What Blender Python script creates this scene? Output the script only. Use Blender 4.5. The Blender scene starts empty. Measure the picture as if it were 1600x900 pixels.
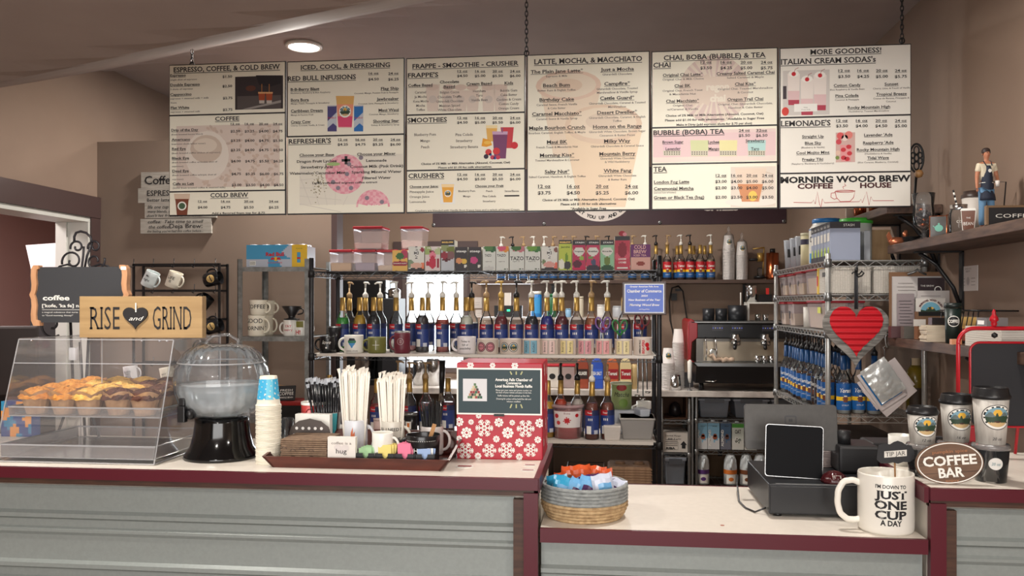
import bpy,math,random
from mathutils import Vector,Matrix
random.seed(7)
SC = bpy.context.scene
PI = math.pi
sin,cos = math.sin,math.cos
# ---------------------------------------------------------------- camera
F = 1300.0; TH = math.atan(145/F); EYE = 1.55
ct,st_ = cos(TH),sin(TH)
cam = bpy.data.cameras.new('camera'); camo = bpy.data.objects.new('camera',cam)
SC.collection.objects.link(camo); SC.camera = camo
camo.location = (0,0,EYE); camo.rotation_euler = (PI/2,0,TH)
cam.sensor_width = 36; cam.lens = 36*F/1600; cam.shift_y = 25/1600; cam.clip_start = 0.05
# ---------------------------------------------------------------- world, exposure, big lights
w = bpy.data.worlds.new('world'); SC.world = w; w.use_nodes = True
bg = w.node_tree.nodes['Background']; bg.inputs[0].default_value = (0.85,0.92,1,1); bg.inputs[1].default_value = 0.35
SC.view_settings.view_transform = 'Standard'; SC.view_settings.look = 'None'
SC.view_settings.exposure = 0.72; SC.view_settings.gamma = 1; SC.view_settings.use_curve_mapping = False
def area(name,loc,rot,sx,sy,power,col):
    l = bpy.data.lights.new(name,'AREA'); l.shape = 'RECTANGLE'; l.size = sx; l.size_y = sy; l.energy = power; l.color = col
    o = bpy.data.objects.new(name,l); SC.collection.objects.link(o); o.location = loc; o.rotation_euler = rot
    return o
area('front_fill_light',(-0.3,-2.7,1.65),(PI/2,0,0),3.8,2.0,118,(1,0.98,0.96))  # added soft fill behind the camera; the front wall has no window
area('back_window_light',(-0.92,7.1,1.45),(-PI/2,0,0),0.6,1.0,14,(0.86,0.93,1))
# ---------------------------------------------------------------- pixel helpers: a point of the place seen at (px, py) at depth Y
def XO(px,Y):
    u = (px - 800)/F
    return Y*(u*ct - st_)/(ct + u*st_)
def T_(px,Y): return Y/(ct + (px - 800)/F*st_)
def ZO(px,py,Y): return EYE + (475 - py)/F*T_(px,Y)
def P(px,py,Y): return (XO(px,Y),Y,ZO(px,py,Y))
# ---------------------------------------------------------------- materials
_mc = {}
def s2l(c):
    c /= 255.0
    return c/12.92 if c <= 0.04045 else ((c + 0.055)/1.055) ** 2.4
def C(r,g,b,rough=0.55,metal=0.0,spec=0.5):
    k = (int(r),int(g),int(b),rough,metal,spec)
    if k in _mc: return _mc[k]
    m = bpy.data.materials.new('paint_%d_%d_%d'%k[:3]); m.use_nodes = True
    p = m.node_tree.nodes['Principled BSDF']
    p.inputs['Base Color'].default_value = (s2l(r),s2l(g),s2l(b),1)
    p.inputs['Roughness'].default_value = rough; p.inputs['Metallic'].default_value = metal
    p.inputs['Specular IOR Level'].default_value = spec
    _mc[k] = m; return m
def emis(name,col,s):
    m = bpy.data.materials.new(name); m.use_nodes = True; nt = m.node_tree
    nt.nodes.clear(); e = nt.nodes.new('ShaderNodeEmission'); o = nt.nodes.new('ShaderNodeOutputMaterial')
    e.inputs[0].default_value = (*col,1); e.inputs[1].default_value = s; nt.links.new(e.outputs[0],o.inputs[0]); return m
def clear(name,tint=(1,1,1),body=0.0,bodycol=(1,1,1),refl=1.0,rough=0.03):
    """thin clear plastic or glass: see-through sheet with a reflecting skin and a little milkiness"""
    if name in _mc: return _mc[name]
    m = bpy.data.materials.new(name); m.use_nodes = True; nt = m.node_tree; nt.nodes.clear(); N = nt.nodes.new; L = nt.links.new
    t = N('ShaderNodeBsdfTransparent'); t.inputs[0].default_value = (*tint,1)
    d = N('ShaderNodeBsdfPrincipled'); d.inputs['Base Color'].default_value = (*bodycol,1); d.inputs['Roughness'].default_value = 0.3
    g = N('ShaderNodeBsdfGlossy'); g.inputs['Roughness'].default_value = rough
    lw = N('ShaderNodeLayerWeight'); lw.inputs[0].default_value = 0.25
    mr = N('ShaderNodeMath'); mr.operation = 'MULTIPLY'; mr.inputs[1].default_value = refl; L(lw.outputs['Fresnel'],mr.inputs[0])
    m1 = N('ShaderNodeMixShader'); m1.inputs[0].default_value = body; L(t.outputs[0],m1.inputs[1]); L(d.outputs[0],m1.inputs[2])
    m2 = N('ShaderNodeMixShader'); L(mr.outputs[0],m2.inputs[0]); L(m1.outputs[0],m2.inputs[1]); L(g.outputs[0],m2.inputs[2])
    o = N('ShaderNodeOutputMaterial'); L(m2.outputs[0],o.inputs[0]); _mc[name] = m; return m
def noisy(name,c1,c2,scale=6,rough=0.6,detail=4,stretch=(1,1,1),bump=0.0,metal=0.0,thr=(0.3,0.7),wave=None,space='Object'):
    if name in _mc: return _mc[name]
    m = bpy.data.materials.new(name); m.use_nodes = True; nt = m.node_tree; N = nt.nodes.new; L = nt.links.new
    p = nt.nodes['Principled BSDF']; p.inputs['Roughness'].default_value = rough; p.inputs['Metallic'].default_value = metal
    tc = N('ShaderNodeTexCoord'); mp = N('ShaderNodeMapping'); mp.inputs['Scale'].default_value = stretch
    L(tc.outputs[space],mp.inputs[0])
    if wave:
        n = N('ShaderNodeTexWave'); n.inputs['Scale'].default_value = scale; n.inputs['Distortion'].default_value = wave
        n.inputs['Detail'].default_value = detail; n.bands_direction = 'Z'
    else:
        n = N('ShaderNodeTexNoise'); n.inputs['Scale'].default_value = scale; n.inputs['Detail'].default_value = detail
    L(mp.outputs[0],n.inputs['Vector'])
    r = N('ShaderNodeValToRGB'); r.color_ramp.elements[0].position = thr[0]; r.color_ramp.elements[1].position = thr[1]
    r.color_ramp.elements[0].color = (*[s2l(x) for x in c1],1); r.color_ramp.elements[1].color = (*[s2l(x) for x in c2],1)
    L(n.outputs[0],r.inputs[0]); L(r.outputs[0],p.inputs['Base Color'])
    if bump:
        b = N('ShaderNodeBump'); b.inputs['Strength'].default_value = bump; b.inputs['Distance'].default_value = 0.004
        L(n.outputs[0],b.inputs['Height']); L(b.outputs[0],p.inputs['Normal'])
    _mc[name] = m; return m
WHITE = C(236,234,226,0.3); CREAM = C(232,226,208,0.35); BLACK = C(22,22,24,0.35); DBLACK = C(12,12,13,0.5)
INK = C(30,28,30,0.7); GOLD = C(186,150,82,0.38,0.65); CHROME = C(205,205,205,0.18,1.0); STEEL = C(150,152,152,0.35,0.9); WIRE = C(176,176,172,0.3,0.6)
RED = C(190,28,38,0.4); GALV = noisy('galvanised_steel',(112,114,112),(150,152,150),30,0.45,metal=0.6)
GLASS = clear('clear_glass',(0.97,0.98,0.98),0.02,(0.9,0.95,1)); ACRY = clear('clear_acrylic',(0.995,0.995,0.995),0.022,(1,0.98,0.99),0.4,0.05)
ACEDGE = clear('acrylic_edge',(0.9,0.9,0.92),0.3,(0.95,0.95,0.96),1,0.08)
FROST = clear('milky_plastic',(0.97,0.94,0.95),0.24,(0.97,0.88,0.9),0.6,0.2); FROSTW = clear('milky_white_plastic',(0.9,0.92,0.95),0.45,(0.78,0.82,0.88),0.6,0.2)
# ---------------------------------------------------------------- mesh builder
class MB:
    def __init__(s): s.v = []; s.f = []; s.mi = []; s.sm = []; s.mats = []
    def _m(s,mat):
        if mat not in s.mats: s.mats.append(mat)
        return s.mats.index(mat)
    def add(s,vs,fs,mat,smooth=False,M=None):
        b = len(s.v); k = s._m(mat)
        s.v+=[tuple(M @ Vector(p)) for p in vs] if M else [tuple(p) for p in vs]
        for f in fs: s.f.append([b + i for i in f]); s.mi.append(k); s.sm.append(smooth)
        return s
    def box(s,x0,x1,y0,y1,z0,z1,mat,M=None):
        return s.add([(x,y,z) for z in (z0,z1) for y in (y0,y1) for x in (x0,x1)],
                     [(0,2,3,1),(4,5,7,6),(0,1,5,4),(2,6,7,3),(0,4,6,2),(1,3,7,5)],mat,False,M)
    def frus(s,wx0,wy0,wx1,wy1,z0,z1,mat,M=None,cx=0,cy=0):
        vs = [(cx + sx*a/2,cy + sy*b/2,z) for (a,b,z) in ((wx0,wy0,z0),(wx1,wy1,z1)) for sy in (-1,1) for sx in (-1,1)]
        return s.add(vs,[(0,2,3,1),(4,5,7,6),(0,1,5,4),(2,6,7,3),(0,4,6,2),(1,3,7,5)],mat,False,M)
    def lathe(s,prof,mat,n=24,M=None,smooth=True,rib=None,sc=(1,1)):
        vs = []; fs = []
        for (r,z) in prof:
            for i in range(n):
                a = 2*PI*i/n; q = r*(rib(a,z) if rib else 1)
                vs.append((q*sin(a)*sc[0],-q*cos(a)*sc[1],z))
        for j in range(len(prof) - 1):
            for i in range(n):
                k = (i + 1)%n; fs.append((j*n + i,j*n + k,(j + 1)*n + k,(j + 1)*n + i))
        s.add(vs,fs,mat,smooth,M)
        b = len(s.v) - len(vs)
        for j in (0,len(prof) - 1):
            if prof[j][0]>1e-5 and (j==0 or prof[j][0] != prof[0][0] or prof[j][1] != prof[0][1]):
                pass
        return s
    def solid(s,prof,mat,n=24,M=None,smooth=True):
        """lathe with both ends closed"""
        p = [(0.0,prof[0][1])] + list(prof) + [(0.0,prof[-1][1])]
        return s.lathe(p,mat,n,M,smooth)
    def tube(s,pts,r,mat,n=6,closed=False,M=None):
        pts = [Vector(p) for p in pts]; vs = []; fs = []; L = len(pts)
        up = None
        for i,p in enumerate(pts):
            a = pts[(i - 1)%L] if (i>0 or closed) else p; b = pts[(i + 1)%L] if (i<L - 1 or closed) else p
            t = (b - a); t = t.normalized() if t.length>1e-9 else Vector((0,0,1))
            if up is None: up = t.orthogonal().normalized()
            else:
                up = up - t*up.dot(t); up = up.normalized() if up.length>1e-6 else t.orthogonal().normalized()
            q = t.cross(up); rr = r[i] if isinstance(r,(list,tuple)) else r
            for k in range(n):
                an = 2*PI*k/n; vs.append(p + up*(rr*cos(an)) + q*(rr*sin(an)))
        for i in range(L if closed else L - 1):
            j = (i + 1)%L
            for k in range(n): m = (k + 1)%n; fs.append((i*n + k,i*n + m,j*n + m,j*n + k))
        if not closed: fs+=[tuple(range(n))[::-1],tuple(range((L - 1)*n,L*n))]
        return s.add(vs,fs,mat,n>4,M)
    def prism(s,poly,d0,d1,mat,M=None):
        """outline in the XZ plane, solid from depth y=d0 to d1"""
        n = len(poly); vs = [(x,d0,z) for x,z in poly] + [(x,d1,z) for x,z in poly]
        fs = [tuple(range(n)),tuple(range(2*n - 1,n - 1,-1))] + [(i,i + n,(i + 1)%n + n,(i + 1)%n) for i in range(n)]
        return s.add(vs,fs,mat,False,M)
    def flat(s,vs2,fs,mp,mat): return s.add([mp(a,b) for a,b in vs2],fs,mat)
    def rect(s,mp,x0,x1,z0,z1,mat,nx=1,nz=1):
        vs = [(x0 + (x1 - x0)*i/nx,z0 + (z1 - z0)*j/nz) for j in range(nz + 1) for i in range(nx + 1)]
        fs = [(j*(nx + 1) + i,j*(nx + 1) + i + 1,(j + 1)*(nx + 1) + i + 1,(j + 1)*(nx + 1) + i) for j in range(nz) for i in range(nx)]
        return s.flat(vs,fs,mp,mat)
    def pic(s,mp,x0,x1,z0,z1,nx,nz,fn):
        """a printed picture: cells coloured by fn(u, v)"""
        for j in range(nz):
            for i in range(nx):
                m = fn((i + .5)/nx,(j + .5)/nz)
                if m is None: continue
                a = x0 + (x1 - x0)*i/nx; b = x0 + (x1 - x0)*(i + 1)/nx; c = z0 + (z1 - z0)*j/nz; d = z0 + (z1 - z0)*(j + 1)/nz
                s.flat([(a,c),(b,c),(b,d),(a,d)],[(0,1,2,3)],mp,m)
        return s
    def disc(s,mp,cx,cz,r,fn,n=24,rings=4,sx=1.0):
        for j in range(rings):
            for i in range(n):
                a0 = 2*PI*i/n; a1 = 2*PI*(i + 1)/n; r0 = j/rings; r1 = (j + 1)/rings; rm = (r0 + r1)/2; am = (a0 + a1)/2
                m = fn(rm*cos(am),rm*sin(am)) if callable(fn) else fn
                if m is None: continue
                q = [(cx + sx*r*k*cos(a),cz + r*k*sin(a)) for (k,a) in ((r0,a0),(r1,a0),(r1,a1),(r0,a1))]
                if j==0: q = q[1:]; q = [(cx,cz),q[0],q[1]]; s.flat(q,[(0,1,2)],mp,m)
                else: s.flat(q,[(0,1,2,3)],mp,m)
        return s
    def line(s,mp,pts,wd,mat,closed=False):
        L = len(pts); vs = []
        for i in range(L):
            a = pts[(i - 1)%L] if (i or closed) else pts[i]; b = pts[(i + 1)%L] if (i<L - 1 or closed) else pts[i]
            dx,dz = b[0] - a[0],b[1] - a[1]; l = math.hypot(dx,dz) or 1; nx,nz = -dz/l*wd/2,dx/l*wd/2
            vs+=[(pts[i][0] + nx,pts[i][1] + nz),(pts[i][0] - nx,pts[i][1] - nz)]
        fs = [(2*i,2*i + 1,2*((i + 1)%L) + 1,2*((i + 1)%L)) for i in range(L if closed else L - 1)]
        return s.flat(vs,fs,mp,mat)
    def text(s,mp,t,x,z,h,mat,w=None,al='c',slab=False,bold=0.0,ul=False,shear=0.0,maxw=None):
        vs,fs,x0,x1 = glyphs(t,slab,bold)
        k = h/CAP; kx = k
        if w: kx = w/max(1e-6,x1 - x0)
        elif maxw and (x1 - x0)*k>maxw: kx = maxw/(x1 - x0)
        ox = {'c': -(x0 + x1)/2,'l': -x0,'r': -x1}[al]
        s.flat([(x + (a + ox + shear*b)*kx,z + b*k) for a,b in vs],fs,mp,mat)
        if ul: s.rect(mp,x + (x0 + ox)*kx,x + (x1 + ox)*kx,z - h*0.32,z - h*0.2,mat)
        return s
    def build(s,name,parent=None,bevel=0,sub=0,loc=None):
        me = bpy.data.meshes.new(name); me.from_pydata(s.v,[],s.f)
        for m in s.mats: me.materials.append(m)
        me.polygons.foreach_set('material_index',s.mi); me.polygons.foreach_set('use_smooth',s.sm); me.update()
        o = bpy.data.objects.new(name,me); SC.collection.objects.link(o)
        if parent is not None: o.parent = parent
        if loc: o.location = loc
        if bevel:
            b = o.modifiers.new('bevel','BEVEL'); b.width = bevel; b.segments = 2; b.limit_method = 'ANGLE'
        if sub:
            b = o.modifiers.new('sub','SUBSURF'); b.levels = sub; b.render_levels = sub
        return o
# ---------------------------------------------------------------- lettering
CAP = 0.7; _gc = {}
def glyphs(t,slab,bold):
    k = (t,slab,bold)
    if k in _gc: return _gc[k]
    cu = bpy.data.curves.new('lettering','FONT'); cu.body = t; cu.resolution_u = 2; cu.offset = bold; cu.fill_mode = 'FRONT'
    ob = bpy.data.objects.new('lettering',cu); me = bpy.data.meshes.new_from_object(ob)
    vs = [(v.co.x,v.co.y) for v in me.vertices]; fs = [tuple(p.vertices) for p in me.polygons]
    if slab:
        ec = {}
        for f in fs:
            for i in range(len(f)):
                e = tuple(sorted((f[i],f[(i + 1)%len(f)]))); ec.setdefault(e,[]).append(f)
        add = []
        for (a,b),ff in ec.items():
            if len(ff) != 1: continue
            (xa,ya),(xb,yb) = vs[a],vs[b]; l = abs(xb - xa)
            if abs(ya - yb)<0.004 and 0.03<l<0.17:
                cy = sum(vs[i][1] for i in ff[0])/len(ff[0]); s_ = 1 if cy>ya else -1
                if s_>0 and ya>0.25: continue
                e = 0.038; x0,x1 = min(xa,xb) - e,max(xa,xb) + e; t_ = 0.055
                add.append((x0,x1,min(ya,ya + s_*t_),max(ya,ya + s_*t_)))
        for x0,x1,y0,y1 in add:
            n = len(vs); vs+=[(x0,y0),(x1,y0),(x1,y1),(x0,y1)]; fs.append((n,n + 1,n + 2,n + 3))
    bpy.data.objects.remove(ob); bpy.data.curves.remove(cu); bpy.data.meshes.remove(me)
    xs = [v[0] for v in vs] or [0,1]
    _gc[k] = (vs,fs,min(xs),max(xs)); return _gc[k]
def front(y,x=0,z=0): return lambda a,b: (x + a,y,z + b)
def side(x,y=0,z=0,sg=1): return lambda a,b: (x,y + sg*a,z + b)
def top(z,x=0,y=0,rot=0): return lambda a,b: (x + a*cos(rot) - b*sin(rot),y + a*sin(rot) + b*cos(rot),z)
def around(R0,R1=None,H=1.0,off=0.0006,a0=0.0):
    """wrap a print round a tapering cylinder; a measured along the arc from the side facing the room"""
    R1 = R0 if R1 is None else R1
    def mp(a,b):
        r = R0 + (R1 - R0)*b/H + off; p = a0 + a/R0
        return (r*sin(p),-r*cos(p),b)
    return mp
def shift(mp,dx,dz,rot=0):
    return lambda a,b: mp(dx + a*cos(rot) - b*sin(rot),dz + a*sin(rot) + b*cos(rot))
def RZ(a,loc=(0,0,0)): return Matrix.Translation(loc) @ Matrix.Rotation(a,4,'Z')
# ---------------------------------------------------------------- things
def setp(o,label,cat,group=None):
    o['label'] = label; o['category'] = cat
    if group: o['group'] = group
    return o
def thing(name,label,cat,loc=(0,0,0),rz=0,group=None):
    o = bpy.data.objects.new(name,None); SC.collection.objects.link(o); o.empty_display_size = 0.05
    o.location = loc; o.rotation_euler = (0,0,rz); return setp(o,label,cat,group)
def one(mb,name,label,cat,loc=(0,0,0),rz=0,group=None,bevel=0,sub=0):
    o = mb.build(name,None,bevel,sub); o.location = loc; o.rotation_euler = (0,0,rz); return setp(o,label,cat,group)
def struct(mb,name,bevel=0):
    o = mb.build(name,None,bevel); o['kind'] = 'structure'; return o
def dup(root,loc,rz=None,label=None,rot=None):
    def cp(o,par):
        c = o.copy(); SC.collection.objects.link(c)
        if par is not None: c.parent = par
        for ch in list(KIDS.get(o.name,[])) or [x for x in o.children]: cp(ch,c)
        return c
    r = cp(root,None); r.location = loc
    if rz is not None: r.rotation_euler = (0,0,rz)
    if rot is not None: r.rotation_euler = rot
    if label: r['label'] = label
    return r
KIDS = {}
_mesh = {}
def cpart(key,name,parent,fn):
    """a part whose mesh is shared by every thing of the same key"""
    if key in _mesh:
        o = bpy.data.objects.new(name,_mesh[key]); SC.collection.objects.link(o); o.parent = parent; return o
    mb = MB(); fn(mb); o = mb.build(name,parent); _mesh[key] = o.data; return o
# ================================================================ THE SETTING
XL,XR,YB,YPT = -3.14,1.55,7.2,4.86
WALL = noisy('tan_wall_paint',(136,115,100),(142,121,105),3,0.85,bump=0.05)
WALLD = noisy('brown_wall_paint',(124,107,94),(130,112,98),3,0.85,bump=0.05)
CEIL = noisy('ceiling_paint',(150,134,127),(156,140,132),4,0.9,bump=0.08)
TRIMD = C(72,54,52,0.5); TRIMW = C(205,205,198,0.45); PINK = C(176,140,132,0.8)
m = MB(); m.box(-5.5,4.5,-3.2,7.5,-0.1,0,noisy('floor_planks',(96,84,76),(120,106,96),5,0.5,stretch=(1,8,1))); struct(m,'floor')
# left wall with a doorway
D0,D1,DH = 3.75,4.77,2.08
m = MB(); m.box(XL - 0.19,XL,-3.0,D0,0,3.3,WALL); m.box(XL - 0.19,XL,D1,7.5,0,3.3,WALL); m.box(XL - 0.19,XL,D0,D1,DH,3.3,WALL); struct(m,'wall_left')
m = MB(); m.box(XR,XR + 0.15,-3.0,7.5,0,3.3,WALL); struct(m,'wall_right')
m = MB(); WX0,WX1,WZ0,WZ1 = XO(629,YB),XO(731,YB),0.95,2.02
m.box(XL - 0.2,WX0,YB,YB + 0.15,0,3.3,WALL); m.box(WX1,XR + 0.15,YB,YB + 0.15,0,3.3,WALL)
m.box(WX0,WX1,YB,YB + 0.15,0,WZ0,WALL); m.box(WX0,WX1,YB,YB + 0.15,WZ1,3.3,WALL); struct(m,'wall_back')
m = MB(); m.box(XL - 0.2,XR + 0.15,-3.15,-3.0,0,3.3,WALL); struct(m,'wall_front')
# the partition that boxes out the left corner
PX = XO(519,YPT)
m = MB(); m.box(XL,PX,YPT,YPT + 0.12,0,ZO(145,222,YPT),WALLD); struct(m,'wall_partition')
m = MB(); m.box(PX,PX + 0.035,YPT - 0.015,YPT + 0.1,0,ZO(145,222,YPT),TRIMD); struct(m,'trim_partition')
# ceiling: flat part and the slope falling to the shop front
def zs(x,y):
    s_ = (x + 3.14)*0.382 + (y - 5)*0.924; return 3.05 + 0.41*max(-1.5,min(0,s_))
m = MB(); nx,ny = 40,80; vs = []; fs = []
for j in range(ny + 1):
    for i in range(nx + 1):
        x = -3.3 + 5.1*i/nx; y = -3.1 + 10.5*j/ny; vs.append((x,y,zs(x,y)))
for j in range(ny):
    for i in range(nx): a = j*(nx + 1) + i; fs.append((a,a + nx + 1,a + nx + 2,a + 1))
nb = len(vs); m.add(vs + [(x,y,3.35) for x,y,z in vs],fs + [tuple(nb + i for i in f)[::-1] for f in fs],CEIL); struct(m,'ceiling')
# doorway casing
m = MB(); m.box(XL - 0.2,XL + 0.012,D1 - 0.02,D1 - 0.001,0,DH - 0.031,TRIMW); m.box(XL - 0.19,XL - 0.12,D1 - 0.035,D1 - 0.021,0,DH - 0.031,TRIMW)
m.box(XL - 0.2,XL + 0.012,D0,D1,DH - 0.03,DH - .001,TRIMW)
m.box(XL,XL + 0.022,D1,D1 + 0.09,0,DH,TRIMD); m.box(XL,XL + 0.026,D0 - 0.09,D1 + 0.09,DH,DH + 0.13,TRIMD); m.box(XL,XL + 0.022,D0 - 0.09,D0,0,DH,TRIMD)
struct(m,'door_1')
# side room beyond the doorway
m = MB(); m.box(-5.3,-5.2,1.0,7.6,0,2.7,PINK); m.box(-5.3,-3.33,7.5,7.6,0,2.7,PINK); m.box(-5.3,-3.33,1.0,1.1,0,2.7,PINK); struct(m,'wall_side_room')
m = MB(); m.box(-5.3,-3.33,1.0,7.6,2.7,2.8,PINK); struct(m,'ceiling_side_room')
m = MB(); m.box(-5.3,-3.3,-3.2,7.6,-0.1,0.002,C(110,98,90)); struct(m,'floor_side_room')
area('side_room_light',(-4.2,4.4,2.6),(0,0,0),0.8,1.5,55,(1,0.9,0.87))
# window in the back wall
WFR = C(92,78,74,0.5)
m = MB(); e = 0.04
m.box(WX0,WX0 + e,YB - 0.01,YB + 0.1,WZ0,WZ1,WFR); m.box(WX1 - e,WX1,YB - 0.01,YB + 0.1,WZ0,WZ1,WFR)
m.box(WX0,WX1,YB - 0.01,YB + 0.1,WZ0,WZ0 + e,WFR); m.box(WX0,WX1,YB - 0.01,YB + 0.1,WZ1 - e,WZ1,WFR); m.box(WX0,WX1,YB,YB + 0.08,1.36,1.39,WFR)
m.box(WX0 - 0.08,WX1 + 0.09,YB - 0.02,YB,WZ1 - 0.01,WZ1 + 0.08,TRIMD); m.box(WX0 - 0.08,WX0,YB - 0.018,YB,WZ0,WZ1,TRIMD); m.box(WX1,WX1 + 0.02,YB - 0.018,YB,WZ0,WZ1,TRIMD)
wf = struct(m,'window_1')
m = MB(); m.box(WX0 + e,WX1 - e,YB + 0.04,YB + 0.046,WZ0 + e,WZ1 - e,GLASS); m.build('pane',wf)
m = MB(); m.box(-3,2,9.2,9.25,-1,4,emis('bright_daylight',(0.93,0.97,1),5.0)); struct(m,'sky_backdrop')
# ceiling lights
def downlight(x,y,label,power=14):
    z = zs(x,y); t = thing('ceiling_light',label,'ceiling light',(x,y,z),0,'flush ceiling lights')
    MB().lathe([(0.085,-0.001),(0.105,-0.001),(0.105,-0.014),(0.09,-0.02),(0.085,-0.012),(0.085,-0.001)],WHITE,32).build('trim_ring',t)
    MB().solid([(0.084,-0.012),(0.084,-0.002)],emis('lamp_glow',(1,0.93,0.84),12),32).build('diffuser',t)
    l = bpy.data.lights.new('lamp','AREA'); l.shape = 'DISK'; l.size = 0.16; l.energy = power; l.color = (1,0.94,0.87)
    o = bpy.data.objects.new('lamp',l); SC.collection.objects.link(o); o.parent = t; o.location = (0,0,-0.03)
downlight(XO(475,4.65),4.65,'round glowing ceiling light just above the menu boards',30)
for (x,y,e_) in ((0.5,2.9,15),(-1.6,2.0,12),(1.1,0.6,14),(-1.0,0.2,14),(-0.05,5.7,20),(-1.1,5.9,14)):  # unseen fixtures added to brighten the counters and back area
    downlight(x,y,'added round ceiling light over the shop, out of view',e_)

# ================================================================ COUNTERS
MAROON = C(82,16,31,0.35); TOPW = noisy('counter_laminate',(224,216,204),(230,222,210),40,0.35); WOODD = noisy('dark_wood',(56,34,25),(78,50,36),12,0.5,stretch=(1,8,8))
CORR = noisy('corrugated_metal',(139,145,142),(145,151,148),90,0.38,metal=0.2)
CX = -0.185; YF,YK = 2.32,2.91; ZT,ZL = 1.06,0.925; CX2 = 0.856
def corr(mb,x0,x1,y,z0,z1):
    # sheet with flat pans and raised ribs running left to right
    prof = []; z = z1; per = 0.15
    while z>z0:
        prof+=[(y,z),(y,z - 0.075),(y - 0.012,z - 0.083),(y - 0.012,z - 0.095),(y + 0.002,z - 0.103),(y + 0.002,z - 0.125),(y - 0.006,z - 0.132),(y - 0.006,z - 0.14)]; z -= per
    vs = [(x,a,b) for (a,b) in prof for x in (x0,x1)]
    mb.add(vs,[(2*i,2*i + 2,2*i + 3,2*i + 1) for i in range(len(prof) - 1)],CORR)
def counter(name,label,x0,x1,endside):
    t = thing(name,label,'counter',((x0 + x1)/2,YK,0)); ox = -(x0 + x1)/2; a,b = x0 + ox,x1 + ox; yf = YF - YK
    m = MB(); m.box(a,b,yf + 0.004,0,ZT - 0.035,ZT,TOPW); m.build('worktop',t)
    m = MB(); m.box(a,b,yf - 0.012,yf + 0.004,ZT - 0.030,ZT + 0.002,MAROON)
    ex = b if endside>0 else a; m.box(ex - 0.012,ex + 0.004,yf,0,ZT - 0.038,ZT + 0.003,MAROON)
    m.box(min(ex,ex - endside*0.04),max(ex,ex - endside*0.04),yf - 0.012,yf + 0.01,0,ZT - 0.038,MAROON); m.build('edge_trim',t)
    m = MB(); m.box(a,b,yf + 0.0,yf + 0.02,ZT - 0.048,ZT - 0.030,WOODD); x = ex - endside*0.04; m.box(min(x,x - endside*0.03),max(x,x - endside*0.03),yf + 0.0,yf + 0.02,0,ZT - 0.058,WOODD); m.build('wood_rail',t)
    m = MB(); corr(m,a + (0.06 if endside<0 else 0),b - (0.07 if endside>0 else 0),yf + 0.03,0.0,ZT - 0.058); m.build('corrugated_panel',t)
    m = MB(); m.box(a + 0.01,b - 0.01,yf + 0.045,-0.02,0.0,ZT - 0.036,TOPW); m.build('carcass',t)
counter('tall_counter','tall white-topped counter with maroon edge and corrugated metal front, under the pastry case',-3.10,CX,1)
counter('tall_counter','tall counter end at right with maroon edge, under the three paper cups',CX2,XR,-1)
t = thing('low_counter','lower cream counter between the two tall ones, holding basket and cash drawer','counter',(0.33,YK,0))
a,b = CX - 0.33 + 0.006,CX2 - 0.33 - 0.006; yf = YF - YK
MB().box(a,b,yf,0,ZL - 0.035,ZL,TOPW).build('worktop',t)
MB().box(a,b,yf - 0.012,yf,ZL - 0.038,ZL + 0.001,MAROON).build('edge_trim',t); MB().box(a,b,0,0.008,ZL - 0.036,ZL + 0.001,MAROON).build('edge_trim',t)
m = MB(); corr(m,a,b,yf + 0.03,0,ZL - 0.036); m.build('corrugated_panel',t)
MB().box(a,b,yf + 0.05,-0.02,0,ZL - 0.036,TOPW).build('carcass',t)
# small round stickers on the left counter top
def sticker(px,py,rx,ry,label,ink):
    x,y = None,None
    tt = (ZT - EYE)*F/(475 - py); y = tt*(ct + (px - 800)/F*st_); x = XO(px,y)
    m = MB(); mp = top(0.0012); m.disc(mp,0,0,rx,WHITE,28,3,1.0); m.disc(top(0.0018),0,0,rx*0.85,lambda u,v: ink if abs(v)<0.45 and math.hypot(u,v)<0.9 else None,32,10)
    m.solid([(rx,0),(rx,0.001)],WHITE,28)
    one(m,'round_sticker',label,'sticker',(x,y,ZT),0)
sticker(726,729,0.028,0,'faded round sticker lying on the counter before the gift box',C(150,90,90))
sticker(825,735,0.022,0,'white oval sticker by the counter corner, the nearer of two',C(190,150,150))
sticker(828,727,0.020,0,'white oval sticker by the counter corner, the farther of two',C(170,120,120))
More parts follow.
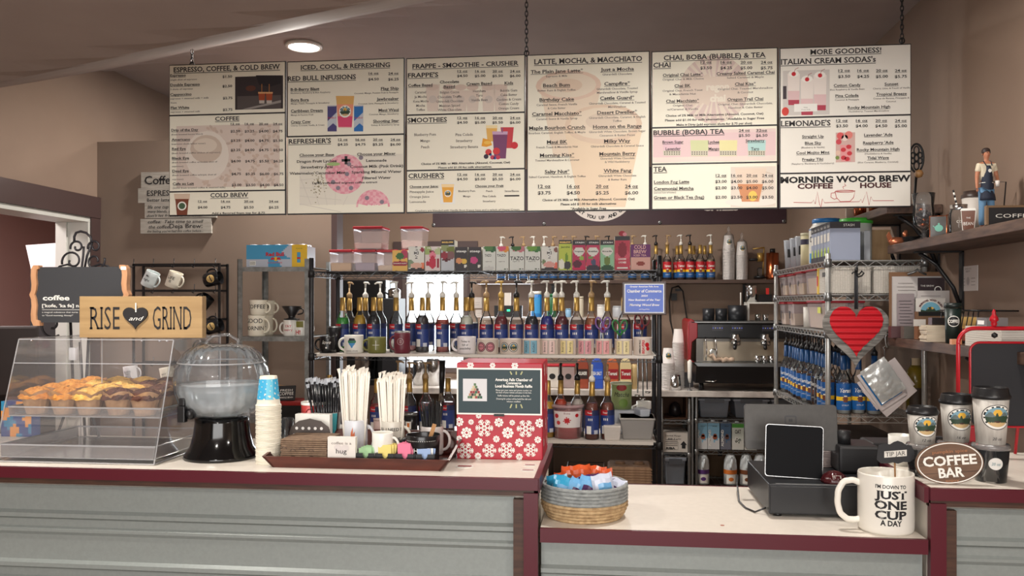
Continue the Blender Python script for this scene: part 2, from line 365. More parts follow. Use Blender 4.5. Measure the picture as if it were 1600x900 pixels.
# ================================================================ MENU BOARDS (hanging at Y = 4.0)
YM = 4.0; MT,MBm = 2.75,1.995
PAPER = C(238,233,215,0.5); PAPERW = C(234,230,220,0.5); MINK = C(52,48,48,0.7); MGREY = C(110,102,98,0.7); FRAME = C(30,26,28,0.5)
ZM = {1: (30,70,3.8095),2: (440,70,3.2154),4: (815,70,3.2148),6: (1210,60,3.2136),0: (0,0,1)}
def menu(x0,x1,label,zoom,lines,divs,pics=None,paper=PAPER):
    MT = 2.762 - .0165*(x0 - 264)/950; a,b = XO(x0,YM),XO(x1,YM); cx = (a + b)/2; W = b - a
    t = thing('menu_board',label,'menu board',(cx,YM,MBm),0)
    MB().box(-W/2,W/2,0.0,0.012,0,MT - MBm,FRAME).build('frame',t)
    t = MB().box(-W/2 + 0.004,W/2 - 0.004,-0.003,0.0,0.006,MT - MBm - 0.005,paper).build('sheet',t)
    ox,oy,sc = ZM[zoom]
    def w2(zx,zy): p = P(ox + zx/sc,oy + zy/sc,YM); return p[0] - cx,p[2] - MBm
    kk = T_((x0 + x1)/2,YM)/F/sc
    mp = front(-0.0045)
    for d in divs:
        z = w2((x0 + x1)/2*sc - ox*sc,d)[1]; MB().box(-W/2 + 0.002,W/2 - 0.002,-0.0042,-0.003,z - 0.0035,z + 0.0035,FRAME).build('divider',t)
    if pics:
        m = MB(); m.par = t; pics(m,w2,kk); m.build('printed_picture',t)
    m = MB()
    for L in lines.strip().split('\n'):
        q = L.split('|')
        s,zx,zy,h = q[0],float(q[1]),float(q[2]),float(q[3]); o = q[4] if len(q)>4 else 'c'; wd = float(q[5]) if len(q)>5 else None
        # several columns on one line are divided by tabs as text@x
        for part in s.split('~'):
            if '@' in part: part,xx = part.split('@'); zx = float(xx)
            x,z = w2(zx,zy)
            al = 'l' if 'l' in o else ('r' if 'r' in o else 'c')
            sm_ = h<8.2
            m.text(mp,part,x,z,h*kk,MGREY if 'g' in o else MINK,w=wd*kk if wd else None,al=al,slab=('n' not in o and h>6.5),bold=0.008 if 'g' in o else 0.022,ul='u' in o)
    m.build('lettering',t); return t
def cut(m):
    m.build('printed_picture',m.par); m.v,m.f,m.mi,m.sm,m.mats = [],[],[],[],[]
def quad(m,w2,x0,y0,x1,y1,mat,d=-0.0036):
    a = w2(x0,y1); b = w2(x1,y0); m.rect(front(d),a[0],b[0],a[1],b[1],mat)
def blob(m,w2,x,y,rx,ry,mat,d=-0.0039,n=20):
    c = w2(x,y); e = w2(x + rx,y - ry); a,b = e[0] - c[0],e[1] - c[1]
    m.flat([(c[0] + a*cos(2*PI*i/n),c[1] + b*sin(2*PI*i/n)) for i in range(n)],[tuple(range(n))],front(d),mat)
def poly(m,w2,pts,mat,d=-0.0039):
    m.flat([w2(*p) for p in pts],[tuple(range(len(pts)))],front(d),mat)
def cupshape(m,w2,x,y0,y1,wt,wb,mat,d): poly(m,w2,[(x - wt/2,y0),(x + wt/2,y0),(x + wb/2,y1),(x - wb/2,y1)],mat,d)
DK = C(60,52,50,.6); BEIGE = C(222,205,188,.6); PALEB = C(214,198,184,.6); FPINK = C(228,190,190,.6)
def pic1(m,w2,k):
    quad(m,w2,1287,183,1572,388,C(52,44,46,.5)); quad(m,w2,1300,300,1560,384,C(84,76,74,.5),-0.0037); poly(m,w2,[(1330,384),(1560,330),(1560,345),(1380,384)],C(150,144,138),-0.0038)
    blob(m,w2,1380,260,30,18,C(90,50,36),-0.0038); poly(m,w2,[(1410,183),(1560,183),(1560,230),(1500,250),(1430,240)],C(34,30,34),-0.0038)
    for x in (1446,1490):
        cupshape(m,w2,x,282,332,42,32,C(160,72,36),-0.0040); cupshape(m,w2,x,332,350,32,30,C(190,180,170),-0.0040); cupshape(m,w2,x,282,292,44,42,C(214,160,110),-0.0041); cupshape(m,w2,x,235,282,3,3,C(200,130,60),-0.0041)
    cut(m)
    # the faded coffee bean picture behind the prices
    quad(m,w2,938,470,1552,852,C(216,200,188,.6)); rnd = random.Random(4)
    for i in range(150):
        x,y = rnd.uniform(1100,1545),rnd.uniform(478,846); a = rnd.uniform(0,3.1); n = 8
        poly(m,w2,[(x + 13*cos(2*PI*j/n)*cos(a) - 8*sin(2*PI*j/n)*sin(a),y + 13*cos(2*PI*j/n)*sin(a) + 8*sin(2*PI*j/n)*cos(a)) for j in range(n)],C(206,184,168) if i%2 else C(198,178,164),-0.00375 - i*1e-7)
    blob(m,w2,1120,660,130,150,C(226,216,204),-0.0040); blob(m,w2,1115,620,95,85,C(204,186,170),-0.0041); blob(m,w2,1110,600,70,45,C(220,206,190),-0.0042)
    cut(m)
    # cold brew cup (image coordinates)
    f = lambda x,y: w2((x - 30)*3.8095,(y - 70)*3.8095)
    cupshape(m,f,285,303,313,25,23,C(214,190,168),-0.0040); cupshape(m,f,285,311,336,21,16,C(120,62,40),-0.0041); blob(m,f,285,322,7,7,WHITE,-0.0043); blob(m,f,285,322,5,5,C(70,96,70),-0.0044)
menu(264.5,446.5,'menu board of espresso, coffee and cold brew, the leftmost of the hanging row',1,'''
ESPRESSO, COFFEE, & COLD BREW|1236|155|29|cu|662
Espresso|902|192|15|lu|98
single shot of espresso|902|215|9|lg|168
Double Espresso|902|248|15|lu|186
2 shots of espresso|902|271|9|lg|142
Cappuccino|902|305|15|lu|134
espresso + steamed milk + milk|902|327|9|lg|242
foam|904|351|9|lg|38
Flat White|904|384|15|lu|118
espresso + steamed milk|904|406|9|lg|186
$1.50|1241|197|14|c|60
$2.50|1241|254|14|c|60
$2.75|1243|325|14|c|60
$2.75|1243|394|14|c|60
COFFEE|1240|452|24|cu|150
12 oz@1288~16 oz@1372~20 oz@1457~24 oz@1541|0|477|12|cu|58
Drip of the Day|908|517|15|lu|170
(fresh brewed house blend)|908|540|9|lg|198
Americano|909|573|15|lu|118
(espresso shots w/hot water)|909|596|9|lg|214
Red Eye|911|628|15|lu|88
(fresh brewed coffee w/shot of espresso)|911|651|9|lg|304
Black Eye|912|684|15|lu|108
(fresh brewed coffee w/double shot of|912|706|9|lg|284
espresso)|912|729|9|lg|72
Dead Eye|914|760|15|lu|104
(fresh brewed coffee w/triple shot of|914|782|9|lg|276
espresso)|914|806|9|lg|70
Cafe au Lait|916|836|15|lu|134
(50/50 fresh brewed coffee & steamed milk)|916|858|9|lg|330
$2.50@1289~$3.25@1373~$4.00@1457~$4.75@1541|0|522|14|c|60
$3.25@1290~$4.00@1374~$4.75@1458~$5.50@1542|0|578|14|c|60
$3.25@1290~$4.00@1374~$4.75@1458~$5.50@1543|0|634|14|c|60
$4.00@1292~$4.75@1376~$5.50@1460~$6.25@1544|0|700|14|c|60
$4.75@1294~$5.25@1378~$6.00@1462~$6.75@1546|0|776|14|c|60
$3.00@1296~$3.50@1380~$4.00@1463~$4.50@1546|0|842|14|c|60
COLD BREW|1253|907|25|cu|236
12 oz@1094~16 oz@1231~20 oz@1369~24 oz@1517|0|938|12|cu|58
$4.00@1094~$4.75@1231~$5.50@1369~$6.25@1517|0|975|14|c|60
Add a flavored foam top for $.75|1306|1007|11|cn|330
''',[414,871],pic1)
def logo_fn():
    S,Y_,G,T2,G2,BR = C(120,160,176),C(226,176,60),C(42,66,46),C(200,170,120),C(96,112,112),C(70,40,32)
    def f(x,y):
        r = math.hypot(x,y)
        if r>0.95: return INK if r<0.98 else WHITE
        if r>0.76: return INK if (int((math.atan2(y,x) + PI)/(2*PI)*30)%2==0 and 0.79<r<0.89 and y>-0.5) else WHITE
        if abs(x + 0.05)<0.32*(0.42 - y) and -0.3<y<0.42: return G
        if (x - 0.0) ** 2 + (y - 0.34) ** 2<0.075: return Y_
        if y<-0.42: return T2
        if y<-0.3 and abs(x)<0.2: return BR
        if y<0.05 + 0.12*x: return G
        if y<0.42 - abs(abs(x) - 0.45)*0.9: return G2
        return S
    return f
LOGO = logo_fn()
def wdisc(m,w2,x,y,r,fn,n=24,rings=8,d=-0.0043):
    c = w2(x,y); e = w2(x + r,y); m.disc(front(d),c[0],c[1],e[0] - c[0],fn,n,rings)
def pic2(m,w2,k):
    cupshape(m,w2,320,262,418,90,66,C(232,196,186),-0.0038); cupshape(m,w2,320,258,300,92,84,C(220,172,100),-0.0039); cupshape(m,w2,320,300,360,84,76,C(232,150,120),-0.00395); cupshape(m,w2,320,360,414,76,68,C(214,70,110),-0.0040)
    wdisc(m,w2,320,336,30,LOGO)
    for x,c1 in ((255,C(72,66,120)),(388,C(40,110,180))):
        quad(m,w2,x - 23,306,x + 23,436,c1,-0.0040); poly(m,w2,[(x - 23,385),(x + 23,340),(x + 23,436),(x - 23,436)],C(190,196,204),-0.0041); poly(m,w2,[(x - 23,420),(x + 5,395),(x + 23,410),(x + 23,436),(x - 23,436)],c1,-0.0042); quad(m,w2,x - 21,304,x + 21,311,C(200,200,205),-0.0043)
        c = w2(x,372); m.text(front(-0.0044),'RedBull',c[0],c[1],9*k,RED,w=40*k)
    cut(m); quad(m,w2,92,548,610,806,C(226,220,206,.6))
    for i in range(5): m.line(front(-0.0037),[w2(92 + i*60,660 + i*25),w2(150 + i*40,806)],0.003,C(214,208,196)); m.line(front(-0.0037),[w2(92,640 + i*40),w2(300,600 + i*60)],0.003,C(214,208,196))
    for x,y,r,tilt in ((318,650,98,1),(460,815,85,0)):
        def fn(u,v,r=r): 
            a = math.hypot(u,v); return C(190,160,160) if a>0.95 else (C(226,150,164) if (int(u*6 + 9) + int(v*6 + 9))%2 else C(232,176,184))
        c = w2(x,y); e = w2(x + r,y)
        if tilt: m.disc(front(-0.0038),c[0],c[1],e[0] - c[0],fn,28,9)
        else: m.disc(front(-0.0038),c[0],c[1],e[0] - c[0],lambda u,v: fn(u,v) if v>0.1 else None,28,9)
    for x,y in ((400,568),(340,600),(285,720),(330,650),(430,770),(505,790),(350,720),(260,690)): blob(m,w2,x,y,11,11,C(132,122,134),-0.0041)
    rnd = random.Random(3)
    for i in range(60): blob(m,w2,rnd.gauss(190,18),rnd.gauss(700,40),4,3,C(160,150,120),-0.0041,6)
    blob(m,w2,262,600,34,10,C(160,186,120),-0.0041)
    cut(m); quad(m,w2,303,574,347,588,MINK,-0.0045); quad(m,w2,318,560,332,602,MINK,-0.0045)
menu(449,632,'menu board of iced drinks, infusions and refreshers, second from left of the hanging row',2,'''
ICED, COOL, & REFRESHING|320|119|22|cu|462
RED BULL INFUSIONS|32|183|23|lu|355
16 oz@463~24 oz@563|0|150|11|cu|52
$4.50@463~$6.25@563|0|180|12|c|54
B-B-Berry Blast|47|233|14|lu|150
Blackberry, Blueberry & Blue Raspberry|47|248|7.5|lg|208
Bora Bora|48|286|14|lu|94
Mango, Peach, Pineapple & Strawberry|48|301|7.5|lg|202
Caribbean Dream|48|341|14|lu|168
Mango & Passion Fruit|48|358|7.5|lg|118
Crazy Cow|48|396|14|lu|104
Cherry, Coconut, Vanilla, & Cream|48|411|7.5|lg|176
Flag Ship|590|226|14|ru|92
Coconut, Mango, Passion Fruit & Pineapple|588|243|7.5|rg|226
Jawbreaker|590|278|14|ru|114
Coconut, Lime, Pineapple & Strawberry|589|296|7.5|rg|206
Maui Waui|590|334|14|ru|104
Coconut, Mango, Strawberry|590|351|7.5|rg|152
Shooting Star|591|389|14|ru|132
Galaxy & Strawberry Syrup|592|405|7.5|rg|144
REFRESHER'S|36|498|23|lu|222
12 oz@309~16 oz@397~20 oz@485~24 oz@573|0|482|11|cu|50
$4.25@309~$4.75@397~$5.25@485~$6.00@573|0|507|12|c|54
Choose your Base|178|560|13|cu|180
Dragon Fruit Lychee|178|592|13|c|208
Strawberry Acai|179|621|13|c|168
Watermelon Cucumber Mint|181|651|13|c|292
Choose your Mixer|477|555|13|cu|198
Lemonade|477|588|13|c|106
Coconut Milk (Pink Drink)|478|617|13|c|272
Sparkling Mineral Water|478|645|13|c|256
Filtered Water|478|675|13|c|148
Lightly caffeinated w/green coffee extract|318|698|10|c|336
''',[456],pic2)
def pic3(m,w2,k):
    for x in (760,840,900,960,1040,1100): cupshape(m,w2,x,200 if x%3 else 230,335,70,54,C(222,206,192),-0.0037 - x*1e-8); blob(m,w2,x,215,30,16,C(216,196,182),-0.0039); blob(m,w2,x,275,20,20,C(208,196,186),-0.0040)
    cut(m); cupshape(m,w2,1056,415,486,56,42,C(226,176,90),-0.0038); cupshape(m,w2,1056,405,420,58,56,C(240,220,170),-0.0039); cupshape(m,w2,1134,415,520,66,46,C(196,58,66),-0.0039)
    cupshape(m,w2,1098,440,572,76,58,C(118,62,104),-0.0041); cupshape(m,w2,1098,436,452,78,75,C(196,160,190),-0.0042); quad(m,w2,1106,418,1112,442,C(140,90,130),-0.0043)
    poly(m,w2,[(1005,510),(1012,470),(1050,480),(1058,505),(1030,514)],C(232,160,40),-0.0042); blob(m,w2,1035,492,18,9,C(240,190,80),-0.0043)
    for x,y,r,c in ((1170,506,18,C(200,40,50)),(1040,540,16,C(206,60,60)),(1080,535,18,C(208,50,56)),(1028,562,12,C(50,40,60)),(1060,566,11,C(190,60,90)),(1088,566,11,C(196,50,80)),(1050,552,7,C(60,90,160)),(1072,570,7,C(60,90,170))): blob(m,w2,x,y,r,r,c,-0.0044)
    cut(m); quad(m,w2,798,694,872,800,C(234,234,230),-0.0037); cupshape(m,w2,836,706,792,62,44,C(232,168,60),-0.0039); cupshape(m,w2,836,700,716,66,62,C(244,214,160),-0.0040); wdisc(m,w2,836,748,17,LOGO)
    cut(m); quad(m,w2,1120,755,1195,763,MINK,-0.0046)
menu(635,820.5,'menu board of frappes, smoothies and crushers, third from left of the hanging row',2,'''
FRAPPE - SMOOTHIE - CRUSHER|922|112|22|cu|540
FRAPPE'S|634|166|22|lu|158
12 oz@909~16 oz@998~20 oz@1086~24 oz@1174|0|139|11|cu|52
$4.50@909~$5.00@998~$5.50@1086~$6.00@1174|0|163|12|c|54
Coffee Based|698|211|14|cu|126
Chocolate|844|194|14|c|98
Based|844|218|14|cu|58
Cream Based|994|203|14|cu|130
Kids|1142|200|14|cu|44
Caramel@699~Belgian Cocoa@845|0|245|12|cg
Ja Mocha@699~Chocolate Truffle@845|0|268|12|cg
Kona Mocha@701~Ghirardelli Chocolate@845|0|290|11|cg
Mocha@699~Mexican Spiced@845|0|312|12|cg
Toffee@699~White Chocolate@845|0|333|12|cg
Horchata@994|0|239|12|cg
Taro@994|0|261|12|cg
Vanilla Bean@994|0|284|12|cg
Bubble Gum@1142|0|236|12|cg
Cake Batter@1142|0|258|12|cg
Cookies & Cream@1142|0|281|12|cg
Cotton Candy@1142|0|303|12|cg
Orange Cream@1142|0|325|12|cg
SMOOTHIES|634|392|23|lu|202
12 oz@909~16 oz@998~20 oz@1086~24 oz@1174|0|373|11|cu|52
$4.50@909~$5.00@998~$5.50@1086~$6.00@1174|0|397|12|c|54
Blueberry Pom@722~Pina Colada@918|0|458|13|cg
Mango@722~Strawberry@918|0|489|13|cg
Peach@722~Strawberry Banana@918|0|520|13|cg
Choice of 2% Milk or Milk Alternative (Almond, Coconut, Oat)|924|600|10|c|452
Please add $1.00 for milk alternatives.|922|620|9|c|274
CRUSHER'S|638|671|23|lu|184
12 oz@909~16 oz@998~20 oz@1086~24 oz@1174|0|657|11|cu|52
$4.50@909~$5.00@998~$5.50@1086~$6.00@1174|0|681|12|c|54
Choose your Juice:|644|719|11|lu|148
Pineapple Juice|644|745|11|lg|124
Orange Juice|644|770|11|lg|102
Lemonade|644|795|11|lg|84
Choose your Fruit|1044|715|11|cu|144
Blueberry Pom@931~Peach@1044~Straw/Banna@1157|0|740|10|cg
Mango@931~Pina Colada@1044|0|766|10|cg
Strawberry@1044|0|791|10|cg
Crushers are blended with Vanilla Bean frappe base and a splash of Heavy Cream|932|835|8.5|cg|530
''',[347,628],pic3)
def pic4(m,w2,k):
    c = C(230,212,190,.6)
    blob(m,w2,235,205,165,82,C(226,200,180)); blob(m,w2,235,205,140,66,C(228,214,194),-0.0040); blob(m,w2,235,205,70,36,C(222,200,178),-0.0041)
    poly(m,w2,[(95,230),(395,230),(330,560),(160,560)],c,-0.00375); poly(m,w2,[(215,430),(605,430),(520,815),(290,815)],C(232,210,182),-0.00385)
    blob(m,w2,410,400,195,105,C(224,200,176),-0.0042); blob(m,w2,410,395,168,84,C(230,214,192),-0.0043); blob(m,w2,405,385,84,44,C(222,204,184),-0.0044)
menu(823.5,1015,'menu board of lattes, mochas and macchiatos, the one with a single tall section',4,'''
LATTE, MOCHA, & MACCHIATO|332|91|25|cu|540
The Plain Jane Latte*|177|142|17|cu|264
Espresso & Milk|177|163|10|cg|108
Beach Bum|176|212|17|cu|136
Butter Rum & English Toffee|176|234|10|cg|190
Birthday Cake|177|284|17|cu|174
Caramel Sauce, French Vanilla|177|306|10|cg|204
& Cake Batter|176|324|10|cg|90
Caramel Macchiato*|177|355|17|cu|250
Caramel Sauce & Vanilla Syrup|177|377|10|cg|208
Maple Bourbon Crunch|178|425|17|cu|284
Bourbon Caramel, English Toffee, & Maple|178|447|10|cg|286
Maui BK|178|497|17|cu|104
French Toast & Macadamia Nut|178|519|10|cg|210
Morning Kiss*|178|563|17|cu|174
Toasted Marshmallow & Coconut|179|585|10|cg|222
Salty Nut*|179|646|17|cu|126
Salted Caramel, Hazelnut, & English Toffee|179|668|10|cg|286
Just a Mocha|480|132|17|cu|166
Ghirardelli Chocolate|480|153|10|cg|146
Campfire*|480|204|17|cu|128
Ghirardelli Chocolate, Toasted|480|226|10|cg|204
Marshmallow & Vanilla Syrup|480|244|10|cg|202
Cattle Guard*|480|276|17|cu|170
Ghirardelli Chocolate, Caramel & Toasted|480|298|10|cg|280
Marshmallow|480|317|10|cg|90
Desert Dweller*|480|348|17|cu|198
Ghirardelli Chocolate, Caramel, & English|480|370|10|cg|280
Toffee|480|388|10|cg|44
Home on the Range|480|419|17|cu|242
Ghirardelli White Chocolate, Brown Sugar|480|441|10|cg|280
Cinnamon & Butter Pecan|480|460|10|cg|176
Milky Way|480|492|17|cu|132
Ghirardelli Chocolate & Caramel Sauce|480|514|10|cg|262
Mountain Berry|481|556|17|cu|180
Ghirardelli White Chocolate|481|576|10|cg|170
& Wild Huckleberry|481|593|10|cg|124
White Fang|481|641|17|cu|138
Ghirardelli White Chocolate|481|663|10|cg|188
& Butter Rum|481|682|10|cg|92
12 oz@114~16 oz@260~20 oz@405~24 oz@552|0|719|16|cu|64
$3.75@114~$4.50@260~$5.25@405~$6.00@552|0|752|16|c|66
Choice of 2% Milk or Milk Alternative (Almond, Coconut, Oat)|335|783|11|c|462
Please add $1.00 for milk alternatives|335|805|11|c|278
*Available in Sugar Free|335|828|11|c|178
''',[],pic4)
def pic5(m,w2,k):
    def fn(u,v):
        if abs(v)<0.42: return C(220,202,186)
        return C(214,192,184) if int((math.atan2(v,u) + 4)*8)%2 else C(226,212,196)
    wdisc(m,w2,965,225,175,fn,64,8,-0.0038)
    for s,y in (('regon',228),('chai',285)): c = w2(985,y); m.text(front(-0.0041),s,c[0],c[1],34*k,C(232,222,206),bold=0.05)
    cut(m); quad(m,w2,660,420,1276,590,C(226,196,196)); quad(m,w2,660,420,1276,450,C(228,206,200),-0.0037); quad(m,w2,660,555,1276,592,C(230,214,204),-0.0037)
    for x,c in ((755,C(222,186,196)),(893,C(206,210,160)),(1037,C(226,218,160)),(1180,C(176,212,208))):
        cupshape(m,w2,x,480,560,92,84,c,-0.0040); cupshape(m,w2,x,532,558,88,84,C(206,200,178),-0.0041)
        for j in range(14): blob(m,w2,x - 36 + (j%7)*12,540 + (j // 7)*10,4,3,C(80,70,66),-0.0042,7)
    cut(m); quad(m,w2,1050,610,1276,815,C(222,210,196)); blob(m,w2,1150,790,130,24,C(232,226,214),-0.0039); cupshape(m,w2,1150,620,790,160,90,C(226,206,186),-0.0040); cupshape(m,w2,1148,700,788,128,84,C(206,140,96),-0.0041); blob(m,w2,1160,760,22,26,C(232,196,90),-0.0042); m.line(front(-0.0043),[w2(1225,640),w2(1262,650),w2(1255,700),w2(1205,740)],0.004,C(206,186,166))
menu(1018,1215,'menu board of chai, bubble tea and tea, second from right of the hanging row',4,'''
CHAI, BOBA (BUBBLE) & TEA|968|71|24|cu|502
CHAI|661|116|24|lu|88
12 oz@926~16 oz@1027~20 oz@1128~24 oz@1230|0|95|13|cu|56
$3.50@926~$4.25@1027~$5.00@1128~$5.75@1230|0|124|14|c|58
Original Chai Latte*|809|159|15|cu|198
Original Chai & Milk Choice|811|178|9.5|cg|204
Chai BK|808|214|15|cu|80
Original Chai, French Toast|808|235|9.5|cg|198
& Macadamia Nut|808|253|9.5|cg|132
Chai Macchiato*|808|290|15|cu|164
Original Chai|808|310|9.5|cg|96
w/Caramel & Vanilla|808|329|9.5|cg|154
Creamy Salted Caramel Chai|1124|150|15|cu|284
Salted Caramel & Maple|1123|169|9.5|cg|180
Chai Kiss*|1123|205|15|cu|102
Original Chai, Toasted Marshmallow|1123|225|9.5|cg|270
& Coconut|1123|244|9.5|cg|76
Oregon Trail Chai|1123|281|15|cu|176
Original Chai, Ghirardelli Chocolate,|1123|302|9.5|cg|266
Hazelnut & Cake Batter|1124|320|9.5|cg|170
Choice of 2% Milk or Milk Alternative (Almond, Coconut, Oat)|967|357|10.5|c|480
Please add $1.00 for milk alternatives. *Available in Sugar Free|967|380|10.5|c|488
Make it Dirty (add espresso shots for $.75 per shot)|966|404|10.5|c|372
BUBBLE (BOBA) TEA|662|455|24|lu|352
24 oz@1118~32oz@1205|0|437|13|cu|54
$5.50@1118~$6.50@1205|0|463|14|c|56
Brown Sugar@760~Lychee@964|0|496|14|cu
Strawberry@1172|0|489|14|cu
Lavender@760~Mango@965~Taro@1172|0|530|14|cu
TEA|662|638|24|lu|68
12 oz@1001~16 oz@1079~20 oz@1156~24 oz@1235|0|663|13|cu|54
$3.00@1001~$4.00@1079~$5.00@1156~$6.00@1235|0|694|14|c|56
$2.00@1001~$3.00@1079~$4.00@1156~$5.00@1235|0|726|14|c|56
$2.00@1001~$2.50@1079~$3.00@1156~$3.50@1235|0|773|14|c|56
London Fog Latte|664|698|15|lu|176
Ceremonial Matcha|664|731|15|lu|198
(served hot w/water)|664|747|7.5|lg|110
Green or Black Tea (bag)|664|776|15|lu|250
''',[411,595],pic5)
def pic6(m,w2,k):
    quad(m,w2,42,157,276,388,C(206,200,194)); quad(m,w2,42,240,60,306,C(60,50,56),-0.0037)
    for x,y0,y1,wd in ((96,178,336,62),(228,185,362,66),(163,205,386,66)):
        cupshape(m,w2,x,y0,y1,wd,wd*.86,C(232,222,214),-0.0038); cupshape(m,w2,x,y0 + (y1 - y0)*.55,y1,wd*.95,wd*.86,C(222,190,190),-0.0039); cupshape(m,w2,x,y1 - 26,y1,wd*.9,wd*.86,C(176,60,80),-0.0040)
        blob(m,w2,x,y0,wd*.42,18,C(240,236,228),-0.0041); blob(m,w2,x,y0 + 2,11,11,C(196,30,44),-0.0042); m.line(front(-0.0043),[w2(x,y0),w2(x + 8,y0 - 22),w2(x + 24,y0 - 30)],0.002,C(150,40,40))
    quad(m,w2,98,328,214,370,C(236,234,228),-0.0044); blob(m,w2,54,368,18,22,C(206,60,50),-0.0041)
    for s,y in (('Italian',350),('Cream Soda',361)): c = w2(156,y); m.text(front(-0.0046),s,c[0],c[1],6*k,MGREY)
    cut(m); quad(m,w2,307,472,404,623,C(206,172,164))
    for x,y,r,c in ((330,490,18,C(214,90,90)),(372,486,20,C(224,130,120)),(352,500,16,C(232,210,200)),(322,520,14,C(200,70,80)),(318,575,12,C(222,190,170)),(315,600,10,C(120,140,70))): blob(m,w2,x,y,r,r,c,-0.0038)
    cupshape(m,w2,358,536,618,60,48,C(222,150,150),-0.0039)
    for x,y in ((345,560),(372,545),(376,578),(346,600),(364,606)): blob(m,w2,x,y,13,11,C(198,50,60),-0.0040)
    cut(m); R2 = C(176,34,40,.6); mp = front(-0.0044)
    m.line(mp,[w2(*p) for p in ((95,824),(185,826),(196,812),(204,832),(214,780 - 10),(226,836),(232,848),(240,806),(250,826),(330,822),(425,820),(432,808),(440,826),(461,770),(474,838),(484,796),(494,816),(598,815))],0.0022,R2)
    m.line(mp,[w2(*p) for p in ((303,770),(404,766),(396,800),(378,819),(330,820),(310,800),(303,770))],0.0026,R2); m.line(mp,[w2(*p) for p in ((303,775),(284,778),(282,798),(300,808),(312,804))],0.0026,R2)
    m.line(mp,[w2(353 + 50*cos(a/10*2*PI),768 + 6*sin(a/10*2*PI)) for a in range(10)],0.002,R2,True); m.line(mp,[w2(*p) for p in ((346,756),(342,746),(358,740),(350,730))],0.0026,R2)
    m.text(mp,'MORNING WOOD BREW',*w2(352,722),30*k,INK,w=630*k,slab=True,bold=0.04)
    m.text(mp,'COFFEE',*w2(203,754),25*k,C(70,22,24),w=172*k,slab=True,bold=0.04); m.text(mp,'HOUSE',*w2(507,750),25*k,C(70,22,24),w=150*k,slab=True,bold=0.04)
menu(1218,1423.5,'menu board of cream sodas and lemonades with the coffee house name, rightmost of the row',6,'''
MORE GOODNESS!|356|77|25|cu|344
ITALIAN CREAM SODAS's|30|133|27|lu|462
12 oz@349~16 oz@444~20 oz@538~24 oz@633|0|169|13|cun|56
$3.50@349~$4.25@444~$5.00@538~$5.75@633|0|199|14|cn|58
Cotton Candy|364|243|14|cun|130
Blue Raspberry & Vanilla Bean|364|261|8|cgn|166
Pina Colada|363|295|14|cun|112
Coconut & Pineapple|363|313|8|cgn|116
Sunset|586|237|14|cun|66
Cherry, Lime, & Touch of Vanilla|586|255|8|cgn|176
Tropical Breeze|586|287|14|cun|146
Creme de Banana, Pineapple &|585|305|8|cgn|172
Coconut|584|321|8|cgn|48
Rocky Mountain High|473|353|14|cun|204
Huckleberry, Toasted Marshmallow|473|370|8|cgn|194
LEMONADE'S|30|443|27|lu|244
12 oz@338~16 oz@437~20 oz@535~24 oz@633|0|420|13|cun|56
$3.50@338~$4.00@437~$4.50@535~$5.00@633|0|447|14|cn|58
Straight Up|192|500|14|cun|106
Blue Sky|193|533|14|cun|80
(Blueberry & Vanilla)|192|552|8|cgn|114
Cool Mojito Mint|192|581|14|cun|162
Freaky Tiki|191|615|14|cun|102
(Raspberry, Blackberry & Huckleberry)|191|633|8|cgn|208
Lavender 'Ade|520|492|14|cun|136
Raspberry 'Ade|520|531|14|cun|146
Rocky Mountain High|519|565|14|cun|204
(Huckleberry & Vanilla)|519|583|8|cgn|128
Tidal Wave|519|607|14|cun|104
(Blue Curacao, Blueberry, Coconut)|518|626|8|cgn|194
''',[392,674],pic6,PAPERW)
def chain(px,label):
    x = XO(px,YM); z0 = MT; z1 = zs(x,YM); t = thing('hanging_chain',label,'chain',(x,YM + 0.006,z0),0,'chains holding up the menu boards')
    m = MB(); n = max(2,int((z1 - z0)/0.021))
    for i in range(n):
        c = z0 + (i + 0.5)*(z1 - z0)/n - z0; h = (z1 - z0)/n*0.72
        m.tube([((0.007*cos(a) if i%2 else 0),(0 if i%2 else 0.007*cos(a)),c + h*sin(a)) for a in [2*PI*j/10 for j in range(10)]],0.0022,BLACK,5,True)
    m.build('links',t)
    MB().tube([(0.011*cos(a),0,0.012 + 0.013*sin(a)) for a in [2*PI*j/14 for j in range(14)]],0.003,BLACK,6,True).build('hook',t)
chain(299,'short black chain holding the left end of the menu row'); chain(822.5,'black chain holding the middle of the menu row')
chain(1410,'black chain holding the right end of the menu row')
# ================================================================ LEFT: RACKS, SIGNS, MUGS ON THE PARTITION
# ---- mugs
def mug_parts(t,key,R,H,mat,hand=1,Rt=None,printed=None,inner=None,hl=1.0):
    Rt = Rt or R
    def body(m):
        k = [(0.0,0.004),(R*0.9,0.0),(R,0.006)] + [(R + (Rt - R)*i/4,0.006 + (H - 0.008)*i/4) for i in range(1,5)] + [(Rt - 0.001,H),(Rt - 0.0035,H - 0.002)]
        m.lathe(k,mat,32); m.lathe([(Rt - 0.0035,H - 0.002),(R - 0.005,0.012),(0.0,0.010)],inner or mat,32)
    bo = cpart(key + 'b','body',t,body)
    def hnd(m):
        pts = []
        for i in range(11):
            a = -PI/2 + PI*i/10; pts.append((hand*(R - 0.003 + hl*0.62*R*cos(a) + 0.001),0,H*0.5 + H*0.33*sin(a)))
        m.tube([(hand*(R*0.92),0,H*0.17)] + pts + [(hand*(R*0.92),0,H*0.83)],0.0052*R/0.04,mat,8)
    cpart(key + 'h%d'%hand,'handle',t,hnd)
    if printed:
        m = MB(); printed(m,around(R,Rt,H)); m.build('print',bo)
    return t
def words(*L):
    """list of (text, z, cap height, colour) set round the mug"""
    def f(m,mp):
        for s,z,h,c in L: m.text(mp,s,0,z,h,c,bold=0.01)
    return f
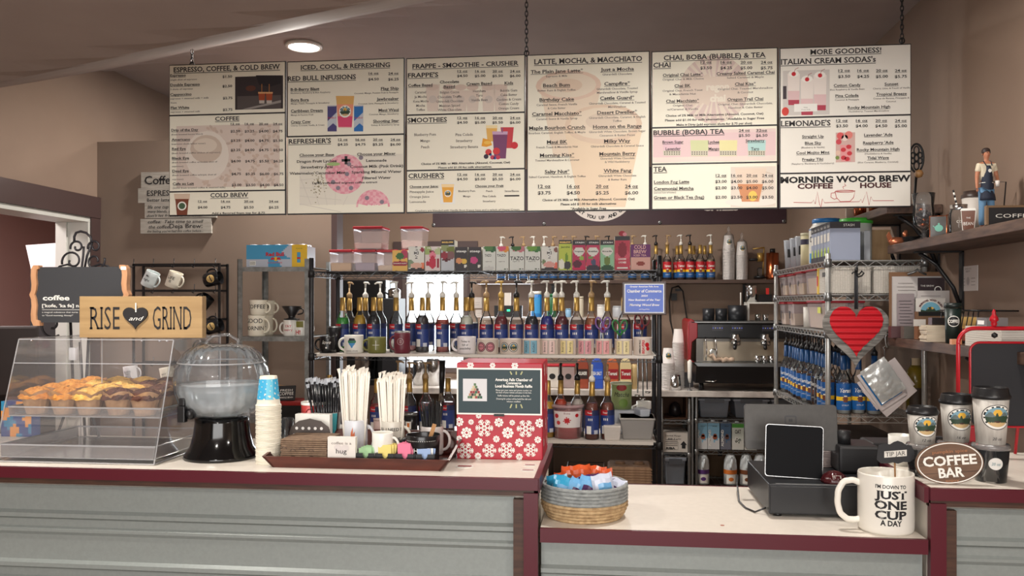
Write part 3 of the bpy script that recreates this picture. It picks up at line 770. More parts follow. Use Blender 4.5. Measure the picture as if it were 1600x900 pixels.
def mug(label,px,base_z,Y,wpx,H,mat,hand=1,printed=None,group=None,rz=0,inner=None,Rt=None,name='coffee_mug',rot=None):
    R = wpx/2*T_(px,Y)/F; x = XO(px,Y); t = thing(name,label,'mug',(x,Y,base_z),rz,group)
    mug_parts(t,'mug%s%.4f%.3f'%(mat.name,R,H),R,H,mat,hand,Rt,printed,inner)
    if rot: t.rotation_euler = rot
    return t
# ---- grey slotted-steel shelf against the partition
def zsh(py,px,Y): return ZO(px,py,Y)
gx0,gx1,gy0,gy1 = XO(371,4.42),XO(483.5,4.42),4.42,4.78
t = thing('metal_shelf','narrow galvanised steel shelf unit beside the black wire rack','shelf',((gx0 + gx1)/2,(gy0 + gy1)/2,0)); hw,hd = (gx1 - gx0)/2,(gy1 - gy0)/2
for sx in (-1,1):
    for sy in (-1,1):
        m = MB(); h = ZO(372,405,gy0) if sy<0 else ZO(372,405,gy0)
        m.box(min(sx*hw,sx*(hw - 0.028)),max(sx*hw,sx*(hw - 0.028)),sy*hd - (0.003 if sy>0 else 0),sy*hd + (0 if sy>0 else 0.003),0,h,GALV)
        m.box(min(sx*hw,sx*(hw - 0.003)),max(sx*hw,sx*(hw - 0.003)),min(sy*hd,sy*(hd - 0.028)),max(sy*hd,sy*(hd - 0.028)),0,h,GALV)
        for z in (ZO(372,421,gy0),ZO(372,530,gy0),ZO(372,655,gy0)): m.solid([(0.005,0),(0.004,0.003)],STEEL,10,Matrix.Translation((sx*(hw - 0.014),sy*hd,z)) @ Matrix.Rotation(PI/2,4,'X'))
        m.build('post',t)
GZ = [ZO(427,417,gy0),ZO(427,526,gy0),ZO(427,654,gy0),0.75,0.3]
for z in GZ: MB().box(-hw + 0.003,hw - 0.003,-hd + 0.003,hd - 0.003,z - 0.004,z,GALV).box(-hw + 0.028,hw - 0.028,-hd,-hd + 0.003,z - 0.026,z,GALV).build('shelf_board',t)
# red bull tray of cans
x0,x1 = XO(385,4.46),XO(480,4.46); W = x1 - x0; z0 = GZ[0]; H = 0.125; rb = thing('drink_can_case','shrink-wrapped blue and yellow case of energy drink cans on top of the steel shelf','drink case',((x0 + x1)/2,4.46,z0))
BL,YL,SV = C(70,150,190,0.3),C(222,180,50,0.3),C(178,184,196,0.25)
m = MB()
def canw(u,v):
    if v<0.38: return YL if u>0.76 else (SV if u<0.36 else (BL if u<0.6 - 0.3*v else SV))
    if u>0.76: return YL
    return SV if (u>0.6 - 0.4*(1 - v) + 0.1 and u<0.77 and v>1.75 - 1.9*u) else BL
m.pic(front(-0.0005),-W/2,W/2,0,H,36,14,canw); m.box(-W/2,W/2,0,0.13,0.0,H*0.92,SV); m.build('wrap',rb)
m = MB(); mp = front(-0.0015)
m.text(mp,'Red Bull',-0.01,H*0.50,0.020,RED,w=0.105,bold=0.04); m.text(mp,'SUGARFREE',-0.01,H*0.17,0.008,RED,w=0.085); m.disc(mp,-0.005,H*0.37,0.012,YL,16,2)
for sg in (-1,1): m.flat([(-0.005 + sg*0.004,H*.34),(-0.005 + sg*0.032,H*.33),(-0.005 + sg*0.022,H*.44),(-0.005 + sg*0.008,H*.42)],[(0,1,2,3)],front(-0.0018),RED)
m.rect(mp,-W/2 + 0.02,-W/2 + 0.055,H*.08,H*.28,WHITE)
for i in range(9): m.rect(front(-0.0019),-W/2 + 0.022 + i*0.0035,-W/2 + 0.0235 + i*0.0035,H*.1,H*.26,INK)
m.rect(mp,W/2 - 0.058,W/2 - 0.038,H*.2,H*.66,BL); m.rect(front(-0.0018),W/2 - 0.058,W/2 - 0.038,H*.36,H*.44,RED); m.text(mp,'FLAVOR',W/2 - 0.045,H*.8,0.007,C(90,120,60)); m.build('wrap_print',rb)
for i in range(5):
    for j in range(2): cpart('canlid','can',rb,lambda m: m.lathe([(0.026,0.05),(0.026,0.118),(0.0225,0.128),(0.022,0.124),(0.0,0.122)],C(196,200,208,0.2,0.7),20)).location = (-W/2 + 0.033 + i*(W - 0.066)/4,0.03 + j*0.062,0)
# mugs on the steel shelf
zz = GZ[1]
def blk(*a): return words(*a)
mug('white stackable mug reading GOOD MORNING, lower left of the pair on the steel shelf',401,zz,4.47,26,0.117,CREAM,1,words(('GOOD',0.075,0.024,INK),('MORNIN',0.035,0.022,INK)))
mug('white mug lettered in black just behind the GOOD MORNING mug',416,zz,4.60,22,0.117,CREAM,1,words(('BR',0.05,0.02,INK)))
mug('white flared mug reading COFFEE stacked on the GOOD MORNING mug',404,zz + 0.117,4.47,24,0.086,CREAM,1,words(('COFFEE',0.038,0.022,INK)),Rt=0.050)
mug('white flared mug lettered in black stacked behind the COFFEE mug',418,zz + 0.117,4.60,22,0.084,CREAM,1,words(('AD',0.038,0.022,INK)),Rt=0.046)
mug('white mug with red upside-down lettering under the black coffee dripper',454,zz,4.50,22,0.092,WHITE,-1,words(('YAY',0.05,0.014,RED),('merry',0.03,0.014,RED)))
mug('white mug with olive leaves and red H! next to the steel shelf post',472,zz,4.52,24,0.086,WHITE,1,lambda m,mp: (m.text(mp,'H!',-0.008,0.012,0.022,RED,bold=0.03),m.rect(mp,-0.02,0.022,0.05,0.084,C(120,116,40),6,1)))
t = thing('coffee_dripper','black ceramic pour-over coffee dripper on a mug, beside the white mugs','coffee dripper',(XO(456,4.5),4.5,zz + 0.092))
MB().lathe([(0.0,0.002),(0.045,0.0),(0.046,0.005),(0.02,0.009),(0.019,0.022),(0.055,0.075),(0.053,0.077),(0.017,0.024),(0,0.022)],BLACK,32).build('cone',t)
MB().tube([(0.04,0,0.062)] + [(0.048 + 0.02*cos(a),0,0.048 + 0.016*sin(a)) for a in [1.2 - 0.4*i for i in range(8)]] + [(0.034,0,0.03)],0.004,BLACK,8).build('handle',t)
# coffee packets in a black and red tray on the lower shelf
t = thing('packet_tray','black tray with red lining holding coffee packets on the lowest visible steel shelf','tray',(XO(455,4.5),4.5,GZ[2]))
m = MB(); m.frus(0.17,0.17,0.21,0.2,0,0.075,BLACK); m.build('tray',t); m = MB(); m.frus(0.2,0.19,0.215,0.205,0.0752,0.095,C(150,36,34)); m.build('lining',t)
for i,(dx,lb,ro) in enumerate(((-0.05,'brown paper coffee packet behind in the packet tray',0.2),(-0.01,'black coffee packet with white lettering leaning in the packet tray',-0.05))):
    t = thing('coffee_packet',lb,'packet',(XO(455,4.5) + dx,4.47 - 0.02*i,GZ[2] + 0.096)); c = C(150,120,90) if i==0 else INK
    m = MB(); m.box(-0.05,0.05,-0.006,0.006,0,0.085,c); o = m.build('pouch',t,0.003); t.rotation_euler = (-0.35,ro,0)
    if i: m = MB(); m.text(front(-0.0075),'FRESH',0,0.052,0.012,WHITE,w=0.07); m.text(front(-0.0075),'COFFEE',0,0.03,0.018,WHITE,w=0.085); m.text(front(-0.0075),'WHOLE BEAN',0,0.012,0.009,WHITE,w=0.08); m.build('print',t)
# ---- hanging mug rack on the partition
YR = 4.74; kR = T_(280,YR)/F
rx0,rx1 = XO(208,YR),XO(342,YR); rz0,rz1 = ZO(208,690,YR),ZO(208,412,YR)
t = thing('mug_rack','black metal wall rack with hooks hung with mugs on the partition','mug rack',((rx0 + rx1)/2,YPT,rz0)); hw = (rx1 - rx0)/2; hh = rz1 - rz0
m = MB()
for x in (-hw,hw): m.box(x - 0.006,x + 0.006,-0.12,-0.108,0,hh,BLACK); m.box(x - 0.006,x + 0.006,-0.012,0,0,hh,BLACK)
for z in (0.006,hh - 0.006): m.box(-hw,hw,-0.12,-0.108,z - 0.006,z + 0.006,BLACK)
m.build('frame',t)
rows = [ZO(280,413,YR) - rz0,ZO(280,453,YR) - rz0,ZO(280,498,YR) - rz0,ZO(280,567,YR) - rz0,ZO(280,640,YR) - rz0]
for z in rows: MB().box(-hw,hw,-0.118,-0.106,z - 0.010,z + 0.002,BLACK).box(-hw,hw,-0.012,-0.004,z - 0.010,z + 0.002,BLACK).build('rail',t)
hookx = [208,239,271,303,336]
for z in rows:
    for px in hookx:
        if px==208 and z != rows[0]: continue
        x = XO(px,YR) - (rx0 + rx1)/2; MB().tube([(x,-0.113,z + 0.035),(x,-0.115,z - 0.005),(x,-0.125,z - 0.02),(x,-0.14,z - 0.018),(x,-0.145,z - 0.006)],0.0024,BLACK,5).build('hook',t)
def hung(px,py,label,mat,tilt,yaw,pr=None,R=0.041,H=0.095,hand=1,inner=None):
    # a mug hanging by its handle; px,py is the body centre
    Yh = 4.69; x,y,z = P(px,py,Yh); t = thing('hanging_mug',label,'mug',(x,y,z),0,'mugs on the wall rack')
    R_ = Matrix.Rotation(yaw,4,'Z') @ Matrix.Rotation(tilt,4,'Y') @ Matrix.Translation((0,0,-H/2)); 
    t.matrix_world = Matrix.Translation((x,y,z)) @ R_
    mug_parts(t,'hm%s%d'%(mat.name,hand),R,H,mat,hand,None,pr,inner,0.8); return t
badge = lambda m,mp: (m.disc(mp,0,0.05,0.024,lambda u,v: C(190,160,100) if abs(v - u*.3)>0.12 or math.hypot(u,v)>.9 else INK,20,6))
mw = lambda*a: words(*a)
hung(235,436,'white mug lettered mr right in black, leftmost on the top hooks of the wall rack',C(214,224,224,.3),0.45 - PI/2*0,0,words(('Mr.',0.06,0.012,INK),('right',0.035,0.015,INK)))
hung(272,437,'cream mug with black sketch of letters, second on the top hooks of the wall rack',CREAM,0.35,0,words(('LIFE',0.05,0.018,INK),('IS',0.03,0.014,INK)))
BM = C(24,24,26,0.25)
for px,py,lb,tl in ((333,436,'black mug with gold badge on the top hook at the right of the wall rack',1.35),(318,473,'black gold-badged mug partly behind the wooden sign end',0.7),(334,510,'black gold-badged mug hanging just right of the wooden sign',1.3),(316,545,'black gold-badged mug seen through the pastry case corner',0.55)):
    hung(px,py,lb,BM,tl,0,badge,hand=-1)
hung(205,584,'white and purple lettered mug hanging behind the pastry case',C(206,204,206,.3),-0.15,0,words(('BLESS',.055,.012,INK),('THIS',.04,.012,INK),('MESS',.025,.012,INK)),inner=C(90,50,70,.3))
hung(262,586,'cream lettered mug hanging behind the pastry case, next to the drink dispenser',CREAM,-0.2,0,words(('BEST',.05,.01,MGREY),('DAY',.035,.01,MGREY)))
# pallet-board coffee sign on the partition
YS = YPT - 0.012; t = thing('pallet_sign','whitewashed pallet-board sign with coffee sayings hung on the partition','sign',P(278,366,YPT),0)
cx,cz = P(278,366,YPT)[0],P(278,366,YPT)[2]; k = T_(278,YPT)/F
PL = noisy('whitewashed_board',(146,141,132),(176,170,160),9,0.7,stretch=(1,1,8))
for x0,x1,y0,y1 in ((220,342,269,294),(215,335,294,317),(226,343,317,341),(219,335,342,365)):
    MB().box((x0 - 278)*k,(x1 - 278)*k,-0.02,-0.002,(366 - y1)*k,(366 - y0)*k,PL).build('board',t)
m = MB(); mp = front(-0.021)
for s,x,y,h,w_,sh in (('Coffee',252,288,13,52,0),('ESPRESSO',256,306,8.5,52,0),('Better latte than never',268,315,5,76,0),('life one cup at a time',262,326,5,62,.25),('many blends, so little time',264,332.5,4,66,.25),("don't let friends drink decaf",275,339,4,92,.25),('coffee:  Take time to smell',276,349,5,90,.25),('the coffee',249,357,5,34,.25),('Deja Brew:',294,357,7,54,0),("the feeling you've had this coffee before...",276,363,3.4,92,.2)):
    m.text(mp,s,(x - 278)*k,(366 - y)*k,h*k,INK,w=w_*k,slab=h>7,shear=sh,bold=0.01)
m.build('lettering',t)
# things seen through the doorway
x,y,z = P(78,620,5.4); t = thing('tall_cabinet','tall black cabinet beyond the doorway behind the chalkboard','cabinet',(-3.85,5.6,0))
MB().box(-0.14,0.2,-0.2,0.2,0,1.92,C(30,30,32,.6)).build('body',t,0.006)
m = MB(); m.add([(-0.16,-0.215,1.96),(0.17,-0.21,1.98),(0.175,-0.215,1.9),(-0.02,-0.225,1.62),(-0.06,-0.22,1.55),(0.0,0.0,1.97)],[(0,1,2,3,4)],C(176,170,172,.7)); m.add([(-0.16,-0.214,1.96),(0.17,-0.209,1.98),(0.15,0.1,1.925),(-0.14,0.1,1.925)],[(0,1,2,3)],C(180,174,176,.7))
one(m,'paper_sheet','loose white paper draped over the black cabinet in the doorway','paper',(-3.85,5.6,0))
t = thing('office_chair','dark mesh-backed chair in the side room doorway','chair',(-3.62,4.72,0),0.4)
MB().box(-0.2,0.2,-0.19,-0.16,1.0,1.42,C(44,36,34,.7)).build('backrest',t,0.02); MB().box(-0.21,0.21,-0.2,0.2,0.44,0.5,C(40,34,34,.8)).build('seat',t,0.02)
MB().box(-0.03,0.03,-0.17,-0.15,0.5,1.02,BLACK).build('back_post',t)
MB().solid([(0.025,0.06),(0.025,0.44)],BLACK,12).build('column',t)
for i in range(5): a = 2*PI*i/5; MB().tube([(0,0,0.08),(0.24*cos(a),0.24*sin(a),0.03)],0.018,BLACK,6).build('leg',t)
# ================================================================ ON THE LEFT COUNTER
# ---- acrylic pastry case
PX0,PX1 = -1.885,-1.357; PY0,PY1 = 2.385,2.82; PW = (PX1 - PX0)/2; PCX = (PX0 + PX1)/2; PH = 0.376
t = thing('pastry_case','clear acrylic pastry display case with sloping front and muffin tray','display case',(PCX,PY0,ZT)); D = PY1 - PY0
def sidepoly(): return [(0.0,0.006),(0.0,0.03),(0.115,PH),(D,PH),(D,0.006)]
def sheet(m,pts,mat,th=0.003,ax=0):
    vs = pts + [(p[0] + (th if ax==0 else 0),p[1] + (th if ax==1 else 0),p[2] + (th if ax==2 else 0)) for p in pts]; n = len(pts)
    m.add(vs,[tuple(range(n)),tuple(range(2*n - 1,n - 1,-1))] + [(i,i + n,(i + 1)%n + n,(i + 1)%n) for i in range(n)],mat)
for x in (-PW,PW - 0.003): m = MB(); sheet(m,[(x,a,b) for a,b in sidepoly()],ACRY); m.build('side_panel',t)
m = MB(); sheet(m,[(-PW + .003,0.0,0.006),(PW - .003,0.0,0.006),(PW - .003,0.115,PH),(-PW + .003,0.115,PH)],ACRY,0.003,1); m.build('front_panel',t)
m = MB(); m.box(-PW,PW,0.115,D,PH,PH + 0.004,ACRY); m.build('top_panel',t); m = MB(); m.box(-PW,PW,0.0,D,0.0,0.005,ACRY); m.build('base_panel',t)
m = MB(); m.box(-PW + 0.003,PW - 0.003,D - 0.003,D,0.006,PH,ACRY); m.build('rear_door',t)
m = MB(); e = 0.002
for x in (-PW,PW):
    m.tube([(x,0,0.004),(x,0.115,PH),(x,D,PH),(x,D,0.004),(x,0,0.004)],e,ACEDGE,4)
for a,b in ((0,0.004),(0.115,PH),(D,PH),(D,0.004)): m.tube([(-PW,a,b),(PW,a,b)],e,ACEDGE,4)
m.tube([(-PW,0.09,PH - 0.075),(PW,0.09,PH - 0.075)],0.0018,ACEDGE,4); m.tube([(-PW + .2,0.25,PH),(-PW + .2,0.25,PH - 0.22)],0.002,ACEDGE,4)
m.build('panel_edge',t)
for k,(x,zz_) in enumerate(((-PW + 0.19,PH - 0.045),)): m = MB(); m.box(x,x + 0.022,0.09,0.105,zz_ - 0.02,zz_ + 0.02,ACEDGE); m.build('hinge',t)
for x in (PW - 0.05,PW - 0.025,-PW + 0.04,PW - .11): m = MB(); m.solid([(0.004,0),(0.004,0.005)],C(220,220,225,.2,.8),10,Matrix.Translation((x,0.12,PH - 0.006))); m.build('screw',t)
TRZ = [0.135,0.012]; ACT = clear('acrylic_pale_reflection',(.98,.98,.98),.16,(.92,.88,.88),.9,.1)  # pale body colour stands in for reflections on the clear trays
def tray(label,z,y0=0.05,y1=None,d=0.03):
    y1 = y1 or D - 0.02; tt = thing('acrylic_tray',label,'tray',(PCX,PY0,ZT + z)); a = PW - 0.012
    MB().box(-a,a,y0,y1,0,0.003,ACT).build('base',tt)
    m = MB(); pts = [(-a,y0),(a,y0),(a,y1),(-a,y1)]
    for i in range(4): p,q = pts[i],pts[(i + 1)%4]; m.add([(*p,0),(*q,0),(q[0]*1.01,q[1],d),(p[0]*1.01,p[1],d)],[(0,1,2,3)],ACT)
    m.build('wall',tt); m = MB(); m.tube([(p[0]*1.01,p[1],d) for p in pts],0.003,ACEDGE,4,True); m.tube([(p[0],p[1],0.002) for p in pts],0.002,ACEDGE,4,True); m.build('rim',tt)
tray('clear tray full of muffins, the upper one in the pastry case',TRZ[0],0.055,None,0.03); tray('empty clear tray lying low in the pastry case',TRZ[1],0.02,D - 0.03,0.04)
# shelf supports under the tray
# muffins
PAPERB = noisy('muffin_paper',(160,120,86),(200,160,120),30,0.8)
GLD = noisy('golden_muffin_top',(186,112,44),(222,158,78),45,0.75,bump=1.0); YLW = noisy('lemon_muffin_top',(206,150,66),(236,196,112),45,0.75,bump=1.0); CHO = noisy('chocolate_muffin_top',(64,34,26),(98,56,40),45,0.7,bump=1.0)
def muffin(kind,seed):
    rnd = random.Random(seed); t = thing('muffin','','muffin',(0,0,0),0,'muffins in the pastry case'); c = {'g': GLD,'y': YLW,'c': CHO}[kind]
    m = MB(); n = 48; vs = []; fs = []
    prof = [(0.0,0.0),(0.025,0.0),(0.030,0.02),(0.036,0.045)]
    m.lathe(prof,PAPERB,n,rib=lambda a,z: 1 + 0.035*sin(a*16))
    pk = [(0.036*(1 + 0.03*sin(a*16)),a) for a in [2*PI*i/n for i in range(n)]]
    ring = [(r*sin(a),-r*cos(a),0.045) for r,a in pk]; hs = [0.012 + 0.012*abs(sin(2*a + seed)) for r,a in pk]
    m.add(ring + [(p[0]*1.14,p[1]*1.14,0.045 + hs[i]) for i,p in enumerate(ring)],[(i,(i + 1)%n,(i + 1)%n + n,i + n) for i in range(n)],PAPERB,True); m.build('paper_case',t)
    m = MB(); rings = 9; ph = [rnd.uniform(0,6) for _ in range(6)]
    m.lathe([(0.043*sin(PI/2*(1 - j/rings)),0.044 + 0.031*sin(PI/2*j/rings)) for j in range(rings)] + [(0.0,0.076)],c,28,rib=lambda a,z: 1 + 0.06*sin(3*a + ph[0]) + 0.03*sin(7*a + ph[1]))
    m.v = [(x + rnd.uniform(-.0016,.0016),y + rnd.uniform(-.0016,.0016),z + rnd.uniform(-.0022,.0022)) for x,y,z in m.v]; m.sm = [False]*len(m.sm)
    m.build('muffin_top',t)
    return t
protos = {(k,s): muffin(k,s + 10*ord(k)) for k in 'gyc' for s in (0,1)}; usedp = set()
kn = {'g': 'golden-brown muffin','y': 'pale yellow herb-flecked muffin','c': 'dark chocolate muffin'}
rown = ['front','second','third','back']; posn = ['first','second','third','fourth','fifth','sixth','seventh']
layout = ['ggycc','ggyyc','gyycc','gyyc']
rnd = random.Random(5)
for r,row in enumerate(layout):
    for i,k in enumerate(row):
        s = (i + r)%2; x = PCX - PW + 0.068 + i*0.093 + (0.03 if r==3 else 0) + rnd.uniform(-.004,.004); y = PY0 + 0.105 + r*0.085 + rnd.uniform(-.004,.004)
        lb = '%s, %s from the left in the %s row of the pastry case'%(kn[k],posn[i],rown[r])
        loc = (x,y,ZT + TRZ[0] + 0.004 + 0.004*r)
        if (k,s) not in usedp: usedp.add((k,s)); o = protos[(k,s)]; o.location = loc; o.scale = (1.17,1.17,1.12); o.rotation_euler = (0,0,rnd.uniform(0,6)); o['label'] = lb
        else: dup(protos[(k,s)],loc,rnd.uniform(0,6),lb).scale = (1.17,1.17,1.12)
# snack box behind the case at the far left
t = thing('printed_box','orange and blue patterned box behind the left end of the pastry case','box',(XO(36,2.87),2.868,ZT + 0.001),0)
MB().box(-0.07,0.05,-0.02,0.03,0,0.13,C(30,70,140,.4)).build('box',t,0.002)
m = MB(); rnd = random.Random(9); m.pic(front(-0.0215),-0.07,0.05,0,0.13,10,11,lambda u,v: C(30,62,130) if sin(u*9 + v*5)>0.2 else (C(230,150,70) if sin(u*7 - v*9)>0 else C(40,130,170))); m.build('print',t)
# ---- RISE and GRIND sign on the case top
zt = ZT + PH + 0.004; YG = 2.56
a,b = XO(124,YG),XO(316,YG); sx = (a + b)/2; W = b - a; z1 = ZO(220,463,YG); kk = T_(220,YG)/F
OAK = noisy('oak_veneer',(152,122,82),(176,146,102),5,0.5,stretch=(.6,1,9),detail=5)
t = thing('wooden_sign','oak block sign reading RISE and GRIND with a black heart, standing on the pastry case','sign',(sx,YG,zt),0)
Hh = z1 - zt; MB().box(-W/2,W/2,0,0.028,0,Hh,OAK).build('block',t,0.0015)
m = MB(); mp = front(-0.001); m.text(mp,'RISE',(161 - 220)*kk,Hh*0.2,Hh*0.56,INK,w=50*kk,slab=True,bold=-0.005); m.text(mp,'GRIND',(272.5 - 220)*kk,Hh*0.2,Hh*0.57,INK,w=63*kk,slab=True,bold=-0.005); m.build('lettering',t)
def heart(w_,h_,n=40):
    pts = []
    for i in range(n):
        a = 2*PI*i/n; pts.append((16*sin(a) ** 3/32*w_,(13*cos(a) - 5*cos(2*a) - 2*cos(3*a) - cos(4*a) + 2.5)/29*h_))
    return pts
m = MB(); m.prism([(x - 7*kk,z + Hh*0.47) for x,z in heart(41*kk,34*kk)],-0.006,-0.0005,INK); m.build('heart',t)
m = MB(); m.text(front(-0.0068),'and',-7*kk,Hh*0.42,6.5*kk,WHITE,w=21*kk,shear=0.4,bold=0.0); m.rect(front(-0.0068),-6.5*kk,-4.5*kk,Hh*0.62,Hh*0.84,WHITE); m.build('script_lettering',t)
# ---- chalkboard on an iron easel
YC = 2.865; kc = T_(120,YC)/F*1.06
ex,ez = XO(125,YC),ZT
t = thing('iron_easel','black wrought iron scroll easel behind the pastry case holding the coffee chalkboard','easel',(ex,YC - .02,ez)); IRON = C(44,42,46,.45,.3)
def ip(px,py): return ((px - 125)*kc,0.02,ZO(125,py,YC) - ez)
m = MB()
def scroll(cx,cy,r,a0,turns,sg): return [ip(cx + sg*(r*(1 - 0.75*i/22))*cos(a0 + turns*2*PI*i/22),cy - r*(1 - 0.75*i/22)*sin(a0 + turns*2*PI*i/22)) for i in range(23)]
m.tube([ip(125 - 9,378),ip(125 - 9,370),ip(119,363.5),ip(126,361.5),ip(135,364),ip(142,371),ip(144,380)],0.0045,IRON,6)
for cx_,cy_,r,a0,tn,sg in ((120.5,386,11,-0.3,1.1,-1),(148,386,11,-0.3,1.1,-1),(113,408,17,-0.3,1.1,-1),(148.5,408,16,0.3,-1.1,1)): m.tube(scroll(cx_,cy_,r,a0,tn,sg),0.004,IRON,6)
m.tube([ip(131,385),ip(130,400),ip(127,425),ip(129,470)],0.004,IRON,6); m.tube([ip(144,380),ip(136,400),ip(131,425)],0.004,IRON,6)
for sg in (-1,1): m.tube([ip(131 + sg*45,424),ip(131 + sg*38,416),ip(131 + sg*25,413),ip(131 + sg*12,418),ip(131,428)],0.004,IRON,6)
m.build('scrollwork',t)
MB().tube([ip(110,500),(-.02,0.01,0.18),(-.06,0.0,0.05),(-0.08,0.0,0.0)],0.005,IRON,6).build('leg',t); MB().tube([ip(140,500),(.03,0.01,0.18),(.07,0.0,0.05),(0.09,0.0,0.0)],0.005,IRON,6).build('leg',t)
m = MB(); m.tube(scroll(80,508,20,-2.2,1.1,-1),0.0045,IRON,6); m.build('foot_scroll',t)
MB().tube([(0,0.02,0.35),(0,0.05,0.0)],0.005,IRON,6).build('back_leg',t)
YC2 = 2.755; x0,x1,zb,zt2 = XO(55,YC2),XO(196,YC2),ZO(120,504,YC2),ZO(120,417,YC2)
t = thing('chalkboard','black coffee-definition chalkboard with orange wooden bracket-shaped sides','chalkboard',((x0 + x1)/2,YC2,zb)); hw = (x1 - x0)/2; H = zt2 - zb
MB().box(-hw,hw,0,0.012,0,H,C(54,55,58,.7)).build('slate',t)
LW = noisy('light_orange_wood',(190,138,98),(206,156,116),10,0.55,stretch=(6,1,1))
brk = [(0,1.03),(-0.7,1.03),(-1.0,.97),(-1.05,.85),(-.95,.68),(-1.0,.58),(-1.25,.5),(-1.0,.42),(-.95,.3),(-1.05,.15),(-1.0,.03),(-.7,-.06),(0.15,-.06),(0.15,.03),(-.3,.05),(-.35,.14),(-.25,.3),(-.35,.42),(-.55,.5),(-.35,.58),(-.25,.7),(-.35,.85),(-.25,.95),(0,.97)]
for sg in (-1,1): m = MB(); m.prism([(sg*(hw - 0.0)*1.0 - sg*0.03*(bx)*-1*1.0 - 0,bz*H) for bx,bz in [(-q[0]*-1,q[1]) for q in brk]] if False else [(sg*(hw + 0.002 - 0.028*bx - 0.02),bz*H) for bx,bz in brk],-0.008,0.014,LW); m.build('bracket_side',t)
m = MB(); m.box(hw - 0.012,hw + 0.008,-0.0095,-0.008,H*.94,H*1.0,WHITE); m.build('price_tag',t)
m = MB(); mp = front(-0.001); kx = T_(110,YC2)/F; cxx = (x0 + x1)/2
def cp(px,py): return XO(px,YC2) - cxx,ZO(120,py,YC2) - zb
m.text(mp,'coffee',*cp(67,469),7.5*kx,WHITE,w=45*kx,al='l',slab=True,bold=0.03); m.text(mp,"['kofe, 'ka fe] n.",*cp(66,480),5*kx,WHITE,w=64*kx,al='l',slab=True,bold=0.02)
m.text(mp,'a magical substance that turns',*cp(66,489),2.3*kx,WHITE,w=60*kx,al='l'); m.text(mp,'to "Good morning, Honey!"',*cp(66,494),2.3*kx,WHITE,w=52*kx,al='l'); q = cp(66,484); m.rect(mp,q[0],q[0] + 64*kx,q[1] - 0.0006,q[1] + 0.0006,WHITE); m.build('lettering',t)
# ---- pumpkin-shaped water dispenser
YD = 2.55; xd = XO(347,YD); t = thing('drink_dispenser','ribbed clear pumpkin-shaped drink dispenser of iced water on a black flared base','drink dispenser',(xd,YD,ZT)); kd = T_(347,YD)/F
GBK = C(10,10,11,0.12)
m = MB(); m.lathe([(0.0,0.0),(0.112,0.0),(0.118,0.004),(0.115,0.012),(0.098,0.035),(0.088,0.075),(0.083,0.115),(0.083,0.128),(0.0,0.128)],GBK,48); m.build('base',t)
def grib(a,z): return 1 + 0.022*abs(sin(a*12)) 
prof = [(0.07,0.129),(0.10,0.140),(0.128,0.170),(0.143,0.21),(0.146,0.25),(0.138,0.285),(0.124,0.305)]
PGL = clear('pumpkin_glass',(0.96,0.97,0.98),0.05,(0.95,0.97,1),1.5,0.04)
MB().lathe([(0.0,0.13)] + prof,PGL,96,rib=grib).build('bowl',t)
MB().lathe([(0.0,0.133),(0.062,0.135),(0.095,0.146),(0.122,0.174),(0.137,0.213),(0.1385,0.235),(0.0,0.235)],clear('iced_water',(0.93,0.96,0.97),0.30,(0.86,0.92,0.94),0.6),96,rib=grib).build('water',t)
MB().lathe([(0.134,0.302),(0.128,0.312),(0.118,0.33),(0.095,0.35),(0.055,0.363),(0.0,0.362)],PGL,96,rib=grib).build('lid',t)
MB().tube([(0.03*cos(a) - 0.0,0,0.362) for a in (0,)] + [(0.055,0,0.352),(0.052,0,0.375),(0.02,0,0.392),(-0.03,0,0.388),(-0.052,0,0.37),(-0.06,0,0.35)],0.0055,PGL,8).build('lid_handle',t)
m = MB(); m.tube([(0.135*cos(a),0.135*sin(a),0.304) for a in [2*PI*i/48 for i in range(48)]],0.0025,ACEDGE,5,True); m.build('rim',t)
m = MB(); rnd = random.Random(2)
for i in range(26):
    a = rnd.uniform(0,6.28); r = rnd.uniform(0.03,0.1); M_ = Matrix.Translation((r*cos(a),r*sin(a),rnd.uniform(0.15,0.165))) @ Matrix.Rotation(rnd.uniform(0,3),4,'Z') @ Matrix.Rotation(rnd.uniform(0,3),4,'X'); m.box(-.011,.011,-.011,.011,-.011,.011,ACEDGE,M_)
o = m.build('ice',t); o['kind'] = 'stuff'
m = MB(); ta = 0.42; tx,ty = -0.142*sin(ta) - 0.02,-0.142*cos(ta) + 0.0
tx,ty = -0.075,-0.10
m.box(tx - 0.012,tx + 0.012,ty - 0.022,ty,0.125,0.175,BLACK); m.box(tx - 0.009,tx + 0.009,ty - 0.018,ty - 0.004,0.175,0.2,BLACK); m.build('tap',t,0.003)
MB().solid([(0.016,0),(0.018,0.012),(0.014,0.02)],BLACK,16,Matrix.Translation((tx + 0.012,ty,0.15)) @ Matrix.Rotation(PI/2,4,'Y')).build('tap_nut',t)
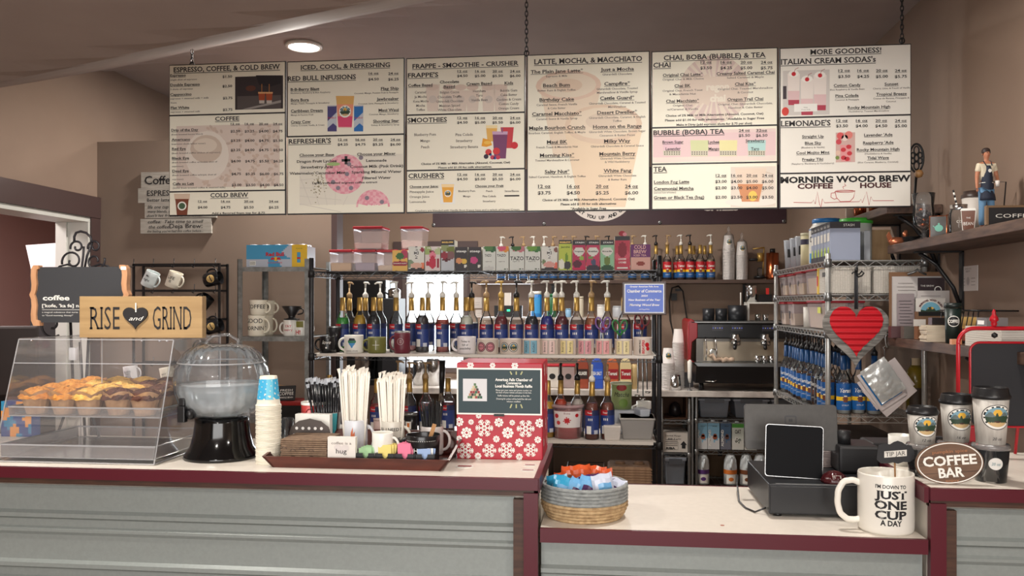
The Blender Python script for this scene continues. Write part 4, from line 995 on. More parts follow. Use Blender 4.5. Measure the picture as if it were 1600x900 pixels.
# ---- stack of paper cups: each nested cup
YQ = 2.47; xq = XO(419.5,YQ); kq = T_(420,YQ)/F
BOTZ = ZT
def papercup(m,col,pat=False):
    m.lathe([(0.036,0.0),(0.0385,0.001),(0.0385,0.004),(0.036,0.005),(0.0345,0.012),(0.0258,0.092),(0.0250,0.0925),(0.0245,0.089),(0.0,0.089)],col,32)
    if pat:
        mp = lambda a,b: ((0.0262 + (0.0345 - 0.0262)*(0.092 - b)/0.08 + .0006)*sin(a),-(0.0262 + (0.0345 - 0.0262)*(0.092 - b)/0.08 + .0006)*cos(a),b)
        def fn(u,v):
            return CREAM if (sin(u*60 + v*9)*sin(u*23 - v*14))>0.86 - 0.3*(u>.5)*(v<.3) else C(60,170,214) if sin(u*19)>-0.5 else C(110,200,228)
        m.pic(mp,-PI,PI,0.022,0.084,72,20,fn)
base = thing('paper_cup','plain cream paper cup nested upside down in the tall stack','paper cup',(xq,YQ,BOTZ),0,'stacked upside-down paper cups beside the drink dispenser'); m = MB(); papercup(m,CREAM); m.build('cup',base)
nc = 38; topz = ZO(420,634,YQ) - 0.0; stp = (topz - BOTZ)/nc
for i in range(1,nc): dup(base,(xq + 0.0008*sin(i*2.1),YQ + 0.0006*cos(i*1.3),BOTZ + stp*i))
t = thing('paper_cup','blue and white patterned paper cup, topmost of the upside-down stack','paper cup',(xq,YQ,BOTZ + stp*nc),0,None); m = MB(); papercup(m,CREAM,True); m.build('cup',t)
# ---- dark wooden tray with the coffee fixings
ty0,ty1 = 2.40,2.66; TX0,TX1 = XO(426,ty0),XO(688,ty0); tc = (TX0 + TX1)/2; hw = (TX1 - TX0)/2; TD = ty1 - ty0; MAH = noisy('mahogany',(66,28,22),(96,44,32),8,0.35,stretch=(1,6,6))
t = thing('serving_tray','dark reddish wooden tray with flared sides holding straws and napkins','tray',(tc,ty0,ZT))
MB().box(-hw,hw,0,TD,0.0,0.008,MAH).build('base',t); g = 0.03; hT = 0.034
for nm,q in (('front_side',[(-hw,0),(hw,0),(hw + g,-g*.3),(-hw - g,-g*.3)]),('back_side',[(-hw,TD),(hw,TD),(hw + g,TD + g),(-hw - g,TD + g)]),('end_side',[(-hw,0),(-hw,TD),(-hw - g,TD + g),(-hw - g,-g*.3)]),('end_side',[(hw,0),(hw,TD),(hw + g,TD + g),(hw + g,-g*.3)])):
    zs_ = [0,0,hT,hT]
    if nm=='end_side': zs_ = [0,0,0.075,hT]
    if nm=='back_side': zs_ = [0,0,0.075,0.075]
    vs = [(p[0],p[1],z) for p,z in zip(q,zs_)]; cx_,cy_ = 0,TD/2; th = 0.008
    vs2 = [(v[0] + (th if v[0]<0 else -th)*(nm=='end_side'),v[1] + (0 if nm=='end_side' else (th if v[1]<cy_ else -th)),v[2]) for v in vs]
    MB().add(vs + vs2,[(0,1,2,3),(7,6,5,4),(0,4,5,1),(1,5,6,2),(2,6,7,3),(3,7,4,0)],MAH).build(nm,t)
TZ = ZT + 0.0085
def onT(px,Y): return (XO(px,Y),Y,TZ)
NAP = noisy('brown_napkin',(112,90,72),(140,116,94),60,0.85)
t = thing('napkin_stack','stack of brown printed paper napkins at the left of the wooden tray','napkins',(XO(474,2.42),2.42,TZ)); w_ = 76*T_(474,2.42)/F
for i in range(12): MB().box(-w_/2 + 0.001*(i%3),w_/2 - 0.001*((i + 1)%2),0.0 + 0.0005*(i%2),0.13,i*0.0062,i*0.0062 + 0.0055,NAP).build('napkin',t,0.002)
m = MB(); rnd = random.Random(3)
for i in range(9): a,b = -w_/2 + 0.012 + (i%5)*w_/5.2,0.012 + 0.026*(i // 5) + 0.006*(i%2); m.line(front(-0.0012),[(a - .008,b),(a - .002,b + .006),(a + .006,b + .005),(a + .01,b)],0.0022,C(74,56,44))
m.build('print',t)
t = thing('napkin_holder','grey metal napkin holder plate with round holes behind the brown napkins','napkin holder',(XO(484,2.565),2.565,TZ)); k = T_(484,2.565)/F; GM = C(84,76,72,.4,.4)
arc = [(-33*k,0),(-33*k,0.07),(-30*k,0.09),(-18*k,0.108),(0,0.116),(18*k,0.108),(30*k,0.09),(33*k,0.07),(33*k,0)]
MB().prism(arc,0,0.003,GM).build('plate',t); MB().box(-33*k,33*k,-0.06,0.01,0,0.003,GM).build('foot',t)
m = MB()
for r_,zz_ in ((0,0.085),(1,0.063)):
    for i in range(5 + r_): m.disc(front(-0.0008),(-20 + i*9.5 - 4*r_)*k*1.05,zz_,0.005,C(222,218,214),12,1)
m.build('punched_hole',t)
t = thing('napkin_box','white paper box standing behind the holed napkin holder','box',(XO(488,2.60),2.60,TZ)); k = T_(488,2.6)/F; MB().box(-28*k,28*k,0,0.028,0,0.125,WHITE).build('box',t,0.001)
t = thing('red_canister','red and white round canister behind the napkins','canister',(XO(484,2.68),2.68 + 0.04,TZ - .008)); k = T_(484,2.72)/F
MB().lathe([(0,0),(19.5*k,0),(19.5*k,0.152),(18*k,0.152),(18*k,0.135),(0,0.135)],C(186,56,54,.4),32).build('body',t); MB().lathe([(19.8*k,0.151),(19.8*k,0.160),(17.5*k,0.160),(17.5*k,0.151)],WHITE,32).build('rim',t)
m = MB(); m.line(around(19.5*k,off=.001),[(0.016*cos(a),0.11 + 0.03*sin(a)) for a in [2*PI*i/30 for i in range(30)]],0.002,C(90,20,24),True); m.text(around(19.5*k,off=.001),'RITUALS',0,0.095,0.012,C(90,20,24),w=0.05); m.rect(around(19.5*k,off=.001,a0=1.2),-0.01,0.012,0.08,0.145,WHITE,4,1); m.build('print',t)
# straws: each counted
def straws(px0,px1,bpx0,bpx1,ytop,ybase,Y,mat,n,r,label,grp,tip=True,name='paper_straw',cat='straw',seed=1,dpt=0.03,bz=None):
    rnd = random.Random(seed); zb = (bz if bz is not None else TZ) ; cpx = (bpx0 + bpx1)/2; k = T_(cpx,Y)/F
    ztop = ZO(cpx,ytop,Y)
    for i in range(n):
        f = (i%(n // 2 + 1))/(n // 2) if n>3 else .5; row = i // (n // 2 + 1)
        xb = XO(bpx0 + (bpx1 - bpx0)*f,Y); xt = XO(px0 + (px1 - px0)*f,Y) + rnd.uniform(-.002,.002); y = Y + (row - .5)*dpt + rnd.uniform(-.006,.006); yt = y + (row - .5)*0.012
        z1 = ztop - rnd.uniform(0,0.022); t = thing(name,label,cat,(xb,y,zb),0,grp)
        m = MB(); m.tube([(0,0,0.0),(xt - xb,yt - y,z1 - zb)],r,mat,6); m.build('straw',t)
        if tip:
            m = MB(); dx,dy,z = xt - xb,yt - y,z1 - zb; j = rnd.uniform(-.006,.006); m.add([(dx - r,dy,z - .004),(dx + r,dy,z - .004),(dx + r*1.6 + j,dy + .003,z + 0.014),(dx - r*1.2 + j,dy - .002,z + 0.011)],[(0,1,2,3)],mat if mat is not DBK else FROSTW); m.build('wrapper_end',t)
DBK = C(26,26,29,0.2); STW = C(238,232,220,0.7); Ym = 2.57
def cmug(px,wpx,py0,label,mat,Y=Ym,hand=1,pr=None,name='coffee_mug',base=None):
    R = wpx/2*T_(px,Y)/F; z0 = TZ if base is None else base; H = ZO(px,py0,Y) - z0; t = thing(name,label,'mug',(XO(px,Y),Y,z0)); mug_parts(t,'cm%d'%px,R,H,mat,hand,None,pr); return R,H
def flame(m,mp):
    m.flat([(0.0 + x*.014,0.045 + z*.034) for x,z in ((-1,-.2),(-.9,.5),(-.5,.2),(-.3,1),(.1,1.5),(.1,.8),(.5,1.1),(.6,.3),(.9,.6),(.9,-.2),(.4,-.6),(-.5,-.6))],[tuple(range(12))],mp,C(214,110,66)); m.text(mp,'1 of a kind',.006,0.022,.008,MGREY)
cmug(556,37,655,'tall white mug with an orange flame holding white straws, left of the pair',C(214,216,222,.3),pr=flame); straws(535,580,543,570,577,0,Ym,STW,26,0.0033,'white paper-wrapped straw in the flame mug','white straws in the flame mug',seed=4)
cmug(614,36,657,'cream mug lettered ALL I NEED IS COFFEE holding white straws',C(206,200,188,.3),pr=words(('ALL I NEED IS',.085,.010,INK),('COFFEE',.05,.014,INK),('CAT',.03,.012,INK)))
straws(592,635,601,628,587,0,Ym,STW,26,0.0033,'white paper-wrapped straw in the cream lettered mug','white straws in the cream lettered mug',seed=5)
cmug(675,36,665,'white mug holding thin black stirrers at the right end of the tray',C(222,216,212,.3),Y=2.62)
straws(656,694,668,682,623,0,2.62,DBLACK,40,0.0016,'thin black coffee stirrer standing in the white mug','black stirrers',False,'coffee_stirrer','stirrer',6,0.02)
t = thing('straw_cup','grey and teal paper cup holding the black wrapped straws','cup',(XO(512,2.70),2.70,ZT)); k = T_(512,2.7)/F; MB().lathe([(0,.002),(15*k,0),(21*k,.13),(20*k,.13),(14*k,.004),(0,.004)],C(120,116,112,.4),28).build('cup',t); MB().pic(around(15*k,21*k,.13,.0008),-.035,.035,.05,.128,10,6,lambda u,v: C(70,170,180) if u>.4 + .2*v else None).build('print',t)
straws(482,534,498,525,595,0,2.70,DBK,24,0.0042,'black straw in a clear wrapper behind the red canister','black wrapped straws',seed=8,bz=ZT + .006)
cmug(598,33,675,'small white espresso mug in front of the cream lettered mug',WHITE,Y=2.47,hand=1,pr=lambda m,mp: m.line(mp,[(-.01,.02),(0,.03),(.01,.02),(0,.012)],.0015,MGREY,True))
t = thing('coffee_mug','wide black mug with a white beaded band and a wooden stick inside, on the tray','mug',(XO(661,2.49),2.49,TZ)); k = T_(661,2.49)/F
mug_parts(t,'wbm',24*k,.085,BM,-1,27*k,lambda m,mp: [m.disc(mp,-.045 + i*.006,.07,.0012,WHITE,6,1) for i in range(16)] + [m.text(mp,'Hello',.004,.035,.014,WHITE)])
m = MB(); m.box(-.006,.006,-.001,.001,0,.11,C(190,140,90)); o = one(m,'wooden_stick','pale wooden stick leaning in the wide black mug','stirrer',(XO(662,2.49),2.49,TZ + .012)); o.rotation_euler = (0.1,.3,.3)
t = thing('clear_tumbler','small ribbed clear plastic tumbler between cup stack and napkins','cup',(XO(447,2.74),2.74,ZT)); MB().lathe([(0,.002),(.02,0),(.025,.1),(.024,.1),(.019,.004),(0,.004)],PGL,24,rib=lambda a,z: 1 + .03*sin(10*a)).build('cup',t)
t = thing('table_sign','small white block sign reading coffee is a hug in a mug, on the tray','sign',(XO(533.5,2.415),2.415,TZ)); k = T_(533,2.415)/F; zz_ = ZO(533,683,2.415) - TZ
MB().box(-22.5*k,22.5*k,0,.018,0,zz_,C(226,220,212,.5)).build('block',t,.001)
m = MB(); m.flat([(x*1.0,z + zz_*.55) for x,z in heart(24*k,16*k)],[tuple(range(40))],front(-.0008),C(214,206,202)); mp = front(-.0013); m.text(mp,'coffee is a',0,zz_*.74,.008,MGREY,w=32*k); m.text(mp,'hug',0,zz_*.42,.014,INK,w=17*k); m.text(mp,'in a mug',0,zz_*.08,.009,INK,w=33*k); m.build('lettering',t)
# sweetener caddy, one pocket each
t = thing('sweetener_caddy','black four-pocket sweetener caddy at the front of the tray','caddy',(XO(617,2.42),2.42,TZ)); k = T_(617,2.42)/F; a = 63*k
MB().box(-a,a,0,.07,0,.003,BLACK).build('base',t)
for i in range(5): x = -a + i*(2*a - .003)/4; MB().box(x,x + .003,0,.07,.003,.036,BLACK).build('divider',t)
for i in range(4):
    x0 = -a + i*(2*a)/4 + .003; x1 = x0 + a/2 - .006; xm = (x0 + x1)/2; n = 10
    pts = [(x0,.003),(x0,.036),(xm - .009,.036)] + [(xm + .009*-cos(PI*j/n),.036 - .014*sin(PI*j/n)) for j in range(n + 1)] + [(xm + .009,.036),(x1,.036),(x1,.003)]
    MB().prism(pts,-.001,.002,BLACK).build('pocket_front',t)
MB().box(-a,a,.067,.07,.003,.036,BLACK).build('back',t)
for i,(nm,c1,dz) in enumerate((('green',C(160,200,150,.6),.046),('yellow',C(230,210,120,.6),.055),('pink',C(230,120,150,.6),.060),('blue and white',C(150,175,215,.6),.046))):
    for j in range(6):
        x = XO(617,2.42) - a + (i + .5)*a/2; m = MB(); m.box(-.020,.020,-.0012,.0012,0,dz,c1 if not (i==3 and j%2) else WHITE)
        o = one(m,'sweetener_packet','%s sweetener packet in the black caddy'%nm,'sweetener packet',(x + (j%3 - 1)*.003,2.42 + .012 + j*.008,TZ + .004),(j%3 - 1)*.06,'%s sweetener packets'%nm); o.rotation_euler = (-.15,(j%3 - 1)*.07,0)
# ---- raffle gift box
YX = 2.60; bx0,bx1 = XO(713.5,YX),XO(848,YX); bw = (bx1 - bx0)/2; bh = ZO(780,567,YX) - ZT
XR_ = noisy('red_wrapping_paper',(166,14,38),(180,20,46),14,0.4); t = thing('gift_box','red gift-wrapped box with white snowflakes and a green raffle card','gift box',((bx0 + bx1)/2,YX,ZT)); MB().box(-bw,bw,0,.22,0,bh,XR_).build('box',t,.003)
def flake(m,mp0,x,z,r,kind,lo=-bw,hi=bw,dv=(0,-1)):
    cnt = [0]
    def mp(a,b):
        q = mp0(max(lo,min(hi,a)),max(0,min(bh,b))); d = cnt[0]*4e-5; return (q[0] + dv[0]*d,q[1] + dv[1]*d,q[2])
    ln = m.line
    def line(*a):
        cnt[0]+=1; ln(*a)
    if kind==0:
        for i in range(6):
            a = i*PI/3; d = (cos(a),sin(a)); q = (-sin(a),cos(a)); line(mp,[(x + d[0]*r*.1,z + d[1]*r*.1),(x + d[0]*r,z + d[1]*r)],r*.11,WHITE)
            for f_,l in ((.45,.3),(.68,.3),(.86,.18)):
                for s_ in (-1,1): line(mp,[(x + d[0]*r*f_,z + d[1]*r*f_),(x + d[0]*r*(f_ + l*.7) + q[0]*s_*r*l,z + d[1]*r*(f_ + l*.7) + q[1]*s_*r*l)],r*.1,WHITE)
        line(mp,[(x + r*.3*cos(i*PI/3),z + r*.3*sin(i*PI/3)) for i in range(6)],r*.1,WHITE,True)
    else:
        for i in range(8):
            a = i*PI/4; m.disc(mp,x + .68*r*cos(a),z + .68*r*sin(a),r*.255,WHITE,8,1)
        m.disc(mp,x,z,r*.42,lambda u,v: WHITE if math.hypot(u,v)>.5 else None,16,4)
k = T_(780,YX)/F; m = MB(); mp = front(-.001)
FL = ((757,669,14,0),(822,669,14,0),(727,705,13,0),(792,703,13,0),(765,704,11,0),(830,702,11,0),(729,677,10,1),(794,676,10,1),(717,660,8,1),(780,660,8,1),(844,660,8,1),(748,691,7.5,1),(812,691,7.5,1),(736,660,5,1),(801,660,5,1),(776,686,6,1),(841,686,6,1),(747,713,6,1),(812,713,6,1),(748,650,5,1),(735,571,6,1),(770,571,5,1),(805,571,6,1),(717,686,5,1))
for x,y,r,kd_ in FL: flake(m,mp,(x - 780.8)*k,ZO(780,y,YX) - ZT,r*k*.98,kd_)
m.build('snowflake_print',t)
m = MB(); mp = side(bw + .001)
for a,b,r,kd_ in ((.05,.28,.02,0),(.12,.22,.016,1),(.05,.17,.016,0),(.16,.27,.014,1),(.11,.1,.02,0),(.04,.05,.014,1),(.17,.15,.018,0),(.16,.04,.015,1)): flake(m,mp,a,b,r,kd_,0,.22,(1,0))
m.build('snowflake_print',t)
t = thing('raffle_card','dark green chamber of commerce raffle card in white border on the gift box','card',(XO(780,YX) ,YX - .0012,ZO(780,648,YX))); W = 67*k; H = 73*k
MB().box(-W,W,-.002,0,0,H,WHITE).build('card',t); m = MB(); m.rect(front(-.0026),-W + 2.5*k,W - 2.5*k,2.5*k,H - 2.5*k,C(26,52,58,.5)); m.build('panel',t)
def cq(px,py): return (px - 780)*k,(648 - py)*k
m = MB(); mp = front(-.0032); q = cq(723,627); m.rect(mp,q[0],q[0] + 38*k,q[1],q[1] + 35*k,C(214,214,216)); mp2 = front(-.0037); rnd = random.Random(6); pal = [C(40,90,62),C(190,140,110),C(150,46,46),C(206,190,150),C(90,120,80),C(60,46,40)]
for j in range(6):
    for i in range(6 - j):
        x,y = cq(742 + (i - (5 - j)/2)*3.9,621 - j*4); m.rect(mp2,x - 1.8*k,x + 1.8*k,y - 1.8*k,y + 2*k,pal[rnd.randrange(6)])
for s,y,h,w_ in (('American Falls Chamber of',595,4.2,58),('Commerce',600,4,24),('Local Business Month Raffle',605,4.2,58),('Please put your name and phone number on',610.5,2.4,56),('the back of your tickets and place in the box.',614,2.4,56),('Raffle tickets will be picked up Dec 5th.',619,2.4,50),('Drawing for prizes will be held Dec 6th and',624,2.4,54),('winners notified.',628,2.4,22)):
    m.text(mp,s,*cq(803,y),h*k,WHITE,w=w_*k,bold=.03 if h>3 else 0)
for y0,y1 in ((585,580),(631,637)):
    for i in (-1,0,1): m.line(mp,[cq(807 + i*7,y0),cq(807 + i*9.5,y1)],2*k,C(180,180,130))
m.build('lettering',t)
MB().box(-8*k,8*k,-.004,0,0,3.5*k,DBLACK).build('clip',t).location = (.0,-.002,-2*k)
# ================================================================ ON THE LOW COUNTER
YBK = 2.475; kb = T_(913,YBK)/F; xb = XO(913,YBK); R = 65*kb
GRW = noisy('grey_rope',(126,130,130),(160,164,162),60,0.9,stretch=(1,1,2),bump=1.0); NAT = noisy('seagrass_rope',(150,120,84),(202,174,132),60,0.9,bump=1.0)
t = thing('rope_basket','round rope basket, grey above and straw-coloured below, full of snack bags','basket',(xb,YBK,ZL)); nco = 10; HB = .095
for nm,i0,i1,mt in (('natural_coils',0,5,NAT),('grey_coils',5,nco,GRW)):
    m = MB()
    for i in range(i0,i1):
        z = .006 + i*(HB - .006)/(nco - 1); r = R*(.80 + .2*min(1,(i + 1)/4) ** .6); n = 72
        m.tube([((r + (.0012*sin(a*36 + i*PI) if i<5 else 0.0003*sin(a*50)))*cos(a),r*sin(a),z) for a in [2*PI*j/n for j in range(n)]],.0058,mt,6,True)
    m.build(nm,t)
MB().solid([(R*.8,0.002),(R*.8,.006)],NAT,32).build('bottom',t)
MB().solid([(R*.9,.03),(R*.9,.032)],NAT,32).build('inner_fill',t)
def pouch(m,w_,h_,mat,mat2,seed):
    rnd = random.Random(seed); nx,nz = 8,6; vs = []; 
    for sd in (-1,1):
        for j in range(nz + 1):
            for i in range(nx + 1):
                u,v = i/nx,j/nz; b = (sin(PI*u)*sin(PI*v)) ** .5; vs.append(((u - .5)*w_,sd*(.001 + .013*b + .003*rnd.random()*b),v*h_ + .002*sin(u*40)))
    st = nx + 1; fr = [(j*st + i,j*st + i + 1,(j + 1)*st + i + 1,(j + 1)*st + i) for j in range(nz) for i in range(nx)]; o = st*(nz + 1)
    for q,f in enumerate(fr): m.add([vs[k_] for k_ in f],[(0,1,2,3)],mat2 if (q // nx in (2,3) and 1<q%nx<7) else mat,True)
    for q,f in enumerate(fr): m.add([vs[o + k_] for k_ in f],[(3,2,1,0)],mat,True)
OR,LBL,PUR,WB = C(206,84,40,.25),C(110,170,216,.25),C(74,40,90,.25),C(200,206,224,.25); BRN = C(120,66,36,.4); TEAL = C(50,150,190,.25)
SN = [(868,745,OR,BRN,.0,'orange'),(888,735,OR,BRN,.1,'orange'),(908,732,OR,C(220,96,50,.3),-.1,'orange'),(930,734,OR,BRN,.1,'orange'),(946,738,OR,BRN,-.1,'orange'),(856,752,TEAL,WB,.5,'teal'),(866,750,TEAL,LBL,.2,'teal'),(874,748,TEAL,WB,-.2,'teal'),(886,752,LBL,PUR,.9,'light blue'),(900,754,LBL,WB,-.5,'light blue'),(910,750,LBL,PUR,.6,'light blue'),(916,757,PUR,LBL,.3,'purple'),(928,748,PUR,WB,-.4,'purple'),(940,752,PUR,LBL,.2,'purple'),(950,746,WB,LBL,-.3,'silvery'),(958,752,WB,PUR,.4,'silvery'),(964,756,LBL,WB,-.7,'light blue')]
for i,(px,py,c1,c2,ro,nm) in enumerate(SN):
    py = py + 3; m = MB(); pouch(m,.062,.075,c1,c2,i); back = i<5; Yp = YBK + (.075 if back else (-.01 if i%2 else -.055)); 
    f = max(-1,min(1,(px - 913)/60.0)); lim = math.sqrt(max(0,1 - f*f))*R*.8
    Yp = YBK + max(-lim,min(lim,Yp - YBK)); zt_ = ZO(px,py - 4,Yp)
    xx = xb + max(-R*.62,min(R*.62,XO(px,Yp) - xb))*(1 if abs(Yp - YBK)<.05 else .9)
    o = one(m,'snack_bag','','snack bag',(xx,Yp,zt_ - .066),0,'snack bags in the rope basket'); o.rotation_euler = (-.25 + .1*(i%3),ro*.6,.2*(i%3 - 1))
    o['label'] = '%s snack bag in the rope basket, %s'%(nm,('at the back, first from left','at the back, second from left','at the back, middle','at the back, fourth from left','at the back, fifth from left','leftmost by the rim','second of the teal ones','rightmost of the teal ones','left of centre','near the front rim','at the centre','at the front centre','behind the centre','right of the centre','right, standing highest','right, near the rim','rightmost by the rim')[i])
# ================================================================ WIRE RACKS
def wire_rack(label,x0,x1,y0,y1,levels,ztop,mat,capm,liner=(),nw=14,cross=True,ribs=26):
    cx,cy = (x0 + x1)/2,(y0 + y1)/2; t = thing('wire_rack',label,'wire shelf',(cx,cy,0)); hw,hd = (x1 - x0)/2,(y1 - y0)/2
    for sx in (-1,1):
        for sy in (-1,1):
            m = MB(); m.solid([(0.0125,0.0),(0.0125,ztop - .004),(0.010,ztop)],mat,12,Matrix.Translation((sx*hw,sy*hd,0))); z = .1
            while z<ztop - .05: m.lathe([(0.0126,z),(0.0118,z + .001),(0.0118,z + .003),(0.0126,z + .004)],DBLACK,12,Matrix.Translation((sx*hw,sy*hd,0))); z+=.025
            m.build('post',t)
            for z in levels: m = MB(); m.lathe([(0.0135,z - .035),(0.019,z - .034),(0.017,z + .004),(0.0135,z + .006)],capm,12,Matrix.Translation((sx*hw,sy*hd,0))); m.build('collar',t)
    for z in levels:
        m = MB(); r = .0028
        for (ax,ay,bx,by) in ((-hw,-hd,hw,-hd),(-hw,hd,hw,hd),(-hw,-hd,-hw,hd),(hw,-hd,hw,hd)):
            L = math.hypot(bx - ax,by - ay)
            for dz in (0.0,-.026): m.tube([(ax,ay,z + dz - .004),(bx,by,z + dz - .004)],r,mat,4)
            n = max(4,int(L/.035)); m.tube([(ax + (bx - ax)*i/n,ay + (by - ay)*i/n,z - .004 - (.026 if i%2 else 0)) for i in range(n + 1)],.0022,mat,4)
        for i in range(1,nw): y = -hd + 2*hd*i/nw; m.tube([(-hw,y,z - .003),(hw,y,z - .003)],.0018,mat,3)
        nc = 4 if x1 - x0>1 else 2
        for i in range(1,nc): x = -hw + 2*hw*i/nc; m.tube([(x,-hd,z - .006),(x,hd,z - .006)],.0028,mat,4)
        for i in range(ribs): x = -hw + 2*hw*(i + .5)/ribs; m.tube([(x,-hd,z - .001),(x,hd,z - .001)],.0016,mat,3)
        m.build('shelf',t)
    for z in liner:
        m = MB(); m.box(-hw + .012,hw - .014,-hd + .012,hd - .012,z + .0005,z + .0035,C(214,206,196,.4)); m.box(-hw + .03,hw - .03,-hd - .004,-hd - .0015,z - .012,z + .0035,C(206,198,188,.4)); m.build('liner',t)
    return t
BX0,BX1,BY0,BY1 = -1.576,0.279,4.35,4.80; ZA,ZB_,ZC,ZD = 1.728,1.280,0.833,0.42
BKM = C(26,26,30,.35)
wire_rack('big black wire shelf rack holding tea boxes, syrup bottles and mugs',BX0,BX1,BY0,BY1,[ZA,ZB_,ZC,ZD],1.80,BKM,DBLACK,(ZB_,ZC))
ZLN = .0036
# ---------------- red-lidded tubs
RLID = C(176,30,44,.35)
def tub(px0,px1,pyt,Y,zb,label,fill,fcol,D=.16,lab=False,grp=None,name='storage_tub'):
    x0,x1 = XO(px0,Y),XO(px1,Y); h = ZO((px0 + px1)/2,pyt,Y) - zb; w_ = x1 - x0; t = thing(name,label,'food tub',((x0 + x1)/2,Y + D/2,zb),0,grp)
    MB().frus(w_*.9,D*.92,w_*.98,D,0.0,h - .014,FROST).build('tub',t,.006)
    if fill: MB().frus(w_*.86,D*.86,w_*.9,D*.9,.006,h*fill,fcol).build('contents',t,.006)
    MB().frus(w_,D*1.04,w_*.98,D*1.02,h - .014,h,RLID).build('lid',t,.003)
    if lab: MB().box(-w_*.25,w_*.25,-D/2 - .001,-D/2 + .004,h*.4,h*.62,INK).build('label_patch',t)
    return t
YTF = 4.50
tub(514,550,390,YTF,ZA,'red-lidded tub of pale powder, leftmost on the top rack shelf',.42,C(222,190,140,.8)); tub(552,587,390,YTF,ZA,'red-lidded tub of lilac powder under the stacked tub on the top rack shelf',.42,C(176,166,180,.8))
tub(588,622,390,YTF,ZA,'red-lidded tub of cream powder left of the first tea box',.3,C(220,200,170,.8)); zt3 = ZO(570,390,YTF)
tub(551,598,353.5,YTF,zt3,'tall clear tub with red lid stacked on the tubs, the left one',.3,C(214,180,166,.8)); tub(625,661,353.5,YTF + .03,zt3 + .003,'tall clear tub with red lid stacked higher, behind the tea boxes',.4,C(220,196,186,.8))
tub(626,660,390,YTF + .03,ZA,'red-lidded tub behind the first tea boxes, under the tall one',.3,C(220,200,170,.8))
# ---------------- tea boxes
Wc,Kc = C(226,224,214,.5),C(36,30,34,.5)
def blobs(bg,bl,topc=None,topf=.14):
    def f(u,v):
        if topc and v>1 - topf: return topc
        for x,y,rx,ry,c in bl:
            if ((u - x)/rx) ** 2 + ((v - y)/ry) ** 2<1: return c
        return bg
    return f
def teabox(px0,px1,pyt,label,fn,texts=(),Y=4.395,zb=None,D=.10,dom=None,group=None):
    zb = ZA if zb is None else zb; x0,x1 = XO(px0,Y),XO(px1,Y); w_ = x1 - x0 - .0015; h = ZO((px0 + px1)/2,pyt,Y) - zb
    t = thing('tea_box',label,'tea box',((x0 + x1)/2,Y,zb),0,group); cb = MB().box(-w_/2,w_/2,0,D,0,h,dom or Wc).build('carton',t,.0008)
    m = MB(); m.pic(front(-.0008),-w_/2,w_/2,0,h,14,24,fn); m.build('printed_face',cb)
    if texts:
        m = MB()
        for s,u,v,hh,wf,c,*r in texts:
            if r: m.text(lambda a,b,u=u,v=v: ((u - .5)*w_ - b,-.0014,v*h + a),s,0,-h*hh/2,h*hh,c,w=h*wf,bold=.03)
            else: m.text(front(-.0014),s,(u - .5)*w_,v*h,h*hh,c,w=w_*wf,bold=.02)
        m.build('lettering',cb)
GRN,PK,BRD = C(86,130,60,.5),C(206,60,110,.5),C(150,30,50,.5); YG_ = C(190,204,70,.5); PCH = C(226,160,120,.5)
teabox(613,637,391,'yellow and red tea box with green round seal, first in the row of tea boxes',blobs(C(226,180,90,.5),[(.5,.72,.26,.17,C(60,110,60)),(.5,.36,.6,.12,BRD),(.8,.8,.3,.2,C(180,60,90))]),[('CINNAMON BLEND',.5,.34,.05,.9,WHITE)])
teabox(638,663,385,'white and coral tea box with black vertical NUMI panel, second in the row',blobs(Wc,[(.5,.74,.11,.26,Kc),(.88,.86,.14,.09,BRD),(.5,.22,.38,.12,C(222,176,156)),(.5,.05,.5,.08,Kc),(.1,.3,.25,.16,C(130,150,120)),(.9,.15,.2,.2,C(232,130,90))]),[('NUMI',.5,.75,.13,.42,WHITE,1)])
teabox(664,688,385,'tea box printed with a layered pink berry drink',blobs(C(224,208,204),[(.5,.35,.22,.28,C(196,40,70)),(.5,.62,.2,.16,C(230,130,150)),(.45,.78,.16,.06,C(120,30,50)),(.15,.85,.3,.2,C(160,180,110)),(.85,.8,.2,.15,C(190,200,150)),(.2,.3,.14,.1,C(180,40,60)),(.85,.3,.1,.2,C(150,30,50))]),[('FRAPPE',.5,.9,.06,.7,WHITE)])
teabox(689,710,375,'black-topped tea box with apples and pomegranate, taller than its neighbours',blobs(C(196,200,206),[(.25,.5,.28,.12,BRD),(.7,.5,.32,.14,C(130,90,90)),(.4,.36,.3,.05,C(90,20,30)),(.8,.68,.4,.12,C(120,130,60)),(.3,.74,.4,.1,C(150,160,110))],Kc,.17),[('BIGELOW',.5,.9,.05,.85,GOLD)])
teabox(711,731,386,'dark grey steep tea box with peach and lemon',blobs(C(58,52,56),[(.3,.42,.25,.12,C(220,150,100)),(.7,.4,.24,.12,C(230,190,80)),(.8,.2,.12,.07,Wc)]),[('steep',.5,.78,.10,.8,WHITE)])
teabox(732,752.5,386,'dark grey steep tea box with a pink flower',blobs(C(58,52,56),[(.42,.44,.3,.15,C(204,70,130)),(.42,.44,.1,.05,C(240,150,190)),(.8,.2,.12,.07,Wc)]),[('steep',.5,.78,.10,.8,WHITE)])
